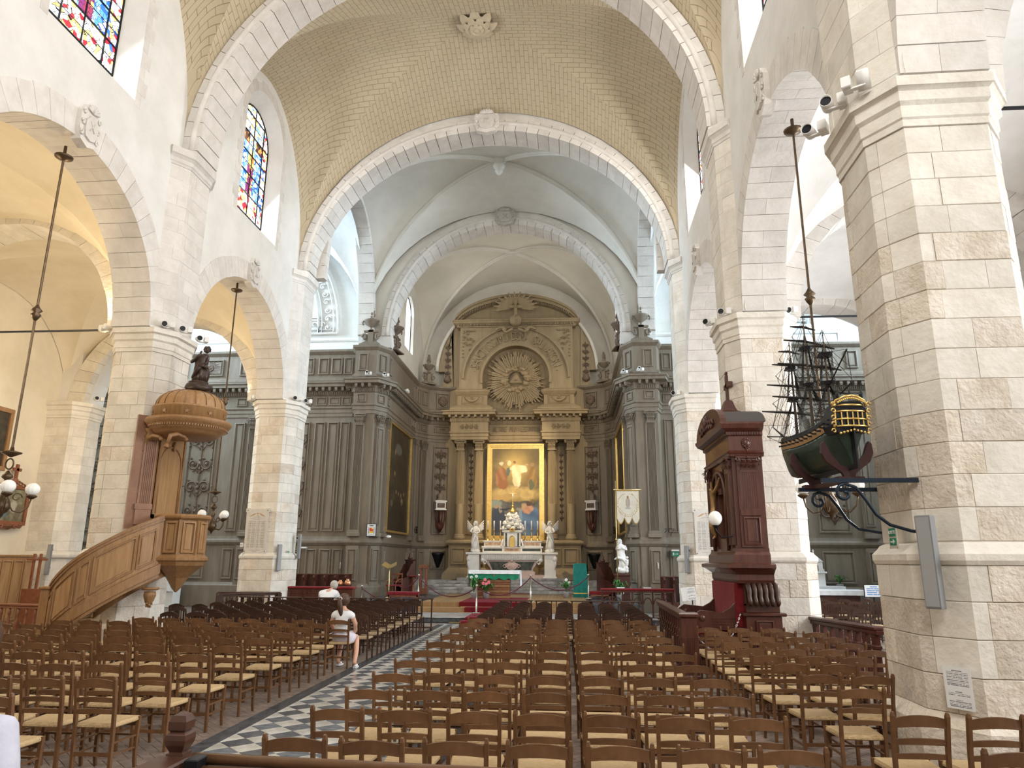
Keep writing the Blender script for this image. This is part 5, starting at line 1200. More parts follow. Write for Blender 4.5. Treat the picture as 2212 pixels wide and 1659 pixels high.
pub('inner_balustrade',lambda b:ribbon(b,IN,[z+.0 for z in zbt[8:]],[z-.02 for z in ztop[8:]],-.03,.03),OAKP); pub('inner_handrail',lambda b:ribbon(b,IN,[z-.05 for z in ztop[8:]],[z+.01 for z in ztop[8:]],-.05,.05))
# sounding board
CN=thing('pulpit_canopy','domed oak sounding board with star ornaments above the pulpit','canopy',(-5.86,15.3,4.62))
MB().lathe([(.0,.0),(.62,.02),(.70,.06),(.76,.10),(.80,.16),(.88,.19),(.88,.24),(.93,.28),(1.0,.36),(.98,.42),(.84,.44)],40).build('cornice',OAK,CN,True)
MB().lathe([(.84,.42),(.84,.66),(.87,.68),(.87,.72),(.80,.74)],40).build('drum',OAKP,CN,True)
for i in range(20):
    a0,a1=2*pi*i/20+.012,2*pi*(i+1)/20-.012; MB().lathe([(.80,.72),(.78,.86),(.71,.98),(.58,1.08),(.40,1.15),(.2,1.19),(.05,1.2)],3,a0=a0,a1=a1).build('dome_board',OAKP,CN,True)
MB().lathe([(.76,.72),(.74,.86),(.68,.97),(.55,1.06),(.38,1.13),(.05,1.18)],30).build('dome_core',mat('dark_joint',(.08,.04,.02)),CN,True)
for i in range(20): a=2*pi*i/20; MB().tube([(r*cos(a),r*sin(a),z) for r,z in ((.81,.73),(.79,.86),(.715,.985),(.585,1.085),(.4,1.155))],.010,5).build('dome_rib',OAK,CN,True)
for i in range(10):
    a=2*pi*i/10+.1; b=MB(Matrix.Translation((.845*cos(a),.845*sin(a),.55))@Matrix.Rotation(a+pi/2,4,'Z'))
    P=[]; 
    for q in range(10): r=.065 if q%2==0 else .026; P.append((r*sin(2*pi*q/10),r*cos(2*pi*q/10)))
    b.ext(P,-.015,.01,'y').build('star',OAK,CN)
d_=MB(); 
for i in range(90): a=2*pi*i/90; d_.T=Matrix.Rotation(a,4,'Z'); d_.box(.86,.91,-.016,.016,.205,.25)
tag(d_.build('dentils',OAK,CN),kind='stuff')
for (dx,dy,rz) in ((-.62,-.42,-.3),(.1,-.62,1.2)):
    b=MB(Matrix.Translation((dx,dy,0))@Matrix.Rotation(rz,4,'Z')); b.tube([(-.25,0,-.25),(-.2,0,-.05),(0,0,.02),(.2,0,-.02),(.24,0,-.08)],[.035,.05,.055,.045,.03],8); b.sphere((.25,0,-.07),.05,8,6); b.tube([(-.25,0,-.25),(-.28,0,-.34)],[.035,.07],8); b.build('carved_bracket',OAK,CN,True)
CN.scale=(.92,.92,.93)
PS=thing('pulpit_statue','dark wooden robed saint statue standing on the pulpit canopy','statue',(-5.75,15.3,5.74)); STW=mat('dark_statue_wood',(.035,.020,.014),(.06,.036,.026),6,.35)
MB().lathe([(.26,0),(.29,.06),(.26,.14),(.2,.16),(.22,.2),(.12,.24)],14).tube([(-.1,-.25,.02),(.2,-.2,.03),(.32,.0,.06)],.06,7).build('plinth',STW,PS,True)
b=MB(); robe(b,[(.02,0,.2,.16,.14),(.04,0,.34,.17,.15),(.05,0,.48,.16,.14),(.02,.0,.62,.13,.11),(.02,0,.74,.15,.11),(.05,0,.84,.12,.09),(.08,0,.88,.05,.05)],folds=6,amp=.16,seed=2,tw=.8)
b.tube([(-.1,-.1,.28),(.0,-.16,.45),(.16,-.13,.6)],[.04,.05,.03],7); b.tube([(-.1,0,.8),(-.17,-.08,.68),(-.02,-.14,.78),(.06,-.14,.86)],[.045,.04,.03,.02],8); b.tube([(.16,0,.78),(.2,-.08,.64),(.1,-.14,.6)],[.04,.035,.025],8); hand(b,(.05,-.15,.86),(.3,0,.6),(0,-1,0),.5)
b.tube([(-.06,-.03,.2),(-.05,-.05,.3)],.04,7); b.build('draped_body',STW,PS,True); b=MB(); face(b,(.14,-.03,.97),.075,.6,.2); b.build('head',STW,PS,True)
MB().beam((.02,-.16,.58),(.26,-.12,.5),.10,.02,(0,0,1)).build('book',STW,PS)
# ------------------------------------------------------------------ carved stall with crucifix on the right
ST=thing('carved_stall','tall carved dark wood stall with crucifix, curved pediment and red velvet seat','stall',(6.1,15.2,0))
IS=R3(loc=(-6.1,-15.2,0))
def sb(nm,fn,m=MAHOG,sm=False): b=MB(IS.copy()); fn(b); return b.build(nm,m,ST,sm)
Y0,Y1,X0,X1=14.05,16.35,5.92,6.50
sb('cabinet',lambda b:b.box(X0,X1,Y0,Y1,1.95,4.15)); 
sb('cabinet_base',lambda b:b.sweep([(X1,Y0),(X0,Y0),(X0,Y1),(X1,Y1)][::-1],[(-.05,1.95),(.09,1.95),(.09,2.12),(.04,2.18),(.04,2.24),(-.05,2.26)]))
sb('seat_entablature',lambda b:b.sweep([(X1+.05,Y0-.02),(X0-.03,Y0-.02),(X0-.03,Y1+.02),(X1+.05,Y1+.02)][::-1],[(-.4,1.60),(.0,1.60),(.02,1.66),(.02,1.76),(.12,1.84),(.2,1.88),(.2,1.94),(.1,1.97),(-.4,1.97)]))
sb('entablature',lambda b:b.sweep([(X1+.03,Y0-.02),(X0-.02,Y0-.02),(X0-.02,Y1+.02),(X1+.03,Y1+.02)][::-1],[(-.4,3.98),(.03,3.98),(.05,4.03),(.07,4.05),(.02,4.1),(.02,4.38),(.06,4.4),(.06,4.46),(.16,4.52),(.20,4.60),(.2,4.64),(-.4,4.66)]))
dn=MB(IS.copy())
for i in range(12): dn.box(X0+(i+.3)*(X1-X0)/12,X0+(i+.8)*(X1-X0)/12,Y0-.10,Y0,4.40,4.455)
for i in range(46): y=Y0+(i+.3)*(Y1-Y0)/46; dn.box(X0-.10,X0,y,y+.025,4.40,4.455)
tag(dn.build('dentils',MAHOG,ST),kind='stuff')
sb('curved_pediment',lambda b:b.ext([(Y0-.15,4.64)]+[(15.2-1.3*cos(pi*i/16),4.64+.46*sin(pi*i/16)) for i in range(1,16)]+[(Y1+.15,4.64)],X0-.2,X0-.08,'x'))
sb('pediment_roof',lambda b:b.ext([(Y0-.12,4.66)]+[(15.2-1.26*cos(pi*i/16),4.64+.40*sin(pi*i/16)) for i in range(1,16)]+[(Y1+.12,4.66)],X0-.1,X1+.1,'x'),mat('dusty_dark_top',(.07,.06,.055),None,rough=.8))
def cosc(b):
    for s in (-1,1):
        for k in range(3): b.tube([(X0-.22,15.2+s*(.15+.22*k+.12*cos(a)*(1-a/9)),4.78+.12*sin(a)*(1-a/9)-.03*k) for a in [j*.8 for j in range(9)]],.03,6)
    b.sphere((X0-.22,15.2,4.86),.13,10,8,(.6,1,1.2))
sb('pediment_carving',cosc,MAHOG,True)
sb('finial_base',lambda b:b.sweep([(6.02,14.98),(6.42,14.98),(6.42,15.42),(6.02,15.42)],[(-.2,5.0),(.1,5.0),(.08,5.06),(0,5.1),(-.04,5.18),(-.10,5.34),(-.2,5.36)],True))
sb('finial_cross',lambda b:(b.box(6.17,6.27,15.14,15.26,5.3,5.92,.015),b.box(6.17,6.27,14.98,15.42,5.62,5.74,.015),b.sphere((6.22,15.2,5.95),.06,8,6)))
# west side: fluted pilaster, capital, rosette and panel
TW=IS@Matrix.Translation((0,Y0,0))
MB(TW).ext(flute_poly(6.03,6.39,.05,7),2.98,3.68,'z').build('fluted_shaft',MAHOG,ST)
b=MB(TW); capital(b,6.21,0,3.70,.36,.28,.12); b.build('capital',MAHOG,ST); MB(TW).box(6.02,6.40,-.07,0,2.84,2.97,.01).build('carved_band',MAHOG,ST); panel(TW@R3(loc=(0,-.04,0)),6.05,6.37,2.30,2.82,ST,MAHOG,sc=.5)
MB(TW).box(6.0,6.42,-.045,0,2.26,3.98).build('pilaster_ground',MAHOG,ST); head_relief(TW@R3(loc=(0,-.02,0)),6.21,4.24,.07,ST,MAHOG); panel(TW@R3(loc=(0,-.0,0)),6.05,6.37,4.13,4.36,ST,MAHOG,sc=.25)
# front (facing the nave): arch, pilasters and crucifix
TF=IS@segT((X0,Y1),(X0,Y0))
for x in (.06,1.93): MB(TF).ext(flute_poly(x,x+.31,.07,6),2.3,3.68,'z').build('fluted_shaft',MAHOG,ST); b=MB(TF); capital(b,x+.155,0,3.70,.31,.28,.16); b.build('capital',MAHOG,ST)
MB(TF).tube([(.5,-.05,2.2),(.5,-.05,3.3)]+[(1.15-.65*cos(pi*i/14),-.05,3.3+.5*sin(pi*i/14)) for i in range(15)]+[(1.8,-.05,2.2)],.04,6).build('arch_moulding',MAHOG,ST,True)
MB(TF).box(1.08,1.22,-.08,0,2.45,3.75).box(.78,1.52,-.08,0,3.32,3.44).build('cross',mat('cross_wood',(.12,.05,.03)),ST)
CO=mat('gilt_bronze',(.30,.17,.07),(.42,.26,.11),8,.4,.5)
V=[(1.15,-.16,2.95),(1.15,-.17,3.15),(1.15,-.16,3.32),(1.15,-.18,3.40),(1.15,-.22,3.48),(.98,-.16,3.40),(.84,-.12,3.52),(.72,-.10,3.66),(1.32,-.16,3.40),(1.46,-.12,3.52),(1.58,-.10,3.66),(1.09,-.2,2.88),(1.10,-.24,2.68),(1.12,-.16,2.50),(1.14,-.22,2.44),(1.21,-.2,2.88),(1.21,-.24,2.68),(1.18,-.16,2.50),(1.16,-.22,2.44)]
E_=[(0,1),(1,2),(2,3),(3,4),(2,5),(5,6),(6,7),(2,8),(8,9),(9,10),(0,11),(11,12),(12,13),(13,14),(0,15),(15,16),(16,17),(17,18)]
me=skinmesh('corpus',V,E_,[(.09,.06),(.075,.055),(.10,.06),.035,.055,.042,.03,.018,.042,.03,.018,.055,.042,.028,.018,.055,.042,.028,.018],CO,2); o=mobj('corpus',me,ST); o.matrix_local=TF
b=MB(TF); robe(b,[(1.15,-.17,2.78,.12,.09),(1.15,-.17,2.9,.11,.085),(1.15,-.17,2.98,.10,.075)],folds=7,amp=.1); b.build('loincloth',CO,ST,True)
# base: bench, velvet, scroll consoles on panelled pedestals
for y0 in (13.98,16.0):
    sb('pedestal',lambda b:(b.box(5.98,6.62,y0,y0+.5,0,1.02,.01),b.box(5.92,6.70,y0-.05,y0+.55,1.02,1.08,.015),b.box(5.94,6.66,y0-.03,y0+.53,0,.14,.01)))
    sb('console_block',lambda b:b.box(6.0,6.60,y0+.02,y0+.48,1.08,1.24,.01))
    for k in range(6):
        x=6.03+.10*k; prof=[(y0-.02,1.58),(y0-.10,1.55),(y0-.15,1.46),(y0-.14,1.36),(y0-.18,1.30),(y0-.2,1.26),(y0-.16,1.22)]
        sb('console_flute',lambda b:b.tube([(x,p,q) for p,q in prof],[.05,.05,.048,.045,.045,.04,.03],7),DARKW,True)
    sb('console_body',lambda b:b.box(6.0,6.6,y0,y0+.48,1.2,1.6),DARKW)
    sb('turned_roll',lambda b:b.lathe([(.03,-.36),(.05,-.33),(.03,-.28),(.045,-.2),(.03,-.1),(.055,0),(.03,.1),(.045,.2),(.03,.28),(.05,.33),(.03,.36)],10),DARKW,True).matrix_local=Matrix.Translation((6.32-6.1,y0-.2-15.2,1.27))@Matrix.Rotation(pi/2,4,'Y')
TP=IS@Matrix.Translation((0,13.97,0)); panel(TP,6.14,6.46,.62,.95,ST,MAHOG,sc=.4); panel(TP,6.14,6.46,.2,.55,ST,MAHOG,sc=.4)
for x in (6.0,6.49): MB(TP).ext(flute_poly(x,x+.11,.03,3),.16,.6,'z').build('fluted_strip',MAHOG,ST)
sb('velvet_back',lambda b:b.box(5.84,6.0,14.2,16.3,.8,1.6,.02),REDV)
def cush(b):
    vs=[];fs=[]
    for j in range(9):
        for i in range(13): u,v=i/12,j/8; vs.append((5.14+.74*v,14.35+1.7*u,.78+.15*(1-(2*u-1)**6)*(1-(2*v-1)**4)))
    for j in range(8):
        for i in range(12): a=j*13+i; fs.append((a,a+1,a+14,a+13))
    b.add(vs,fs); b.box(5.14,5.88,14.35,16.05,.64,.79,.01)
sb('velvet_seat',cush,REDV,True); sb('seat_base',lambda b:b.box(5.18,5.9,14.3,16.1,.0,.66,.01))
for y in (14.22,16.12):
    sb('scrolled_arm',lambda b:b.ext([(5.9,1.3),(5.75,1.14),(5.6,1.06),(5.4,1.08),(5.2,1.10),(5.08,1.02),(5.08,.88),(5.18,.80),(5.3,.75),(5.9,.75)],y,y+.09,'y')); sb('arm_rosette',lambda b:(b.sphere((5.22,y-.01,.96),.06,10,7,(1,.4,1)),[b.box(5.4,5.85,y-.012,y+.0,.80+.05*k,.82+.05*k) for k in range(4)]))
ch=thing('safety_chain','silver chain hanging across the front of the red velvet stall seat','chain',(5.2,13.9,.9))
P=[(-.36+1.02*u,-.62+.60*u,.06-.55*(1-(2*u-1)**2)+.12*u) for u in [i/34 for i in range(35)]]
for i in range(34):
    p=Vector(P[i]); q=Vector(P[i+1]); m_=(p+q)/2; d=(q-p).normalized(); s_=d.cross(Vector((0,0,1) if i%2 else (0,1,0))).normalized(); MB().tube([m_+d*.026*cos(a)+s_*.012*sin(a) for a in [j*pi/4 for j in range(8)]],.005,5,True).build('link',mat('steel',(.6,.6,.6),None,rough=.3,metal=.9),ch,True)
# ------------------------------------------------------------------ straw seated chairs
def straw_chair():
    t=thing('straw_chair','','chair',(0,0,0)); W=CHAIRW
    def post(s):
        b=MB(); z=[0,.22,.45,.62,.78,.875,.90]; y=[-.165,-.18,-.195,-.215,-.245,-.265,-.270]; x=[.188,.190,.192,.194,.196,.198,.198]
        for i in range(6): b.beam((s*x[i],y[i],z[i]),(s*x[i+1],y[i+1],z[i+1]),.028,.036,(0,1,0),.028 if i<5 else .016,.036 if i<5 else .02)
        return b
    for s in (-1,1): post(s).build('back_leg',W,t)
    for s in (-1,1):
        b=MB(); z=[0,.08,.2,.36,.47]; y=[.205,.188,.178,.18,.185]
        for i in range(4): b.beam((s*.205,y[i],z[i]),(s*.205,y[i+1],z[i+1]),.026+.002*i,.026+.003*i,(0,1,0),.028+.002*i,.029+.003*i)
        b.build('front_leg',W,t)
    def slat(z0,h,y,w,ar):
        b=MB(); n=6; vs=[]
        for i in range(n+1):
            u=-1+2*i/n; yy=y-.022*(1-u*u); zt=z0+h+ar*(1-u*u); zb=z0+ar*.55*(1-u*u)
            vs+=[(w*u,yy-.009,zb),(w*u,yy+.009,zb),(w*u,yy+.009,zt),(w*u,yy-.009,zt)]
        b.add(vs,[(4*i+q,4*i+(q+1)%4,4*i+4+(q+1)%4,4*i+4+q) for i in range(n) for q in range(4)]+[(0,1,2,3),(4*n+3,4*n+2,4*n+1,4*n)]); return b
    slat(.785,.068,-.252,.188,.028).build('top_rail',W,t); slat(.662,.040,-.226,.184,.014).build('back_slat',W,t); slat(.560,.036,-.208,.184,.012).build('back_slat',W,t)
    # seat: four woven facets over a rounded edge
    vs=[(-.19,-.19,.455),(.19,-.19,.455),(.215,.20,.455),(-.215,.20,.455),(-.178,-.178,.474),(.178,-.178,.474),(.203,.188,.474),(-.203,.188,.474),(-.06,.0,.462),(.06,.0,.462),(-.19,-.19,.438),(.19,-.19,.438),(.215,.20,.438),(-.215,.20,.438),(-.17,-.17,.425),(.17,-.17,.425),(.195,.18,.425),(-.195,.18,.425)]
    fs=[(0,1,5,4),(1,2,6,5),(2,3,7,6),(3,0,4,7),(4,5,9,8),(5,6,9),(6,7,8,9),(7,4,8),(10,11,1,0),(11,12,2,1),(12,13,3,2),(13,10,0,3),(14,15,11,10),(15,16,12,11),(16,17,13,12),(17,14,10,13),(17,16,15,14)]
    MB().add(vs,fs).build('seat',STRAW,t)
    for s in (-1,1):
        for z in (.19,.30): MB().beam((s*.192,-.18,z),(s*.205,.18,z),.017,.017).build('stretcher',W,t)
    MB().beam((-.19,-.18,.20),(.19,-.18,.20),.012,.034).build('stretcher',W,t); MB().beam((-.205,.18,.30),(.205,.18,.30),.017,.017).build('stretcher',W,t)
    MB().beam((-.205,.182,.405),(.205,.182,.405),.016,.045).build('apron',W,t)
    return t
SC=straw_chair()
def dark_chair():
    t=thing('kneeling_chair','','chair',(0,0,0)); W=DARKW
    for s in (-1,1):
        b=MB(); b.beam((s*.19,-.17,0),(s*.192,-.19,.45),.03,.034,(0,1,0)); b.beam((s*.192,-.19,.45),(s*.18,-.245,.86),.03,.034,(0,1,0),.026,.028); b.build('back_leg',W,t)
        MB().beam((s*.2,.18,0),(s*.2,.175,.40),.03,.03).build('front_leg',W,t)
    b=MB(); n=8; vs=[]
    for i in range(n+1):
        u=-1+2*i/n; a=.055*(1-u*u); vs+=[(.195*u,-.258,.80+a*.8-.02),(.195*u,-.236,.80+a*.8-.02),(.195*u,-.240,.855+a),(.195*u,-.262,.855+a)]
    b.add(vs,[(4*i+q,4*i+(q+1)%4,4*i+4+(q+1)%4,4*i+4+q) for i in range(n) for q in range(4)]+[(0,1,2,3),(4*n+3,4*n+2,4*n+1,4*n)]).build('top_rail',W,t)
    MB().beam((-.185,-.208,.53),(.185,-.208,.53),.02,.045).build('back_rail',W,t)
    for x in (-.075,0,.075): MB().beam((x,-.210,.54),(x,-.248,.84),.022 if x else .04,.012,(0,1,0)).build('back_slat',W,t)
    MB().box(-.2,.2,-.19,.2,.40,.44,.012).build('seat',STRAWD,t); 
    for s in (-1,1): MB().beam((s*.192,-.17,.2),(s*.2,.17,.2),.017,.02).build('stretcher',W,t)
    MB().beam((-.2,.18,.25),(.2,.18,.25),.017,.02).build('stretcher',W,t)
    return t
DC=dark_chair(); index_kids()
ORD=['first','second','third','fourth','fifth','sixth','seventh','eighth','ninth','tenth','eleventh','twelfth','thirteenth','fourteenth','fifteenth','sixteenth','seventeenth']
rj=random.Random(12)
first={'s':True,'d':True}
def put(kind,x,y,label,group,rz=0,j=1,z=0):
    src=SC if kind=='s' else DC
    X=x+rj.uniform(-.012,.012)*j; Y=y+rj.uniform(-.02,.02)*j; R=rz+rj.uniform(-.035,.035)*j
    if first[kind]: first[kind]=False; src.location=(X,Y,z); src.rotation_euler=(0,0,R); tag(src,label,None,group); return src
    return dup(src,(X,Y,z),R,label,group)
# the seat centre sits .27 in front of the top rail
g1='straw chairs right of the aisle'; yr=[4.86,5.77,6.63,7.55,8.50,9.45,10.42,11.45,12.5,13.55,14.55]
for r,y in enumerate(yr):
    for c in range(7): put('s',.93+.525*c,y+.27,'straw chair right of the aisle, %s row from the near rail, %s from aisle'%(ORD[r],ORD[c]),g1)
g2='straw chairs left of the aisle'; yl=[5.15,6.0,6.89,7.82,8.72,9.6,10.5,11.35,12.2,13.0,13.78]
nl=[1,3,5,6,8,9,11,12,12,13,9]
for r,y in enumerate(yl):
    for c in range(nl[r]):
        x=-1.78-.53*c-(1.1 if r==0 else (.35 if r==1 else 0))
        if -8.15<x<-5.95 and y>13.0: continue
        if y>12.2 and x<-7.0: continue
        if r==10 and c==0: x=-1.64
        put('s',x,y+.27,'straw chair left of the aisle, %s row from the viewer, %s seat from aisle'%(ORD[r],ORD[c]),g2)
g3='straw chairs before the right hand pier'
ys=[5.0,5.9,6.75,8.05,8.85,9.5,10.25,11.0,11.9,12.85,13.0]; nn=[3,3,0,2,2,3,3,4,4,4,0]
rows=[(4.95,5.40,3),(6.1,5.3,3),(7.3,5.15,1),(8.05,4.98,2),(8.85,4.96,3),(9.6,5.2,4),(10.35,5.15,4),(11.1,5.2,4),(11.9,5.2,4),(12.7,5.25,4),(13.35,5.3,3)]
rows=[(4.95,5.42,3),(6.02,5.35,3),(7.15,5.35,1),(7.95,5.25,2),(8.75,5.2,2)]+[(9.45,5.15,4),(10.15,5.1,4),(10.95,5.1,4),(11.75,5.15,4),(12.55,5.15,4),(13.2,5.15,3)]
for r,(y,x0,n_) in enumerate(rows):
    for c in range(n_):
        x=x0+.53*c
        if 6.98<y+.2<9.0 and x>6.0: continue
        put('s',x,y+.27,'straw chair in the far right block, %s row from the viewer, %s from its left'%(ORD[r],ORD[c]),g3,rz=.02)
g4='dark kneeling chairs left of the aisle'
for r,y in enumerate([14.98,15.78,16.58,17.38,18.2,19.0,19.8,20.5]):
    for c in range(8):
        x=-1.58-.5*c
        if r<2 and c>7: continue
        put('d',x,y+.25,'dark kneeling chair left of the aisle, %s dark row, %s seat from the aisle'%(ORD[r],ORD[c]),g4)
g5='dark kneeling chairs right of the aisle'
for r,y in enumerate([15.5,16.2,16.95,17.7,18.45,19.2,19.95]):
    for c in range(7): put('d',1.0+.54*c,y+.25,'dark kneeling chair right of the aisle, %s dark row, %s seat from the aisle'%(ORD[r],ORD[c]),g5)
g6='dark chairs beside the oak pulpit'
for r,(y,xs_) in enumerate([(15.0,(-5.0,-5.6)),(16.6,(-5.75,-6.3,-6.9)),(17.6,(-5.75,-6.3,-6.9)),(18.5,(-5.75,-6.3)),(19.3,(-5.75,-6.3))]):
    for c,x in enumerate(xs_): put('d',x,y+.2,'dark slatted chair beside the pulpit, %s row behind it, %s from the nave side'%(ORD[r],ORD[c]),g6)
g7='dark chairs in the right transept'
for r,y in enumerate([18.5,19.7,20.9,22.1,23.4]):
    for c in range(5): put('d',9.7+.66*c+.18*r,y,'dark chair in the right aisle, %s row before the draped table, %s from nave'%(ORD[r],ORD[c]),g7)
# the front kneeling benches that close each dark block
def kneeler(x,y,w,label,grp='dark kneeling desks'):
    t=thing('kneeling_desk',label,'kneeling desk',(x,y,0),0,grp)
    MB().box(-w/2,w/2,-.09,.09,.87,.90,.006).build('top',DARKW,t)
    for s in (-1,1): MB().beam((s*(w/2-.04),0,0),(s*(w/2-.04),0,.87),.035,.04).build('leg',DARKW,t)
    for s in (-.3,0,.3): MB().beam((s*w/2,0,.1),(s*w/2,0,.87),.022,.02).build('bar',DARKW,t)
    MB().box(-w/2,w/2,-.12,.06,.08,.11,.005).build('kneeler',DARKW,t); return t
pos=['nearest the aisle','second from the aisle','third from the aisle','fourth from the aisle','fifth from the aisle','sixth from the aisle','seventh from the aisle','eighth from the aisle']
for i in range(6): kneeler(-1.65-.98*i if i<4 else -1.65-.98*i,21.3,.9,'dark kneeling desk at the head of the left dark chairs, %s'%pos[i])
for i in range(4): kneeler(1.25+1.0*i,20.85,.93,'dark kneeling desk at the head of the right dark chairs, %s'%pos[i])
# ------------------------------------------------------------------ hanging lamps
def lamp(x,y,zt,label,rot=0):
    t=thing('hanging_lamp',label,'lamp',(x,y,0),rot); z=3.75
    MB().tube([(0,0,z),(0,0,zt)],.022,6).build('rod',BRONZE,t); MB().lathe([(.03,zt-.32),(.16,zt-.26),(.17,zt-.23),(.03,zt-.20),(.03,zt)],14).build('ceiling_cup',BRONZE,t,True)
    MB().lathe([(.02,6.3),(.06,6.36),(.09,6.42),(.05,6.46),(.1,6.5),(.05,6.56),(.02,6.62)],12).build('rod_knob',BRONZE,t,True)
    MB().lathe([(.02,z-.02),(.05,z),(.16,z+.05),(.17,z+.07),(.04,z+.10),(.03,z+.16)],14).build('dish',BRONZE,t,True)
    MB().tube([(.075*cos(a),0,z-.14+.095*sin(a)) for a in [j*pi/7 for j in range(14)]],.014,6,True).build('ring',BRONZE,t,True)
    MB().lathe([(.02,z-.26),(.08,z-.34),(.09,z-.38),(.04,z-.42),(.03,z-.5),(.07,z-.56),(.04,z-.62),(.06,z-.7),(.10,z-.78),(.13,z-.88),(.10,z-.98),(.04,z-1.02),(.03,z-1.06),(.0,z-1.1)],12).build('body',BRONZE,t,True)
    for k in range(4):
        a=pi/4+k*pi/2; b=MB(Matrix.Rotation(a,4,'Z')); P=[(.06,0,z-.80),(.16,0,z-.96),(.28,0,z-.98),(.38,0,z-.88),(.41,0,z-.74)]; Q=[]
        for i in range(13): u=i/12*4; j=min(3,int(u)); f=u-j; Q.append(tuple(P[j][q]*(1-f)+P[j+1][q]*f for q in range(3)))
        b.tube(Q,.013,6); b.tube([(.19+.085*cos(g)*(1-g/10),0,z-.72+.085*sin(g)*(1-g/10)) for g in [q*.7 for q in range(10)]],.010,5); b.lathe([(.03,z-.74),(.085,z-.70),(.09,z-.68),(.05,z-.66)],10,(.41,0,0)); arm=b.build('arm',BRONZE,t,True)
        g=MB(Matrix.Rotation(a,4,'Z')); vs=[];fs=[]; n=24; m=10
        for j in range(m+1):
            for i in range(n):
                th=pi*j/m; ph=2*pi*i/n; r=.118*(1-.035*(i%2)*sin(th)); vs.append((.41+max(1e-4,r*sin(th))*cos(ph),max(1e-4,r*sin(th))*sin(ph),z-.565-r*cos(th)*.95))
        for j in range(m):
            for i in range(n): fs.append((j*n+i,j*n+(i+1)%n,(j+1)*n+(i+1)%n,(j+1)*n+i))
        g.add(vs,fs).build('globe',GLOBE,arm)
    return t
lamp(-7.2,11.9,9.98,'bronze hanging lamp with white globes in the nearer left arch')
lamp(-7.2,19.5,10.14,'bronze hanging lamp with white globes in the second left arch beside the pulpit',.5)
lamp(6.95,11.9,9.95,'bronze hanging lamp with white globes behind the ship model',.25)
# ------------------------------------------------------------------ ship model on its iron brackets
SH=thing('ship_model','dark green three masted sailing ship model with gilded stern on iron brackets','ship model',(5.62,7.42,2.96),radians(3.6)); SH.scale=(.86,.98,.90)
HG=mat('dark_green_hull',(.012,.030,.020),(.022,.045,.032),8,.35,coat=.3); OCH=mat('ochre_ship_stripe',(.34,.20,.08),None,rough=.5); SPAR=mat('dark_spar',(.02,.016,.013),None,rough=.5); RIG=mat('tarred_rigging',(.02,.017,.015),None,rough=.9); MASTM=mat('mast_wood',(.09,.065,.045),None,rough=.5)
def hull(b,z0,z1,off=0,n=22,m=8,Lh=1.72):
    vs=[];fs=[]
    for i in range(n+1):
        u=i/n; y=Lh*u; w=.26*(min(1,(.62+.55*u)) if u<.65 else sqrt(max(0,1-((u-.65)/.36)**2))*1.0); sh=.10*(2*u-.9)**2+.05*(1-u)
        keel=.0+.03*u+ (.55*max(0,u-.86)**1.2 if u>.86 else 0)
        for j in range(m+1):
            v=j/m; zz=z0+(z1-z0)*v; full=sin(min(1,zz/.34+.02)*pi/2)**(1.6 if u<.12 else .75)
            ww=w*full*(1 if zz<.36 else 1-.35*(zz-.36)); 
            vs.append((ww+off,y+ (0.0 if u>0 else -.04*zz),max(keel,zz)+ (sh if zz>.2 else sh*zz/.2)))
    k=len(vs); vs+=[(-x,y,z) for x,y,z in vs]
    for i in range(n):
        for j in range(m): a=i*(m+1)+j; fs.append((a,a+1,a+m+2,a+m+1)); fs.append((k+a,k+a+m+1,k+a+m+2,k+a+1))
    fs.append(tuple(range(m+1))+tuple(k+j for j in range(m,-1,-1)))
    for i in range(n): a=i*(m+1)+m; fs.append((a,k+a,k+a+m+1,a+m+1))
    return b.add(vs,fs)
hull(MB(),0,.34).build('lower_hull',HG,SH,True); hull(MB(),.335,.43,.006).build('gun_deck_stripe',OCH,SH,True); hull(MB(),.42,.50,.002).build('upper_wale',BLACK,SH,True)
for s in (-1,1):
    for i in range(13):
        y=.12+.108*i; u=y/1.72; w=.26*(min(1,.62+.55*u) if u<.65 else sqrt(max(0,1-((u-.65)/.36)**2))); sh=.10*(2*u-.9)**2+.05*(1-u); x=s*(w*.97+.005)
        MB().beam((x,y,.385+sh),(x+s*.05,y,.38+sh),.018,.018).build('gun',BLACK,SH); MB().beam((x,y-.018,.415+sh),(x+s*.04,y-.018,.435+sh),.04,.006).build('gun_port_lid',BLACK,SH)
MB().box(-.008,.008,-.06,1.5,-.05,.01).box(-.009,.009,-.09,-.01,-.05,.42).build('keel_and_rudder',BLACK,SH)
# stern galleries
MB().ext([(-.17,.36),(.17,.36),(.20,.46),(.185,.62),(.13,.72),(-.13,.72),(-.185,.62),(-.20,.46)],-.05,.25).build('stern_castle',BLACK,SH)
for z,w in ((.43,.205),(.51,.21),(.60,.195),(.67,.17)):
    MB().tube([(-w,-.02,z),(-w*.6,-.085,z),(0,-.10,z),(w*.6,-.085,z),(w,-.02,z)],.011,6).build('gilded_rail',GOLD,SH,True)
for z,h,w in ((.47,.065,.19),(.555,.07,.185)):
    for i in range(7):
        x=-w+2*w*i/6; MB().tube([(x,-.09+.04*(x/w)**2,z-h/2),(x,-.09+.04*(x/w)**2,z+h/2)],.009,6).build('gilded_baluster',GOLD,SH)
    for i in range(6): x=-w+2*w*(i+.5)/6; MB().box(x-.017,x+.017,-.075+.04*(x/w)**2,-.055,z-h*.36,z+h*.36).build('stern_window',mat('dark_pane',(.01,.015,.02),None,rough=.1),SH)
b=MB(); rnd=random.Random(3)
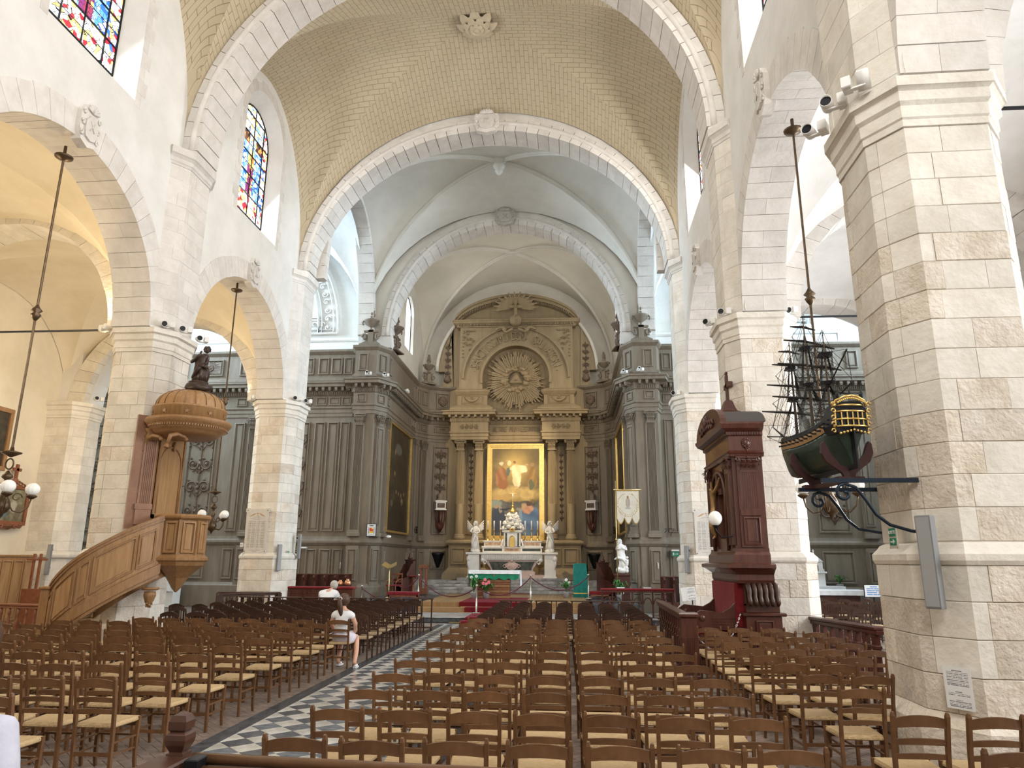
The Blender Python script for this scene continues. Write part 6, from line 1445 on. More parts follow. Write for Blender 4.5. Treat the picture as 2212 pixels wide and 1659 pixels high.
for s in (-1,1):
    for k in range(5): b.tube([(s*(.205+.03*cos(a)*(1-a/8)),-.03-.01*k,.38+.075*k+.035*sin(a)*(1-a/8)) for a in [j*.8 for j in range(8)]],.009,5)
    b.tube([(s*.20,-.02,.66),(s*.17,-.06,.73),(s*.08,-.08,.77),(0,-.09,.78)],.013,6)
for i in range(15): b.sphere((-.16+.32*i/14,-.085,.70+.05*sin(pi*i/14)),.014,6,5)
for i in range(9): b.sphere((-.16+.32*i/8,-.085,.385-.01*abs(i-4)),.016,6,5)
tag(b.build('gilded_carving',GOLD,SH,True),kind='stuff')
for x in (-.14,0,.14): MB().lathe([(.01,0),(.022,.02),(.026,.05),(.012,.08),(0,.1)],8,(x,-.06,.75)).build('stern_lantern',BLACK,SH)
def mast(y,z0,hs,ys,rk=0,x=0):
    b=MB(); zz=z0
    for i,(h,r) in enumerate(hs): b.tube([(x,y-rk*(zz),zz),(x,y-rk*(zz+h),zz+h)],[r,r*.7],7); zz+=h*.9
    b.build('mast',MASTM,SH)
    for (z,w) in ys: MB().tube([(x-w*1.25,y+.03-w*.4,z-.02),(x,y+.03,z),(x+w*1.25,y+.03+w*.4,z-.02)],[.009,.019,.009],6).build('yard',SPAR,SH)
    for (zt) in (z0+hs[0][0]*.92,z0+hs[0][0]*.9+hs[1][0]*.88): MB().box(x-.075,x+.075,y-.05,y+.08,zt-.012,zt+.012,.005).lathe([(.08,-.02),(.09,.02)],10,(x,y,zt)).build('mast_top',BLACK,SH)
mast(.42,.55,((.55,.02),(.42,.014),(.3,.009)),((.98,.26),(1.28,.20),(1.55,.14)))
mast(.92,.45,((.78,.026),(.58,.018),(.42,.011)),((1.0,.46),(1.45,.36),(1.78,.26),(1.98,.16)))
mast(1.42,.45,((.70,.024),(.52,.016),(.38,.010)),((.92,.42),(1.30,.33),(1.6,.24),(1.8,.14)))
MB().tube([(0,1.68,.55),(0,2.25,.88)],[.022,.008],7).tube([(-.22,1.95,.68),(.22,1.95,.68)],.008,5).build('bowsprit',SPAR,SH); MB().tube([(0,.42,1.0),(0,-.12,1.32)],.010,6).tube([(0,.40,.80),(0,-.16,.92)],.010,6).build('gaff_and_boom',SPAR,SH); MB().tube([(0,1.68,.42),(0,1.85,.50),(0,1.88,.60)],[.03,.03,.015],7).build('figurehead',GOLD,SH,True)
b=MB(); R_=.0034
def ln(p,q,r=R_): b.tube([p,q],r,3)
for (y,zt,zm,w) in ((.42,1.05,1.55,.2),(.92,1.18,1.85,.27),(1.42,1.10,1.7,.24)):
    for s in (-1,1):
        for k in range(7): ln((s*w*.95,y-.16+.05*k,.52),(s*.02,y,zt)) 
        for k in range(6): f=k/6; ln((s*w*.95*(1-f)+s*.02*f,y-.16*(1-f),.52+(zt-.52)*f),(s*w*.95*(1-f)+s*.02*f,y+.14*(1-f),.52+(zt-.52)*f))
        for k in range(5): ln((s*.09,y-.04+.02*k,zt),(s*.01,y,zm))
        for z,yw in ((zt-.1,w*1.6),(zt+.3,w*1.2),(zm-.05,w*.8)): ln((s*yw,y+.03+s*yw*.5,z),(0,y,z+.25)); ln((s*yw,y+.03+s*yw*.5,z),(s*.1,y-.4,z-.35)); ln((s*yw,y+s*yw*.5,z),(0,y+.3,z-.2))
    ln((0,y,zm),(0,y+.5,zt)); ln((0,y,zt),(0,y+.5,.6)); ln((0,y,zm+.2),(0,y+.5,zm-.2)); ln((0,y,zm-.15),(0,y-.45,zt+.05)); ln((0,y,zm+.15),(0,2.25 if y>1 else y+.48,.88 if y>1 else zm-.3))
for k in range(5): ln((0,1.42,1.0+.2*k),(0,1.75+.12*k,.60+.07*k)); ln((.0,1.42,.9+.22*k),(.2*(1 if k%2 else -1),1.0,.55)); ln((.22,1.95,.68),(.1,1.6,.5)); ln((-.22,1.95,.68),(-.1,1.6,.5)); ln((-.22,1.95,.68),(0,1.42,1.3)); ln((0,.42,1.45),(0,-.12,1.32)); ln((0,-.16,.92),(0,-.12,1.32))
tag(b.build('rigging',RIG,SH),kind='stuff')
CRM=mat('maroon_cradle',(.045,.014,.012),None,rough=.5)
for y in (.12,1.0):
    P=[(-.05,-.16),(-.08,-.08),(-.16,-.02),(-.26,.05),(-.31,.15),(-.30,.26),(-.27,.29),(-.24,.24),(-.20,.14),(-.10,.02),(0,-.03),(.10,.02),(.20,.14),(.24,.24),(.27,.29),(.30,.26),(.31,.15),(.26,.05),(.16,-.02),(.08,-.08),(.05,-.16)]
    MB().ext(P,y,y+.05,'y').box(-.16,.16,y-.03,y+.08,-.17,-.12,.006).build('cradle_board',CRM,SH)
MB().box(-.05,.05,.1,1.1,-.17,-.125).build('cradle_beam',CRM,SH)
for i,(y,x0,x1) in enumerate(((7.42,5.28,6.10),(8.40,5.36,6.34))):
    t=thing('iron_bracket','%s black iron scroll bracket under the ship model, fixed to the near pier'%('nearer' if i==0 else 'farther'),'bracket',(x1,y,2.8))
    MB().box(x0-x1,.12+(0 if i==0 else .05),-.022,.022,-.022,.022).build('bar',BLUEI,t); L=x0-x1
    P=[(L+.14+.085*cos(a)*(1-a/9),0,-.13+.085*sin(a)*(1-a/9)) for a in [pi/2+.2-j*.6+j*0 for j in range(0)]]
    sp=[(L+.22+.10*(1-k/13)*cos(pi/2+k*.55),0,-.13+.10*(1-k/13)*sin(pi/2+k*.55)) for k in range(13)][::-1]
    P=sp+[(L+.33,0,-.07),(L+.42,0,-.20),(L+.50,0,-.34),(L+.62,0,-.44),(.0,0,-.50),(.12,0,-.51)]
    MB().tube(P,.017,7).build('scroll',BLUEI,t,True)
# ------------------------------------------------------------------ spotlights, loudspeakers, signs
def spotlamp(x,y,z,rz,tilt,label,cat='spotlight'):
    if y<24: x,y,_=NT@Vector((x,y,z))
    t=thing('spotlight',label,cat,(x,y,z),rz,'spotlights on the stone ledges')
    MB(R3(loc=(.13,0,.07))).box(-.05,.05,-.09,.09,-.06,.08,.01).build('driver_box',WHITE,t)
    T=Matrix.Translation((-.04,0,.09))@Matrix.Rotation(tilt,4,'X'); MB(T).lathe([(.055,-.11),(.07,-.10),(.07,.12),(.064,.12),(.06,.06),(.0,.06)],16).build('lamp_body',WHITE,t,True); MB(T).lathe([(.0,.085),(.062,.086)],16).build('lens',BLACK,t)
    MB().box(-.06,.16,-.03,.03,0,.02).build('mount',WHITE,t); return t
for a in [(-6.40,14.98,7.2,.5,1.7,'white spotlight on the pulpit pier ledge, nearest the corner'),(-6.18,15.35,7.2,.6,1.7,'white spotlight on the pulpit pier ledge, nave side'),(-6.17,16.1,7.2,.7,1.7,'white spotlight on the far corner of the pulpit pier ledge'),
 (-6.35,22.75,7.2,.4,1.7,'white spotlight on the second left pier ledge, nearer of two'),(-6.17,23.2,7.2,.6,1.7,'white spotlight on the second left pier ledge, farther of two'),
 (6.33,15.05,7.2,-.3,1.7,'white spotlight on the right middle pier ledge, nearer of two'),(6.13,15.7,7.2,-.5,1.7,'white spotlight on the right middle pier ledge, farther of two'),(6.3,22.8,7.2,-.3,1.7,'white spotlight on the far right pier ledge'),
 (6.34,7.32,7.2,2.6,2.5,'white twin spotlight above the near pier ledge'),(6.16,7.72,7.2,-.5,1.7,'open black mouthed spotlight on the near pier ledge, upper one'),(6.10,8.22,7.17,-.6,1.7,'open black mouthed spotlight on the near pier ledge, lower one'),(7.62,7.4,7.2,0,2,'spotlight on the outer corner of the near pier ledge'),(7.7,15.0,7.2,.2,2,'spotlight on the aisle corner of the right middle pier'),(-7.95,15.1,7.2,2.8,1.6,'spotlight at the aisle corner of the pulpit pier'),(-7.75,22.6,7.2,2.8,1.6,'spotlight on the aisle corner of the second left pier'),(-13.4,22.6,7.25,.8,1.6,'lit spotlight on the outermost left pier ledge'),
 (-6.0,29.75,9.9,.3,1.2,'small spotlight on the left choir cornice, nearer the transept'),(-5.3,30.1,9.9,.3,1.2,'small spotlight on the left choir cornice corner'),(-4.98,33.0,9.85,1.4,1.3,'small spotlight on the left choir wall cornice'),(5.9,29.7,9.9,.3,1.2,'small spotlight on the right choir cornice, nearer the transept'),(5.25,30.1,9.9,.3,1.2,'small spotlight on the right choir cornice corner')]: spotlamp(*a)
def on_face(s,yc,i,j,f,z,off=0,out=0):
    O=outline(s,yc,off); return O
def facing(P,Q,f,z,out):
    # frame on the wall segment P->Q (right hand side faces out) at fraction f
    T=NT@segT(P,Q); return T@R3(loc=(slen(P,Q)*f,-out,z))
CHR=((6.36,7.62),(6.62,7.25))     # chamfer of the near pier
def speaker(M,label,L=.86,w=.13):
    t=thing('column_speaker',label,'loudspeaker',(0,0,0),0,'column loudspeakers'); t.matrix_world=M
    cb=MB().box(-w/2,w/2,-.08,0,0,L,.008).build('cabinet',GREYP,t); MB().box(-w/2+.012,w/2-.012,-.086,-.079,.02,L-.02).build('grille',mat('pale_speaker_grille',(.33,.335,.34),None,rough=.6),cb); MB().box(-.03,.03,0,.06,L*.2,L*.26).box(-.03,.03,0,.06,L*.8,L*.86).build('bracket',BLACK,t); return t
speaker(facing((6.36,7.62),(6.62,7.25),.66,1.58,.12),'long grey column loudspeaker on the near right pier',.86,.15)
speaker(facing((-6.62,22.55),(-6.36,22.92),.3,1.62,.10),'grey column loudspeaker beside the memorial tablet on the second left pier',.82)
speaker(facing((6.36,22.92),(6.62,22.55),.55,1.65,.10),'grey column loudspeaker on the far right pier, left of the tablet',.8)
speaker(facing((-6.30,22.95),(-6.30,23.6),.8,2.0,.12),'pale column loudspeaker on the choir side of the second left pier',.8)
speaker(facing((-13.95,22.25),(-13.4,22.25),.1,1.45,.10),'grey column loudspeaker standing at the outermost left pier',.95)
SGN=mat('exit_sign_green',(.01,.22,.12),None,rough=.4); PERS=mat('clear_plate',(.62,.60,.52),None,rough=.2)
def exitsign(M,label,s=1):
    t=thing('exit_sign',label,'sign',(0,0,0)); t.matrix_world=M
    MB().box(-.10*s,.10*s,-.008,0,-.12*s,.12*s).build('plate',PERS,t); MB().box(-.075*s,.075*s,-.014,-.008,.01*s,.095*s).box(-.075*s,.075*s,-.014,-.008,-.085*s,-.01*s).build('sign_face',SGN,t)
    text_on('lettering','SORTIE',.052*s,.002,WHITE,Matrix.Translation((0,-.016,.034*s))@Matrix.Rotation(pi/2,4,'X'),t); MB().box(-.05*s,.02*s,-.018,-.014,-.055*s,-.042*s).ext([(.015*s,-.075*s),(.055*s,-.048*s),(.015*s,-.022*s)],-.018,-.014).build('arrow',WHITE,t)
    for a in (-1,1):
        for c in (-1,1): MB().sphere((a*.088*s,-.01,c*.108*s),.007,6,5).build('screw',BRASS,t)
    return t
exitsign(facing((6.36,8.38),(6.36,7.62),.74,2.25,.04),'green SORTIE exit sign with a white arrow on the near right pier',.95)
exitsign(facing((-6.36,22.92),(-6.36,23.68),.12,2.12,.04),'small green exit sign on the second left pier beside the loudspeaker',1.1)
PRN=vmat('printed_paper',.8)
def page(u,v):
    c=(.80,.80,.80)
    if .12<u<.88 and .05<v<.93:
        l=(v*26)%1
        if v>.88: return (.15,.15,.15) if .32<u<.68 and .3<l<.7 else c
        if int(v*26) in (6,7,11,12,13): return c
        if int(v*26) in (10,5): return (.2,.2,.2) if .35<u<.62 and .3<l<.7 else c
        if .3<l<.75 and noise.noise((u*60,int(v*26)*7.3,0))>-.25: return (.22,.22,.24)
    return c
t=thing('paper_notice','white printed sheet taped low on the near right pier','notice',(0,0,0)); t.matrix_world=facing((6.40,7.62),(6.70,7.17),.66,.72,.135); picture('print',.25,.36,40,90,page,PRN,t); MB().box(-.125,.125,.001,.003,0,.36).build('sheet',WHITE,t)
# memorial tablets
def tabl(u,v):
    c=mixc((.58,.55,.50),(.66,.63,.58),.5+fbm(u*6,v*9,2)); ink=(.30,.27,.25)
    if (abs(u-.5)<.012 and .905<v<.985) or (abs(u-.5)<.04 and .945<v<.962): return (.42,.16,.09)
    for s in (-1,1):
        d=(u-.5)*s
        if .07<d<.36 and abs(v-(.975-d*.26))<.022*(1-abs(d-.2)/.22): return (.45,.30,.17)
    if abs(u-.5)<.07 and .895<v<.91 or (abs(u-.5)<.2 and .862<v<.876) or (abs(u-.5)<.33 and .83<v<.838) or (abs(u-.5)<.14 and .80<v<.812): return ink if sin(u*240)>-.3 else c
    if .14<v<.77 and .1<u<.9:
        l=(v-.14)*44; col=.1<u<.24 or .28<u<.46 or .54<u<.66 or .70<u<.9
        if col and .25<(l%1)<.7 and noise.noise((u*70,int(l)*3.7,1))>-.3: return ink
        if abs(u-.5)<.005: return ink
    if abs(u-.5)<.25 and .07<v<.085 or (abs(u-.5)<.1 and .04<v<.052): return ink if sin(u*200)>-.3 else c
    return c
TBM=vmat('engraved_marble',.4)
for M,lab in ((facing((-7.55,22.55),(-6.62,22.55),.12,2.18,.03),'engraved memorial tablet of names on the second left pier'),(facing((6.62,22.55),(7.55,22.55),.42,2.18,.03),'engraved memorial tablet of names on the far right pier behind the stall')):
    t=thing('memorial_tablet',lab,'tablet',(0,0,0)); t.matrix_world=M if 'left' in lab else M
    x=.22 if 'left' in lab else 0; W_=.72; H_=1.38
    MB(R3(loc=(x,0,0))).ext([(-W_/2-.04,-.10),(-W_/2+.10,-.10),(-W_/2+.10,-.06),(W_/2-.10,-.06),(W_/2-.10,-.10),(W_/2+.04,-.10),(W_/2+.04,.0),(W_/2,.02),(W_/2,H_-.12),(W_/2+.04,H_-.10),(W_/2+.04,H_+.02),(W_/2-.1,H_+.02),(W_/2-.1,H_),(-W_/2+.1,H_),(-W_/2+.1,H_+.02),(-W_/2-.04,H_+.02),(-W_/2-.04,H_-.10),(-W_/2,H_-.12),(-W_/2,.02),(-W_/2-.04,0)],-.03,.03,'y').build('slab',GREYM if 0 else mat('tablet_marble',(.58,.55,.50),(.66,.63,.58),6,.4),t)
    picture('engraved_names',W_,H_-.06,80,190,tabl,TBM,t,Matrix.Translation((x,-.034,-.03)))
    for a in (-1,1):
        for z in (.04,H_-.05): MB(R3(loc=(x,0,0))).sphere((a*(W_/2-.03),-.035,z),.014,8,6).build('stud',BLACK,t)
t=thing('small_plaque','small stone plaque beside the memorial tablet on the second left pier','plaque',(0,0,0)); t.matrix_world=facing((-7.95,22.88),(-7.55,22.55),.6,2.35,.03); MB().box(-.10,.10,-.02,0,0,.14,.004).build('slab',MARBLE,t); [MB().box(-.07,.07,-.022,-.019,.03+.03*k,.04+.03*k).build('engraved_line',BRONZE,t) for k in range(3)]
def sky_(u,v):
    c=(.75,.82,.95)
    if abs(v-.55-.25*sin(pi*u))<.05 or abs(v-.4-.2*sin(pi*u))<.04: c=(.08,.2,.75)
    if blob(u,v,.5,.5,.14,.08)>.2: c=(.8,.2,.15)
    if v<.3 and sin(u*30+v*40)>.3: c=(.3,.4,.7)
    return c
t=thing('blue_poster','small blue and white poster low on the second left pier','poster',(0,0,0)); t.matrix_world=facing((-6.70,22.5),(-6.40,22.92),.6,1.0,.10); picture('print',.21,.32,24,36,sky_,PRN,t); MB().box(-.105,.105,.001,.003,0,.32).build('sheet',WHITE,t)
# ------------------------------------------------------------------ keystones, rosette, tie rods
def keystone(M,label,w,h,mt,seed=0):
    t=thing('carved_keystone',label,'ornament',(0,0,0),0,'carved keystones'); t.matrix_world=M
    P=[(-w*.38,0),(-w*.5,h*.3),(-w*.5,h*.72),(-w*.32,h*.82),(-w*.2,h*.98),(.0,h),(w*.2,h*.98),(w*.32,h*.82),(w*.5,h*.72),(w*.5,h*.3),(w*.38,0),(0,-h*.1)]
    MB().ext(P,-.10,.1,'y').build('block',mt,t); MB().ext([(x*.62,h*.12+z*.58) for x,z in P],-.15,-.09,'y').build('shield',mt,t)
    b=MB()
    for s in (-1,1):
        for k in range(3): b.tube([(s*(w*.40+.04*cos(a)*(1-a/9)),-.12,h*(.15+.28*k)+.09*h*sin(a)*(1-a/9)) for a in [j*.8 for j in range(9)]],w*.035,5)
    for k in range(7): a=pi*(k+.5)/7; b.beam((0,-.12,h*.80),(w*.28*cos(a),-.15,h*.80+h*.2*sin(a)),w*.06,w*.05,(0,1,0),w*.09,w*.05)
    b.tube([(-w*.12,-.16,h*.3),(w*.1,-.16,h*.55)],w*.02,5); b.tube([(w*.12,-.16,h*.3),(-w*.1,-.16,h*.55)],w*.02,5); b.build('scroll_carving',mt,t,True); return t
for s,n in ((-1,'left'),(1,'right')):
    for c,q in ((11.85,'nearer'),(19.4,'second')):
        keystone(NT@Matrix.Translation((s*6.68,c,10.05))@Matrix.Rotation(s*-pi/2,4,'Z'),'carved shell keystone over the %s %s arcade arch'%(q,n),.55,.85,PINK)
keystone(NT@Matrix.Translation((0.02,22.72,17.15)),'carved shield keystone at the crown of the second nave arch',.9,.85,PINK); keystone(Matrix.Translation((0,30.35,17.3)),'carved shield keystone at the crown of the choir arch',.95,.8,mat('grey_carving',(.42,.39,.35),(.52,.49,.44),6,.9))
RO=thing('vault_rosette','large carved leaf rosette at the centre of the nave vault','rosette',(0,19.3,18.84)); RO.scale=(.95,.95,.8)
ROM=mat('rosette_plaster',(.56,.47,.33),(.62,.53,.38),5,.9); rnd=random.Random(2); b=MB()
for (n_,r,L,z,w0) in ((8,.18,.52,-.10,.20),(8,.12,.38,-.20,.16),(8,.06,.22,-.28,.11)):
    for i in range(n_):
        a=2*pi*(i+(.5 if w0==.16 else 0))/n_; vs=[];fs=[]; K=7; Jn=6
        for q in range(K):
            u=q/(K-1); w=w0*(sin(pi*min(1,u*.8+.18))**.7)*(1+.18*(q%2)); rr_=r+L*u; zz=z-.13*sin(pi*u*.9)+(.10*u**4)
            for j in range(Jn+1): v=-1+2*j/Jn; vs.append((rr_*cos(a)-w*v*sin(a),rr_*sin(a)+w*v*cos(a),zz+.05*v*v*(1 if j%2 else .4)))
        for q in range(K-1):
            for j in range(Jn): e=q*(Jn+1)+j; fs.append((e,e+1,e+Jn+2,e+Jn+1))
        b.add(vs,fs)
b.build('leaves',ROM,RO,True); MB().lathe([(.17,.05),(.2,-.25),(.15,-.3),(.16,-.34),(.08,-.38),(.0,-.42)],14).build('button',ROM,RO,True); [MB().sphere((.17*cos(a),.17*sin(a),-.3),.04,7,5).build('bead',ROM,RO,True) for a in [j*pi/5 for j in range(10)]]
# rose garland of voussoir tips above
for s,n in ((-1,'left'),(1,'right')):
    for y,q in ((15.65,'middle'),(8.0,'near')):
        if s<0 and y<9: continue
        t=tag(MB().tube([(s*7.6,y,7.38),(s*14.9,y,7.38)],.025,6).build('tie_rod',BLACK),'thin iron tie rod across the %s aisle at the %s arch'%(n,q),'tie rod')
# ------------------------------------------------------------------ left aisle furnishings
def framed(x,y0,y1,z0,z1,label,fn,nx,ny,m,fw_=.10,face=1,d=.08):
    t=thing('framed_picture',label,'painting',(x,(y0+y1)/2,z0),pi/2*face); w=y1-y0; h=z1-z0
    for (a,b_,c,e) in ((-w/2,w/2,0,fw_),(-w/2,w/2,h-fw_,h),(-w/2,-w/2+fw_,fw_,h-fw_),(w/2-fw_,w/2,fw_,h-fw_)): MB().box(a,b_,-d,0,c,e,.012).build('frame',m,t)
    picture('canvas',w-2*fw_,h-2*fw_,nx,ny,fn,DM,t,Matrix.Translation((0,-.03,fw_))); MB().box(-w/2+fw_,w/2-fw_,-.025,0,fw_,h-fw_).build('backing_board',PANELD,t); return t
def scene2(u,v):
    n=fbm(u*6,v*6,9); c=mixc((.09,.08,.05),(.30,.28,.18),.5+n+.4*(v-.5)); c=mixc(c,(.10,.16,.17),blob(u,v,.3,.35,.16,.3)); c=mixc(c,(.34,.12,.08),blob(u,v,.22,.5,.06,.2)); c=mixc(c,(.42,.38,.30),blob(u,v,.62,.45,.14,.2)); c=mixc(c,(.45,.33,.22),blob(u,v,.6,.68,.05,.05)); c=mixc(c,(.16,.13,.09),blob(u,v,.8,.3,.12,.25)); return c
framed(-14.88,19.05,20.9,4.6,6.55,'large brown framed painting on the left aisle wall',darkp,30,40,OAK,.14)
t=framed(-14.86,20.7,22.1,2.98,4.22,'carved station of the cross picture with a cross on top, left aisle wall',scene2,40,44,REDW,.12)
MB().box(-.05,.05,-.08,-.02,1.45,1.9,.01).box(-.17,.17,-.08,-.02,1.68,1.78,.01).build('top_cross',REDW,t)
b=MB(); [b.tube([(s*(.12+.12*k+.1*cos(a)*(1-a/9)),-.06,1.24+.07*sin(a)*(1-a/9)+.04*(2-k)) for a in [j*.8 for j in range(9)]],.03,6) for s in (-1,1) for k in range(3)]; b.sphere((0,-.06,1.36),.12,9,7,(1,.5,1)); b.build('carved_crest',REDW,t,True)
b=MB(); [b.tube([(s*(.3+.1*cos(a)*(1-a/9)),-.06,-.06+.07*sin(a)*(1-a/9)) for a in [j*.8 for j in range(9)]],.03,6) for s in (-1,1)]; b.ext([(-.62,0),(-.5,-.1),(-.3,-.06),(0,-.16),(.3,-.06),(.5,-.1),(.62,0)],-.07,-.02); b.build('carved_apron',REDW,t,True)
t=thing('panelled_box_pew','tall oak panelled enclosure at the far left against the aisle wall','panelling',(-14.1,20.3,0)); MB().box(-.65,.55,-1.4,.9,0,2.0,.01).box(-.68,.58,-1.43,.93,2.0,2.06,.01).build('body',OAK,t)
for i in range(4): x=-.6+.28*i; panel(R3(loc=(0,-1.4,0)),x,x+.26,.2,1.9,t,OAKP,sc=.5)
for i in range(5): panel(Matrix.Translation((.55,0,0))@Matrix.Rotation(pi/2,4,'Z'),-1.3+.44*i,-1.3+.44*i+.4,.2,1.9,t,OAKP,sc=.5)
for i,(x,y) in enumerate(((-13.2,20.7),(-12.85,20.5))):
    t=thing('processional_cross','%s plain wooden processional cross standing at the left aisle wall'%('left' if i==0 else 'right'),'cross',(x,y,0)); MB().box(-.03,.03,-.03,.03,0,2.1,.006).build('upright',REDW,t); MB().box(-.22,.22,-.025,.025,1.9,1.96,.006).build('crossbar',REDW,t); MB().box(-.15,.15,-.15,.15,0,.05,.01).build('foot',REDW,t)
t=thing('wooden_board','reddish wooden board leaning behind the processional crosses','board',(-12.7,20.4,0)); MB().box(-.5,.5,-.02,.02,0,1.1,.005).build('board',REDW,t)
t=thing('prayer_desk','small dark wooden desk left of the pulpit stair','desk',(-10.6,18.6,0)); MB().box(-.5,.5,-.2,.2,.95,1.0,.01).box(-.46,.46,-.16,.16,.1,.8,.01).build('body',REDW,t); [MB().box(s*.46-.03,s*.46+.03,-.18,.18,0,.96).build('side',REDW,t) for s in (-1,1)]; panel(R3(loc=(0,-.165,0)),-.38,.38,.2,.72,t,REDW,sc=.5)
# ------------------------------------------------------------------ wooden rails
def rail(name,label,P,Q,h,m,nb,post=True,style='baluster'):
    t=thing(name,label,'railing',(P[0],P[1],0),atan2(Q[1]-P[1],Q[0]-P[0])); L=slen(P,Q)
    MB().box(-.04,L+.04,-.06,.06,h-.05,h,.012).box(-.02,L+.02,-.04,.04,h-.10,h-.05,.006).build('handrail',m,t); MB().box(0,L,-.03,.03,.10,.18,.006).build('bottom_rail',m,t)
    for i in range(nb):
        x=L*(i+.5)/nb
        if style=='baluster': MB().lathe([(.022,.18),(.04,.24),(.025,.32),(.045,.5),(.03,.66),(.022,.72),(.038,.76),(.022,h-.1)],8,(x,0,0)).build('baluster',m,t,True)
        else: MB().box(x-.03,x+.03,-.035,.035,.18,h-.1,.006).box(x-.045,x+.045,-.05,.05,h-.30,h-.2,.01).build('baluster',m,t)
    if post:
        for x in (0,L): MB().box(x-.07,x+.07,-.07,.07,0,h-.03,.01).build('post',m,t)
    return t
rail('wooden_rail','reddish wooden rail in front of the pulpit stair at the left',(-10.4,15.9),(-8.55,15.6),.98,REDW,8)
rail('wooden_rail','reddish wooden rail crossing the left aisle at the edge of the view',(-14.0,14.9),(-10.5,15.85),.98,REDW,14)
rail('wooden_rail','dark slatted rail running beside the dark chairs behind the pulpit',(-7.4,20.8),(-6.2,22.2),1.0,DARKW,9)
rail('wooden_rail','dark wooden rail in front of the second left pier',(-8.0,22.0),(-6.7,22.1),1.0,DARKW,8)
def bigrail(label,P,Q,h,nb,endpost=True):
    t=thing('panelled_rail',label,'railing',(P[0],P[1],0),atan2(Q[1]-P[1],Q[0]-P[0])); L=slen(P,Q)
    MB().box(-.05,L,-.09,.09,h-.06,h,.015).box(0,L,-.06,.06,h-.13,h-.06,.01).build('handrail',MAHOG,t); MB().box(0,L,-.06,.06,.0,.14,.01).build('bottom_rail',MAHOG,t)
    for i in range(nb): x=L*(i+.5)/nb; MB().box(x-.06,x+.06,-.04,.04,.14,h-.13,.008).box(x-.075,x+.075,-.055,.055,h-.36,h-.30,.01).box(x-.075,x+.075,-.055,.055,h-.48,h-.44,.01).build('panelled_baluster',MAHOG,t)
    if endpost:
        MB().box(-.13,.13,-.13,.13,0,h-.04,.01).box(-.165,.165,-.165,.165,h-.04,h+.04,.02).box(-.15,.15,-.15,.15,0,.14,.015).build('end_post',MAHOG,t)
        for rz in range(4): MB(Matrix.Rotation(rz*pi/2,4,'Z')@R3(loc=(0,-.128,0))).ext(flute_poly(-.095,.095,.02,5),.2,h-.36,'z').build('fluted_face',MAHOG,t)
    return t
bigrail('dark carved rail with a fluted end post beside the red velvet stall',(4.76,13.0),(4.86,17.6),1.1,14)
bigrail('dark balustrade running from the stall pier towards the right aisle',(7.3,15.3),(7.75,12.55),.98,10,False)
rail('wooden_rail','reddish gate rail between the right hand piers',(7.85,12.4),(8.8,12.2),.98,REDW,5,style='b')
rail('wooden_rail','short dark rail just behind the near right pier',(8.0,11.0),(8.1,9.6),.98,MAHOG,6)
t=thing('front_barrier','dark reddish wooden barrier with a turned newel in the foreground','barrier',(.62,4.0,0))
NW=mat('dark_newel_wood',(.055,.022,.014),(.085,.036,.022),4,.35,coat=.2)
def sq(r,z): return [(r,z)]
b=MB(); prof=[(.085,.0),(.085,.93),(.10,.935),(.10,.965),(.07,.97),(.065,.995),(.05,1.0),(.075,1.035),(.082,1.06),(.078,1.085),(.055,1.10),(.07,1.11),(.07,1.15),(.05,1.18),(.01,1.195)]
b.lathe([(r*.98,z) for r,z in prof],4,a0=pi/4,a1=pi/4+2*pi); b.build('newel',NW,t)
MB().tube([(.1,-.04,.975),(3.4,-.12,.93)],.03,10).tube([(.1,-.10,.93),(3.4,-.2,.90)],.03,10).build('round_rail',CHAIRW,t,True); MB().box(-.08,.10,-.5,-.06,.90,.99,.01).beam((.02,-.12,.94),(.35,-.62,.80),.05,.09).build('end_board',NW,t); MB().box(.12,.19,-.17,-.05,.91,1.0,.006).build('black_clamp',BLACK,t)
MB().sphere((-.18,.22,.84),.06,12,8).tube([(-.18,.22,0),(-.18,.22,.8)],.035,8).build('side_post',NW,t,True)
# ------------------------------------------------------------------ choir furniture
t=thing('communion_desk','long dark desk with a red velvet top on the left, with copper vessels behind','desk',(-5.28,23.35,0)); MB().box(-1.1,1.1,-.16,.16,0,1.06,.01).build('body',MAHOG,t); MB().box(-1.14,1.14,-.2,.2,1.06,1.13,.02).build('velvet_top',REDV,t)
for i in range(7):
    x=-1.02+.3*i; MB(R3(loc=(x+.12,-.165,0))).tube([(-.10,-.01,.2),(-.10,-.01,.7)]+[(-.10*cos(pi*k/8),-.01,.7+.1*sin(pi*k/8)) for k in range(9)]+[(.10,-.01,.2)],.016,5).build('arcade_moulding',MAHOG,t,True)
b=MB(R3(loc=(0,-.17,0))); [b.sphere((-.9+.1*i,0,.93),.022,6,5) for i in range(19)]; b.build('bead_row',MAHOG,t,True)
COP=mat('copper',(.55,.26,.14),(.70,.38,.22),6,.25,.8)
for x,s in ((-4.75,1),(-4.5,1.15),(-4.95,.8)): o=MB().lathe([(.03,0),(.08,.02),(.11,.08),(.08,.14),(.04,.17),(.05,.2)],12).build('copper_pot',COP,None,True); o.location=(x,23.7,1.13-.0); o.scale=(s,s,s); tag(o,{-4.75:'middle copper pot behind the red topped desk',-4.5:'largest copper pot at the right end behind the red topped desk',-4.95:'smallest copper pot behind the red topped desk'}[x],'pot'); 
tag(MB().box(-5.2,-4.3,23.58,23.85,1.05,1.125,.006).box(-5.15,-5.1,23.6,23.8,0,1.06).box(-4.4,-4.35,23.6,23.8,0,1.06).build('side_shelf',MAHOG),'narrow dark shelf carrying copper pots behind the red topped desk','shelf')
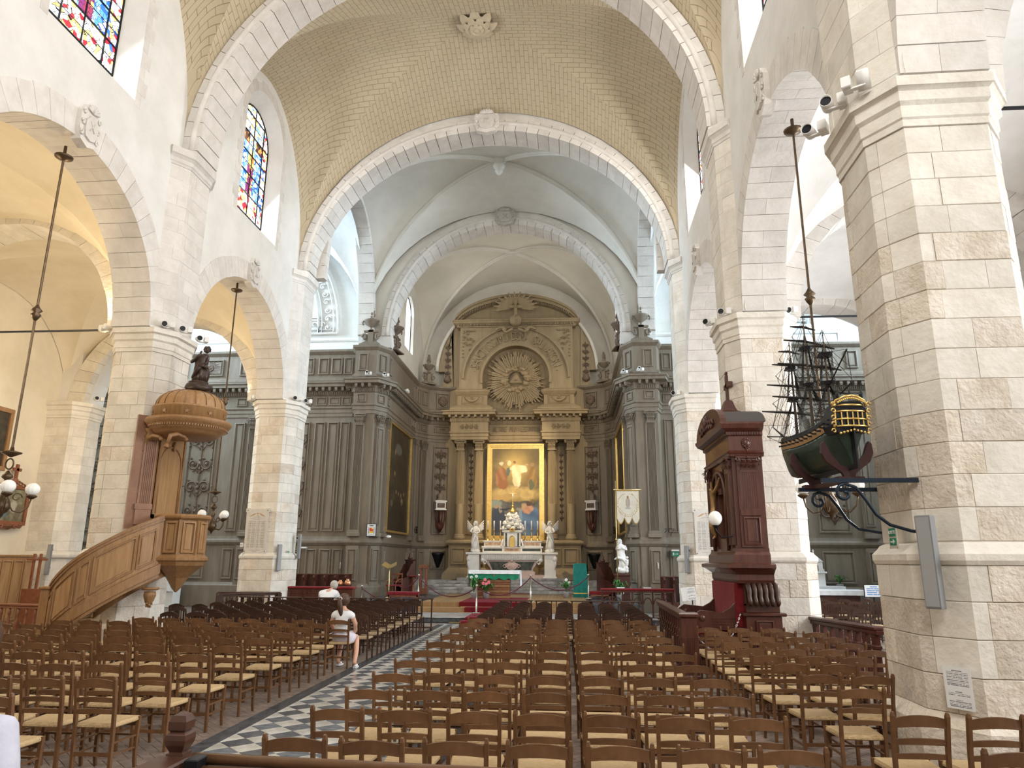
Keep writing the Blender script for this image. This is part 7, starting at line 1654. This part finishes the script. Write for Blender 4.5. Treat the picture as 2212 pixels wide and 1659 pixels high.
def stalls(x0,y,n,label,dx=.42,flip=1):
    t=thing('choir_stalls',label,'stalls',(x0,y,0))
    MB().box(-.1,n*dx+.1,.2,.3,0,1.4,.01).box(-.1,n*dx+.1,-.25,.3,.0,.5,.01).build('back',MAHOG,t); MB().box(-.1,n*dx+.1,.12,.36,1.38,1.43,.01).build('top_rail',MAHOG,t)
    for i in range(n+1): x=i*dx; MB().ext([(.2,.5),(.2,1.4),(-.22*1,1.38),(-.26,1.3),(-.12,1.15),(-.1,.95),(-.22,.75),(-.28,.5)],x-.03,x+.03,'x').build('stall_divider',MAHOG,t)
    return t
stalls(-8.0,28.2,5,'dark wood choir stalls with curved dividers behind the red topped desk'); stalls(6.35,28.2,4,'dark wood choir stalls at the right of the crossing',.35)
t=thing('communion_rail','long dark carved rail with pointed arches and a red cushion top on the right','railing',(5.0,24.6,0)); MB().box(-1.2,1.2,-.12,.12,.98,1.04,.008).build('top',MAHOG,t); MB().box(-1.2,1.2,-.14,.14,1.04,1.11,.02).build('red_cushion',REDV,t); MB().box(-1.2,1.2,-.06,.06,.0,.2,.01).build('bottom_rail',MAHOG,t)
for i in range(8):
    x=-1.15+2.3*i/7; MB().tube([(x,0,.2),(x,0,.98)],.03,7).build('post',MAHOG,t)
    if i<7: MB(R3(loc=(x+.164,0,.62))).tube([(-.13*cos(pi*k/8),0,.16*sin(pi*k/8)*(1.2)) for k in range(9)],.018,5).tube([(-.1,0,.3),(.1,0,.3)],.015,5).build('arch_tracery',MAHOG,t,True)
for x,l in ((-.62,'left'),(.25,'right')): tag(MB().box(4.95+x,5.2+x,24.5,24.66,1.112,1.14,.004).build('hymn_sheet',LINEN),'%s white booklet lying on the red cushioned rail'%l,'booklet')
# draped chair, thrones, lecterns
t=thing('draped_lectern','tall lectern draped in teal green cloth with a gold band, right of the altar table','lectern',(3.25,31.0,.5)); MB().box(-.16,.16,-.12,.12,0,1.2,.01).build('stand',MAHOG,t)
def cloth(b):
    for (y0,y1,z0,z1,w0,w1) in ((-.2,-.17,.0,1.36,.31,.26),): 
        vs=[];fs=[]
        for j in range(13):
            for i in range(13):
                v=j/12;u=i/12; w=w0+(w1-w0)*v; vs.append((-w+2*w*u,-.20-.03*(1-v)+.014*sin(u*18)*(1-v),.0+1.36*v))
        for j in range(12):
            for i in range(12): a=j*13+i; fs.append((a,a+1,a+14,a+13))
        b.add(vs,fs); b.box(-.26,.26,-.21,.24,1.32,1.37,.02); b.box(.24,.30,-.2,.2,.55,1.34,.01); b.box(-.28,.28,.16,.2,.4,1.33,.01); b.box(-.30,.30,-.20,-.16,0,1.34,.01)
b=MB(); cloth(b); b.build('green_drape',TEAL,t,True); MB().box(-.305,.305,-.245,-.20,.15,.19).build('gold_band',GOLD,t)
def throne(x,y,z,label,m=MAHOG,s=1,rz=0):
    t=thing('throne',label,'chair',(x,y,z),rz); MB().box(-.38,.38,.1,.2,0,1.25*s,.01).ext([(-.38,1.25*s),(-.42,1.3*s),(.42,1.3*s),(.38,1.25*s)],.06,.24).build('back',m,t)
    for q in (-1,1):
        MB().ext([(.2,0),(.2,1.2*s),(.0,1.1*s),(-.06,.95*s),(-.2,.75*s),(-.16,.65*s),(-.45,.62),(-.5,.55),(-.42,.5),(-.42,0)],q*.36-.03,q*.36+.03,'x').build('carved_side',m,t)
    MB().box(-.34,.34,-.4,.15,.35,.44,.01).build('seat_board',m,t); MB().box(-.30,.30,-.38,.12,.44,.50,.02).build('red_seat',REDV,t); MB().lathe([(.02,0),(.12,.02),(.10,.1),(.05,.14),(.07,.2),(.02,.28),(0,.3)],8,(0,.15,1.3*s)).build('finial',m,t,True); return t
throne(-4.45,32.3,.5,'carved dark bishop throne on the left of the choir',rz=-.9,s=1.15); throne(4.35,31.8,.5,'carved dark throne on the right of the choir behind the green lectern',rz=.9,s=1.1)
t=thing('armchair','slim wooden armchair with a red seat on the left of the choir','chair',(-4.55,30.4,.48),-.4)
for a in (-1,1):
    for c in (-1,1): MB().tube([(a*.24,c*.22,0),(a*.24,c*.22,.45 if c<0 else .95)],.022,6).build('leg',REDW,t)
    MB().tube([(a*.24,.2,.72),(a*.27,0,.70),(a*.26,-.2,.62),(a*.24,-.22,.44)],.02,6).build('arm',REDW,t,True)
MB().box(-.26,.26,-.24,.24,.42,.48,.02).build('red_seat',REDV,t); MB().box(-.24,.24,.2,.24,.88,.95,.01).box(-.24,.24,.2,.24,.58,.63,.01).box(-.03,.03,.2,.23,.6,.9).build('backrest',REDW,t)
for nm,x,y,w,lab in (('upholstered_bench',-3.6,28.1,.6,'red upholstered bench at the left edge of the sanctuary'),('upholstered_bench',4.0,30.2,.45,'red upholstered bench beside the teal draped lectern')):
    t=thing(nm,lab,'bench',(x,y,.47)); MB().box(-w,w,-.2,.2,.18,.32,.03).build('red_cushion',REDV,t); [MB().box(a*(w-.05)-.03,a*(w-.05)+.03,c*.15-.03,c*.15+.03,0,.2).build('leg',REDW,t) for a in (-1,1) for c in (-1,1)]; MB().box(-w+.02,w-.02,-.18,.18,.13,.19).build('frame',REDW,t)
t=thing('brass_lectern','tall brass lectern with an open winged book rest at the left of the choir','lectern',(-4.42,29.0,.47)); MB().lathe([(.16,0),(.16,.03),(.03,.08),(.02,.3),(.035,.36),(.02,.42),(.02,1.2)],12).build('stand',BRASS,t,True)
for a in (-1,1): MB().beam((0,0,1.22),(a*.27,.0,1.36),.30,.02,(0,-.5,1)).build('book_rest',BRASS,t)
t=thing('column_pedestal','dark wooden pedestal of clustered columns on the left of the choir','pedestal',(-3.72,32.5,.5)); MB().box(-.2,.2,-.2,.2,0,.25,.01).box(-.19,.19,-.19,.19,1.12,1.26,.01).build('base_and_cap',REDW,t); [MB().tube([(a*.12,c*.12,.25),(a*.12,c*.12,1.12)],.04,8).build('shaft',REDW,t) for a in (-1,1) for c in (-1,1)]
t=thing('stool','small stand with a red cushion top left of the column pedestal','stand',(-4.05,31.9,.5)); MB().lathe([(.12,0),(.06,.1),(.05,.7),(.1,.75)],8).build('stem',REDW,t,True); MB().box(-.16,.16,-.16,.16,.75,.81,.02).build('cushion',REDV,t)
# stanchions and rope
ST_=[(-3.1,28.4,.47,'at the left end of the altar platform'),(-.5,25.9,.18,'in front of the red carpet steps'),(1.34,27.3,.51,'right of the altar table'),(3.55,30.0,.5,'in front of the teal draped lectern'),(-5.6,29.3,0,'by the panelled corner on the left')]
for x,y,z,l in ST_:
    t=thing('barrier_post','chrome barrier post %s'%l,'barrier post',(x,y,z),0,'barrier posts'); MB().lathe([(.15,0),(.15,.02),(.03,.03),(.027,.9),(.04,.91),(.04,.96),(.0,.97)],12).build('post',mat('brushed_steel',(.55,.50,.42),None,rough=.3,metal=.8),t,True)
ROPE=mat('burgundy_rope',(.10,.015,.025),None,rough=.8)
def rope(p,q,sag,label): P=[(p[0]+(q[0]-p[0])*u,p[1]+(q[1]-p[1])*u,p[2]+(q[2]-p[2])*u-sag*4*u*(1-u)) for u in [i/14 for i in range(15)]]; tag(MB().tube(P,.02,6).build('barrier_rope',ROPE,None,True),label,'rope')
rope((-3.1,28.4,1.35),(-.5,25.9,1.06),.52,'burgundy rope hanging across the plank platform, left of the carpet'); rope((-.5,25.9,1.06),(1.34,27.3,1.38),.45,'burgundy rope hanging in front of the altar table'); rope((1.34,27.3,1.38),(3.55,30.0,1.36),.5,'burgundy rope right of the altar table'); rope((-5.6,29.3,.85),(-4.9,29.0,.5),.02,'short burgundy rope sloping down by the left choir corner'); rope((-4.0,29.0,.95),(-3.1,28.4,1.35),.2,'short burgundy rope behind the red bench')
# potted plants
def plant(x,y,z,label,fl,n=26,h=.55,seed=1):
    t=thing('potted_plant',label,'plant',(x,y,z)); MB().lathe([(.10,0),(.13,.22),(.14,.24),(.11,.24)],12).build('pot',mat('grey_pot',(.35,.35,.36),None,rough=.3),t,True); rnd=random.Random(seed)
    for i in range(n):
        a=rnd.uniform(0,2*pi); L=rnd.uniform(.5,1)*h; r=rnd.uniform(.08,.32); P=[(0,0,.22),(r*.4*cos(a),r*.4*sin(a),.22+L*.7),(r*cos(a),r*sin(a),.22+L*.85),(r*1.35*cos(a),r*1.35*sin(a),.22+L*.62)]
        b=MB(); 
        for q in range(3): b.beam(P[q],P[q+1],(.015,.07,.07)[q],.004,(0,0,1),(.06,.08,.01)[q],.003)
        b.build('leaf',LEAF,t)
    for (fx,fy,fz,c) in fl: b=MB(); b.tube([(0,0,.22),(fx*.6,fy*.6,fz*.6+.1),(fx,fy,fz)],.006,4); b.build('stem',LEAF,t); b=MB(); [b.sphere((fx+.035*cos(k*1.26),fy-.01,fz+.035*sin(k*1.26)),.032,7,5,(1,.5,1.1)) for k in range(5)]; b.build('flower',mat('flower_'+c,(.85,.22,.28) if c=='pink' else (.85,.85,.78),None,rough=.6),t,True)
plant(-1.0,29.0,.51,'white flowering leafy plant in a pot before the altar table',[(.0,-.1,.98,'white'),(.1,-.05,.85,'white'),(-.1,0,.8,'white')],30,.7,1)
plant(-.5,29.0,.51,'pink flowering plant in a grey pot before the altar table',[(-.05,-.1,.72,'pink'),(.1,-.1,.62,'pink'),(-.12,-.1,.58,'pink'),(.0,-.12,.56,'pink')],30,.45,2)
plant(2.65,30.2,.5,'small pale flowering plant left of the teal draped lectern',[(.0,-.1,.72,'white'),(.12,0,.6,'white')],18,.55,3); plant(4.75,29.3,.47,'leafy green plant at the foot of the white madonna statue',[(.1,-.1,.3,'white')],34,.7,4); plant(13.6,31.0-.6,.9,'small potted plant on the ledge in the right transept',[],16,.45,5)
# madonna, banner
t=thing('madonna_statue','white marble statue of a robed woman with a child at her feet','statue',(4.9,29.8,1.50)); 
b=MB(); b.sphere((0,0,.12),.24,14,9,(1,.9,.6)); [b.sphere((.18*cos(k*1.3),-.1,.1+.02*k),.09,8,6) for k in range(6)]; b.build('cloud_base',MARBLE,t,True)
b=MB(); robe(b,[(.03,0,.18,.18,.15),(.06,0,.4,.16,.14),(.02,0,.62,.17,.14),(-.02,0,.82,.14,.11),(.02,0,1.0,.16,.11),(.0,0,1.1,.13,.09),(-.03,0,1.17,.05,.05)],folds=6,amp=.17,seed=4,tw=1.2); b.tube([(-.28,-.03,.55),(-.15,-.14,.62),(.05,-.17,.55),(.15,-.1,.38)],[.03,.06,.06,.03],7); b.tube([(-.15,0,1.08),(-.2,-.08,.95),(-.03,-.15,.98)],[.05,.045,.03],8); b.tube([(.15,0,1.08),(.2,-.06,.93),(.04,-.15,.98)],[.05,.045,.03],8); hand(b,(-.03,-.15,.98),(.4,-.2,.8),(0,-1,0),.6); b.build('draped_body',MARBLE,t,True)
b=MB(); face(b,(-.06,-.02,1.26),.082,-.4,.25); robe(b,[(-.05,.04,1.12,.1,.09),(-.05,.03,1.22,.095,.09),(-.05,.02,1.34,.05,.05)],folds=5,amp=.05); b.build('veiled_head',MARBLE,t,True); b=MB(); b.sphere((.22,-.06,.62),.055,9,7); b.tube([(.22,-.05,.55),(.2,-.06,.35),(.18,-.05,.25)],[.06,.07,.05],8); b.tube([(.2,-.1,.5),(.08,-.14,.55)],.02,6); b.build('child',MARBLE,t,True)
tag(MB().box(4.62,5.18,29.55,30.1,.47,1.42,.01).box(4.58,5.22,29.5,30.14,1.40,1.48,.02).build('statue_pedestal',MAHOG),'dark wooden pedestal carrying the white madonna statue','pedestal')
def ban(u,v):
    c=mixc((.62,.57,.47),(.72,.67,.57),.5+fbm(u*4,v*6,4)); g=(.45,.30,.10)
    if u<.03 or u>.97 or v>.95: return g
    d=hypot((u-.5)*.95,(v-.56)*1.25)
    if abs(d-.42)<.02 and v<.88 and sin(u*60+v*70)>-.2: return g
    if abs(d-.36)<.012 and v<.6 and sin(u*90)>0: return g
    if blob(u,v,.5,.62,.10,.15)>0: c=(.40,.36,.33) if abs(u-.5)<.05 else (.42,.30,.18)
    if blob(u,v,.5,.78,.045,.04)>0: c=(.30,.17,.07)
    if blob(u,v,.5,.46,.13,.03)>0: c=(.42,.40,.36)
    lob=v-(.18-.18*abs(sin(pi*u*3))); 
    if lob<.03: return g
    return c
t=thing('banner','cream embroidered banner with a small robed figure hanging on a brass pole','banner',(5.18,29.25,3.42)); nx,ny=60,70
vs=[];fs=[];cols=[]
for j in range(ny+1):
    for i in range(nx+1):
        u=i/nx; bot=.18-.18*abs(sin(pi*u*3))**.8 if 1 else 0; v=bot+(1-bot)*j/ny; vs.append((-.46+.92*u,.015*sin(u*12)*(1-v),1.38*v)); cols.append(ban(u,v))
for j in range(ny):
    for i in range(nx): a=j*(nx+1)+i; fs.append((a,a+1,a+nx+2,a+nx+1))
me=bpy.data.meshes.new('cloth'); me.from_pydata(vs,[],fs); ca=me.color_attributes.new('Col','FLOAT_COLOR','POINT'); ca.data.foreach_set('color',[q for c in cols for q in (*c,1)]); me.materials.append(vmat('embroidered_silk',.7)); mobj('cloth',me,t)
MB().tube([(-.52,-.0,1.38),(.52,0,1.38)],.018,8).sphere((-.54,0,1.38),.03,7,5).sphere((.54,0,1.38),.03,7,5).build('crossbar',BRASS,t,True); MB().tube([(-.5,.03,-2.9),(-.48,.03,1.75)],.02,8).build('pole',BRASS,t,True); MB().sphere((-.5,.03,-.6),.05,8,6).build('pole_knob',BRASS,t,True)
def coat(u,v):
    c=(.72,.72,.70)
    if u<.04 or u>.96 or v<.03 or v>.97: return (.05,.05,.06)
    if abs(abs(u-.5)-.28)<.045 and .2<v<.75: return (.06,.07,.10) if sin(v*50)>-.2 else c
    if blob(u,v,.5,.85,.22,.05)>0: return (.06,.08,.10)
    if abs(u-.5)<.19 and .25<v<.7: return (.65,.06,.05) if (v>.42)!=(u>.52 and v>.55) else (.80,.55,.05)
    if .1<v<.15 and abs(u-.5)<.35: return (.1,.1,.1) if sin(u*90)>0 else c
    return c
t=thing('coat_of_arms','small painted coat of arms panel on the left choir corner','sign',(-5.45,29.72,2.92)); picture('print',.40,.52,32,40,coat,PRN,t,Matrix.Translation((0,-.02,0))); MB().box(-.21,.21,-.015,.01,-.01,.53,.004).build('board',BLACK,t)
# wrought numerals, door handles, emergency lights
t=thing('black_numerals','pair of black iron sevens fixed to the panelling right of the banner','numerals',(6.95,30.58,3.0)); [MB(R3(loc=(x,0,0))).tube([(-.11,0,.22),(-.10,0,.30),(.11,0,.30),(-.02,0,.12),(-.06,0,0)],.016,5).build('numeral',BLACK,t) for x in (-.16,.12)]
for x,z,l in ((-6.98,1.72,'left'),(6.35,1.80,'right')): tag(MB().tube([(x,30.62 if x<0 else 29.95,z-.13),(x+.02,30.58 if x<0 else 29.90,z-.10),(x+.02,30.58 if x<0 else 29.90,z+.10),(x,30.62 if x<0 else 29.95,z+.13)],.018,6).build('door_handle',WHITE,None,True),'white pull handle on the %s panelling'%l,'handle')
for x,y,z,l in ((-8.6,30.5,2.42,'left'),(7.15,30.45,2.38,'right')):
    t=thing('emergency_light','small white emergency light with a green symbol on the %s transept panelling'%l,'light',(x,y,z)); MB().box(-.16,.16,-.1,.1,0,.07,.02).build('housing',WHITE,t)
    if x>0: MB().box(-.15,.15,-.04,.0,-.2,0,.005).build('sign_plate',SGN,t); MB().box(-.02,.08,-.045,-.04,-.11,-.09).ext([(.07,-.13),(.12,-.10),(.07,-.07)],-.045,-.04).box(-.10,-.05,-.045,-.04,-.15,-.05).build('symbol',WHITE,t)
tag(MB().sphere((-5.0,30.9,2.95),.09,10,7,(1.3,1,.7)).build('glass_shade',GLOBE,None,True),'small glass shade on the dado ledge at the left choir corner','lamp shade')
for s in (-1,1):
    t=thing('wall_cross','small dark round consecration cross low on the %s choir pilaster'%('left' if s<0 else 'right'),'cross',(s*5.14,37.3,3.5),-s*pi/2*.6); MB().tube([(.13*cos(a),0,.13*sin(a)*1.3) for a in [j*pi/6 for j in range(12)]],.02,5,True).box(-.02,.02,-.015,.01,-.13,.13).box(-.1,.1,-.015,.01,-.02,.02).build('cross',BLACK,t)
# transept altars and draped table
def sidealtar(x,y,label):
    t=thing('side_altar',label,'altar',(x,y,0)); MB().box(-.9,.9,-.3,.3,0,.95,.02).box(-.98,.98,-.36,.36,.95,1.03,.02).build('altar_body',MARBLE,t); drape('lace_cloth',LINEN,-1.0,1.0,1.06,.68,-.38,t,sc=.05,scn=14); MB().box(-1.0,1.0,-.37,.37,1.03,1.065,.01).build('altar_cloth',LINEN,t)
    MB().box(-.35,.35,-.1,.3,1.06,1.55,.02).box(-.42,.42,-.15,.3,1.55,1.62,.01).box(-.3,.3,-.08,.3,1.62,2.0,.02).ext([(-.34,2.0),(.34,2.0),(0,2.3)],-.1,.3).build('tabernacle',MARBLE,t); MB().ext([(-.12,1.66),(.12,1.66),(.12,1.84),(0,1.95),(-.12,1.84)],-.11,-.08).build('niche_door',GREYM,t)
    b=MB(); [b.box(-.3+.085*k,-.27+.085*k,-.14,-.1,1.62,1.72) for k in range(8)]; b.build('balustrade',MARBLE,t); MB().lathe([(.05,2.3),(.02,2.36),(.04,2.42),(0,2.5)],8).build('finial',MARBLE,t,True); return t
sidealtar(12.6,30.2,'white side altar with a lace cloth and small tabernacle in the right transept'); sidealtar(-14.6,29.9,'white side altar with a lace cloth seen behind the pulpit')
t=thing('draped_table','table under a long white cloth with a wooden cross on its front, right transept','table',(12.45,27.6,0)); MB().box(-.7,.7,-.3,.3,.05,.95,.01).build('body',MAHOG,t); MB().box(-.95,.95,-.4,.4,.95,1.02,.015).build('cloth_top',LINEN,t); drape('cloth_front',LINEN,-.95,.95,1.0,.84,-.405,t); 
for s in (-1,1): o=drape('cloth_side',LINEN,-.4,.4,1.0,.42,0,t,sc=.05,scn=3); o.matrix_local=Matrix.Translation((s*.955,0,0))@Matrix.Rotation(s*pi/2,4,'Z')
MB().box(-.015,.015,-.33,-.3,.3,.72).box(-.12,.12,-.33,-.3,.56,.59).build('cross',OAK,t)
t=thing('music_stand','stand holding a white printed sign in the right transept','stand',(12.5,24.5,0)); MB().tube([(0,0,0),(0,0,.95)],.02,6).build('pole',BLACK,t); MB().box(-.3,.3,-.03,0,.9,1.3,.004).build('board',BLACK,t)
def sgn(u,v):
    if .08<u<.92 and .1<v<.9 and int(v*12)%2==0 and noise.noise((u*40,int(v*12)*3.1,0))>-.3 and abs(u-.5)<(.2 if v>.8 else .4): return (.15,.3,.6)
    return (.8,.82,.85)
picture('print',.56,.36,60,36,sgn,PRN,t,Matrix.Translation((0,-.035,.92)))
t=thing('paper_notice','white sheet on a stand at the foot of the far right pier','notice',(6.05,20.2,0)); MB().tube([(0,0,0),(0,0,1.0)],.015,6).build('pole',BLACK,t); picture('print',.24,.34,24,50,page,PRN,t,Matrix.Translation((0,-.02,.98))@Matrix.Rotation(-.15,4,'Y')); MB(Matrix.Rotation(-.15,4,'Y')).box(-.12,.12,-.018,0,.98,1.32).build('board',WHITE,t)
t=thing('wall_lamp','single white globe wall lamp on the near edge of the carved stall','lamp',(5.55,14.1,2.6)); MB().tube([(.36,.1,.0),(.3,.0,-.14),(.1,0,-.16),(0,0,-.02),(0,0,.04)],.014,6).lathe([(.02,.03),(.07,.06),(.03,.09)],10).build('arm',BLACK,t,True); MB().sphere((0,0,.2),.13,16,12,(1,1,1.08)).build('globe',GLOBE,t,True)
# ------------------------------------------------------------------ people
SHIRT=mat('white_cotton',(.74,.74,.76),(.80,.80,.82),5,.85,bump=.3,bsc=14); SHORT=mat('pale_lilac_cotton',(.66,.60,.68),(.72,.66,.74),6,.85,bump=.3,bsc=14); HAIRD=mat('dark_brown_hair',(.05,.025,.014),(.10,.05,.028),40,.45,st=(1,1,.15)); HAIRG=mat('grey_hair',(.42,.39,.35),(.58,.55,.50),30,.7)
PW=thing('person','seated woman seen from behind in a white T-shirt and pale shorts, dark ponytail','person',(-1.60,13.98,0))
T0=Matrix.Identity(4)
V=[(0,0,.55),(0,-.02,.72),(0,-.01,.92),(0,.0,1.0),(0,.01,1.07),(0,.03,1.13), (-.16,0,.98),(-.23,.04,.80),(-.21,.22,.62),(-.17,.30,.58),(.16,0,.98),(.24,.03,.80),(.20,.20,.64),(.12,.28,.60),
   (-.09,.02,.52),(-.11,.40,.53),(-.13,.34,.26),(-.12,.25,.08),(-.12,.36,.03),(.09,.02,.52),(.17,.40,.53),(.24,.20,.28),(.27,.0,.09),(.27,.12,.035)]
Ed=[(0,1),(1,2),(2,3),(3,4),(4,5),(3,6),(6,7),(7,8),(8,9),(3,10),(10,11),(11,12),(12,13),(0,14),(14,15),(15,16),(16,17),(17,18),(0,19),(19,20),(20,21),(21,22),(22,23)]
Rr=[(.12,.09),(.125,.095),(.15,.10),(.13,.085),.052,.055,.058,.042,.034,.026,.058,.042,.034,.026,.085,.065,.052,.038,.034,.085,.065,.052,.038,.034]
mobj('body',skinmesh('body',V,Ed,Rr,SKIN,2),PW)
VS=[(0,-.005,.58),(0,-.025,.74),(0,-.015,.92),(0,-.005,1.0),(0,.0,1.035),(-.155,0,.985),(-.205,.02,.88),(.155,0,.985),(.21,.02,.88)]
mobj('t_shirt',skinmesh('t_shirt',VS,[(0,1),(1,2),(2,3),(3,4),(3,5),(5,6),(3,7),(7,8)],[(.175,.135),(.15,.115),(.175,.12),(.155,.10),(.07,.065),.078,.068,.078,.068],SHIRT,2),PW)
VH=[(0,0,.56),(0,-.01,.64),(-.1,.08,.53),(-.12,.30,.535),(.1,.08,.53),(.16,.30,.535)]
mobj('shorts',skinmesh('shorts',VH,[(0,1),(0,2),(2,3),(0,4),(4,5)],[(.225,.175),(.20,.16),.13,.11,.13,.11],SHORT,2),PW)
b=MB(R3(0,0,pi-.35,(.0,.05,1.215))); face(b,(0,0,0),.098,0,.05,0); b.build('head',SKIN,PW,True)
b=MB(R3(0,0,-.35,(.0,.05,1.215))); b.sphere((0,-.012,.02),.115,18,12,(.92,1.0,1.08)); b.tube([(0,-.10,.05),(0,-.15,.03),(.01,-.155,-.06),(.02,-.14,-.17),(.03,-.12,-.26),(.03,-.11,-.31)],[.028,.04,.05,.048,.03,.006],10)
for k in range(14): a=-1.2+2.4*k/13; b.tube([(.10*sin(a),.06,.07),(.115*sin(a)*.8,-.03,.09-.05*abs(a)),(0,-.11,.05)],.012,5)
b.build('hair',HAIRD,PW,True); MB(R3(0,0,-.35,(.0,.05,1.215))).tube([(.034*cos(a),-.135,.04+.034*sin(a)) for a in [j*pi/4 for j in range(8)]],.010,5,True).build('hair_band',WHITE,PW)
b=MB(); hand(b,(-.17,.30,.585),(.2,1,-.25),(0,0,1)); hand(b,(.12,.28,.60),(-.4,1,-.2),(0,0,1)); b.build('hands',SKIN,PW,True)
for x,y,r in ((-.12,.38,0),(.27,.12,.1)): b=MB(R3(0,0,r,(x,y,.0))); b.ext([(-.038,-.11),(.038,-.11),(.045,.02),(.04,.10),(0,.135),(-.04,.10),(-.045,.02)],0,.022,'z'); b.lathe([(.045,.02),(.042,.06),(.036,.065)],10,(0,-.04,0),sy=1.7); b.build('canvas_shoe',SHIRT,PW,True)
PM=thing('person','grey haired man in a white T-shirt bowed forward at the desk','person',(-4.42,21.35,0)); PM.scale=(1.15,1.15,1.22)
V=[(0,0,.50),(0,.10,.68),(.0,.24,.82),(0,.32,.88),(.03,.42,.92),(-.2,.24,.80),(-.28,.36,.62),(-.14,.52,.60),(-.05,.6,.64),(.2,.24,.80),(.28,.36,.62),(.16,.52,.60),(.06,.6,.64),(-.1,.05,.48),(-.12,.45,.50),(-.13,.42,.1),(-.13,.54,.04),(.1,.05,.48),(.12,.45,.50),(.13,.42,.1),(.13,.54,.04)]
mobj('body',skinmesh('body',V,[(0,1),(1,2),(2,3),(3,4),(2,5),(5,6),(6,7),(7,8),(2,9),(9,10),(10,11),(11,12),(0,13),(13,14),(14,15),(15,16),(0,17),(17,18),(18,19),(19,20)],[(.16,.12),(.15,.12),(.16,.11),.06,.055,.065,.048,.038,.03,.065,.048,.038,.03,.09,.07,.05,.035,.09,.07,.05,.035],SKIN,2),PM)
VS=[(0,-.02,.50),(0,.08,.68),(0,.22,.825),(0,.30,.88),(-.19,.22,.80),(-.25,.32,.68),(.19,.22,.80),(.25,.32,.68)]
mobj('t_shirt',skinmesh('t_shirt',VS,[(0,1),(1,2),(2,3),(2,4),(4,5),(2,6),(6,7)],[(.20,.155),(.20,.15),(.20,.135),(.08,.07),.095,.08,.095,.08],SHIRT,2),PM)
mobj('trousers',skinmesh('trousers',[(0,0,.48),(-.1,.08,.47),(-.12,.44,.48),(-.13,.42,.12),(.1,.08,.47),(.12,.44,.48),(.13,.42,.12)],[(0,1),(1,2),(2,3),(0,4),(4,5),(5,6)],[(.17,.13),.11,.088,.07,.11,.088,.07],BLACK,2),PM)
b=MB(R3(-.75,0,pi-.3,(.05,.47,1.0))); face(b,(0,0,0),.10,0,0,0); b.build('head',SKIN,PM,True); b=MB(R3(.75*0+.6,0,-.3,(.05,.455,1.015))); b.sphere((0,0,.0),.112,16,12,(.92,1,.95)); b.build('hair',HAIRG,PM,True)
b=MB(); hand(b,(-.05,.6,.64),(.6,.6,.2),(0,0,1)); hand(b,(.06,.6,.64),(-.6,.6,.2),(0,0,1)); b.build('hands',SKIN,PM,True)
BG=tag(MB().sphere((-4.95,22.6,.22),.2,12,9,(1,.7,1.1)).tube([(-5.05,22.6,.4),(-4.95,22.55,.75),(-4.85,22.6,.4)],.015,5).build('black_bag',BLACK,None,True),'black bag on the floor by the desk, left of the bowed man','bag')
tag(BG,None,None)
# bystander whose shoulder enters the frame at the lower left
PB_=thing('person','bystander at the lower left edge, only a white shirted shoulder in view','person',(.455,2.62,0))
V=[(0,0,.95),(0,0,1.15),(0,0,1.36),(0,0,1.45),(0,.02,1.52),(0,.03,1.58),(-.19,0,1.38),(-.26,.0,1.12),(-.25,.16,.92),(-.2,.3,.95),(.19,0,1.38),(.25,-.02,1.12),(.24,.1,.88),(.22,.2,.86),(-.1,0,.86),(-.11,.02,.48),(-.12,-.02,.08),(-.12,.10,.04),(.1,0,.86),(.11,.02,.48),(.12,-.02,.08),(.12,.10,.04)]
Ed=[(0,1),(1,2),(2,3),(3,4),(4,5),(2,6),(6,7),(7,8),(8,9),(2,10),(10,11),(11,12),(12,13),(0,14),(14,15),(15,16),(16,17),(0,18),(18,19),(19,20),(20,21)]
mobj('body',skinmesh('body',V,Ed,[(.15,.11),(.13,.10),(.15,.10),.07,.058,.058,.065,.048,.038,.03,.065,.048,.038,.03,.09,.065,.045,.04,.09,.065,.045,.04],SKIN,2),PB_)
LIL=mat('white_lilac_cotton',(.50,.50,.60),(.58,.58,.67),6,.85,bump=.3,bsc=14)
mobj('shirt',skinmesh('shirt',[(0,0,.90),(0,0,1.12),(0,0,1.36),(0,0,1.44),(-.19,0,1.38),(-.25,0,1.18),(.19,0,1.38),(.24,-.01,1.18)],[(0,1),(1,2),(2,3),(2,4),(4,5),(2,6),(6,7)],[(.19,.14),(.18,.135),(.19,.13),(.09,.08),.09,.075,.09,.075],LIL,2),PB_)
mobj('trousers',skinmesh('trousers',[(0,0,.94),(-.1,0,.85),(-.11,.02,.48),(-.12,-.01,.12),(.1,0,.85),(.11,.02,.48),(.12,-.01,.12)],[(0,1),(1,2),(2,3),(0,4),(4,5),(5,6)],[(.17,.13),.105,.08,.07,.105,.08,.07],mat('navy_cloth',(.03,.04,.08),None,rough=.9),2),PB_)
b=MB(R3(0,0,pi,(0,.04,1.68))); face(b,(0,0,0),.105,0,0,0); b.build('head',SKIN,PB_,True); b=MB(); b.sphere((0,.015,1.70),.122,16,12,(.92,1,1.0)); b.build('hair',HAIRD,PB_,True)
b=MB(); hand(b,(-.2,.3,.95),(.2,1,0),(0,0,1)); hand(b,(.22,.2,.86),(0,1,-.3),(0,0,1)); b.build('hands',SKIN,PB_,True)
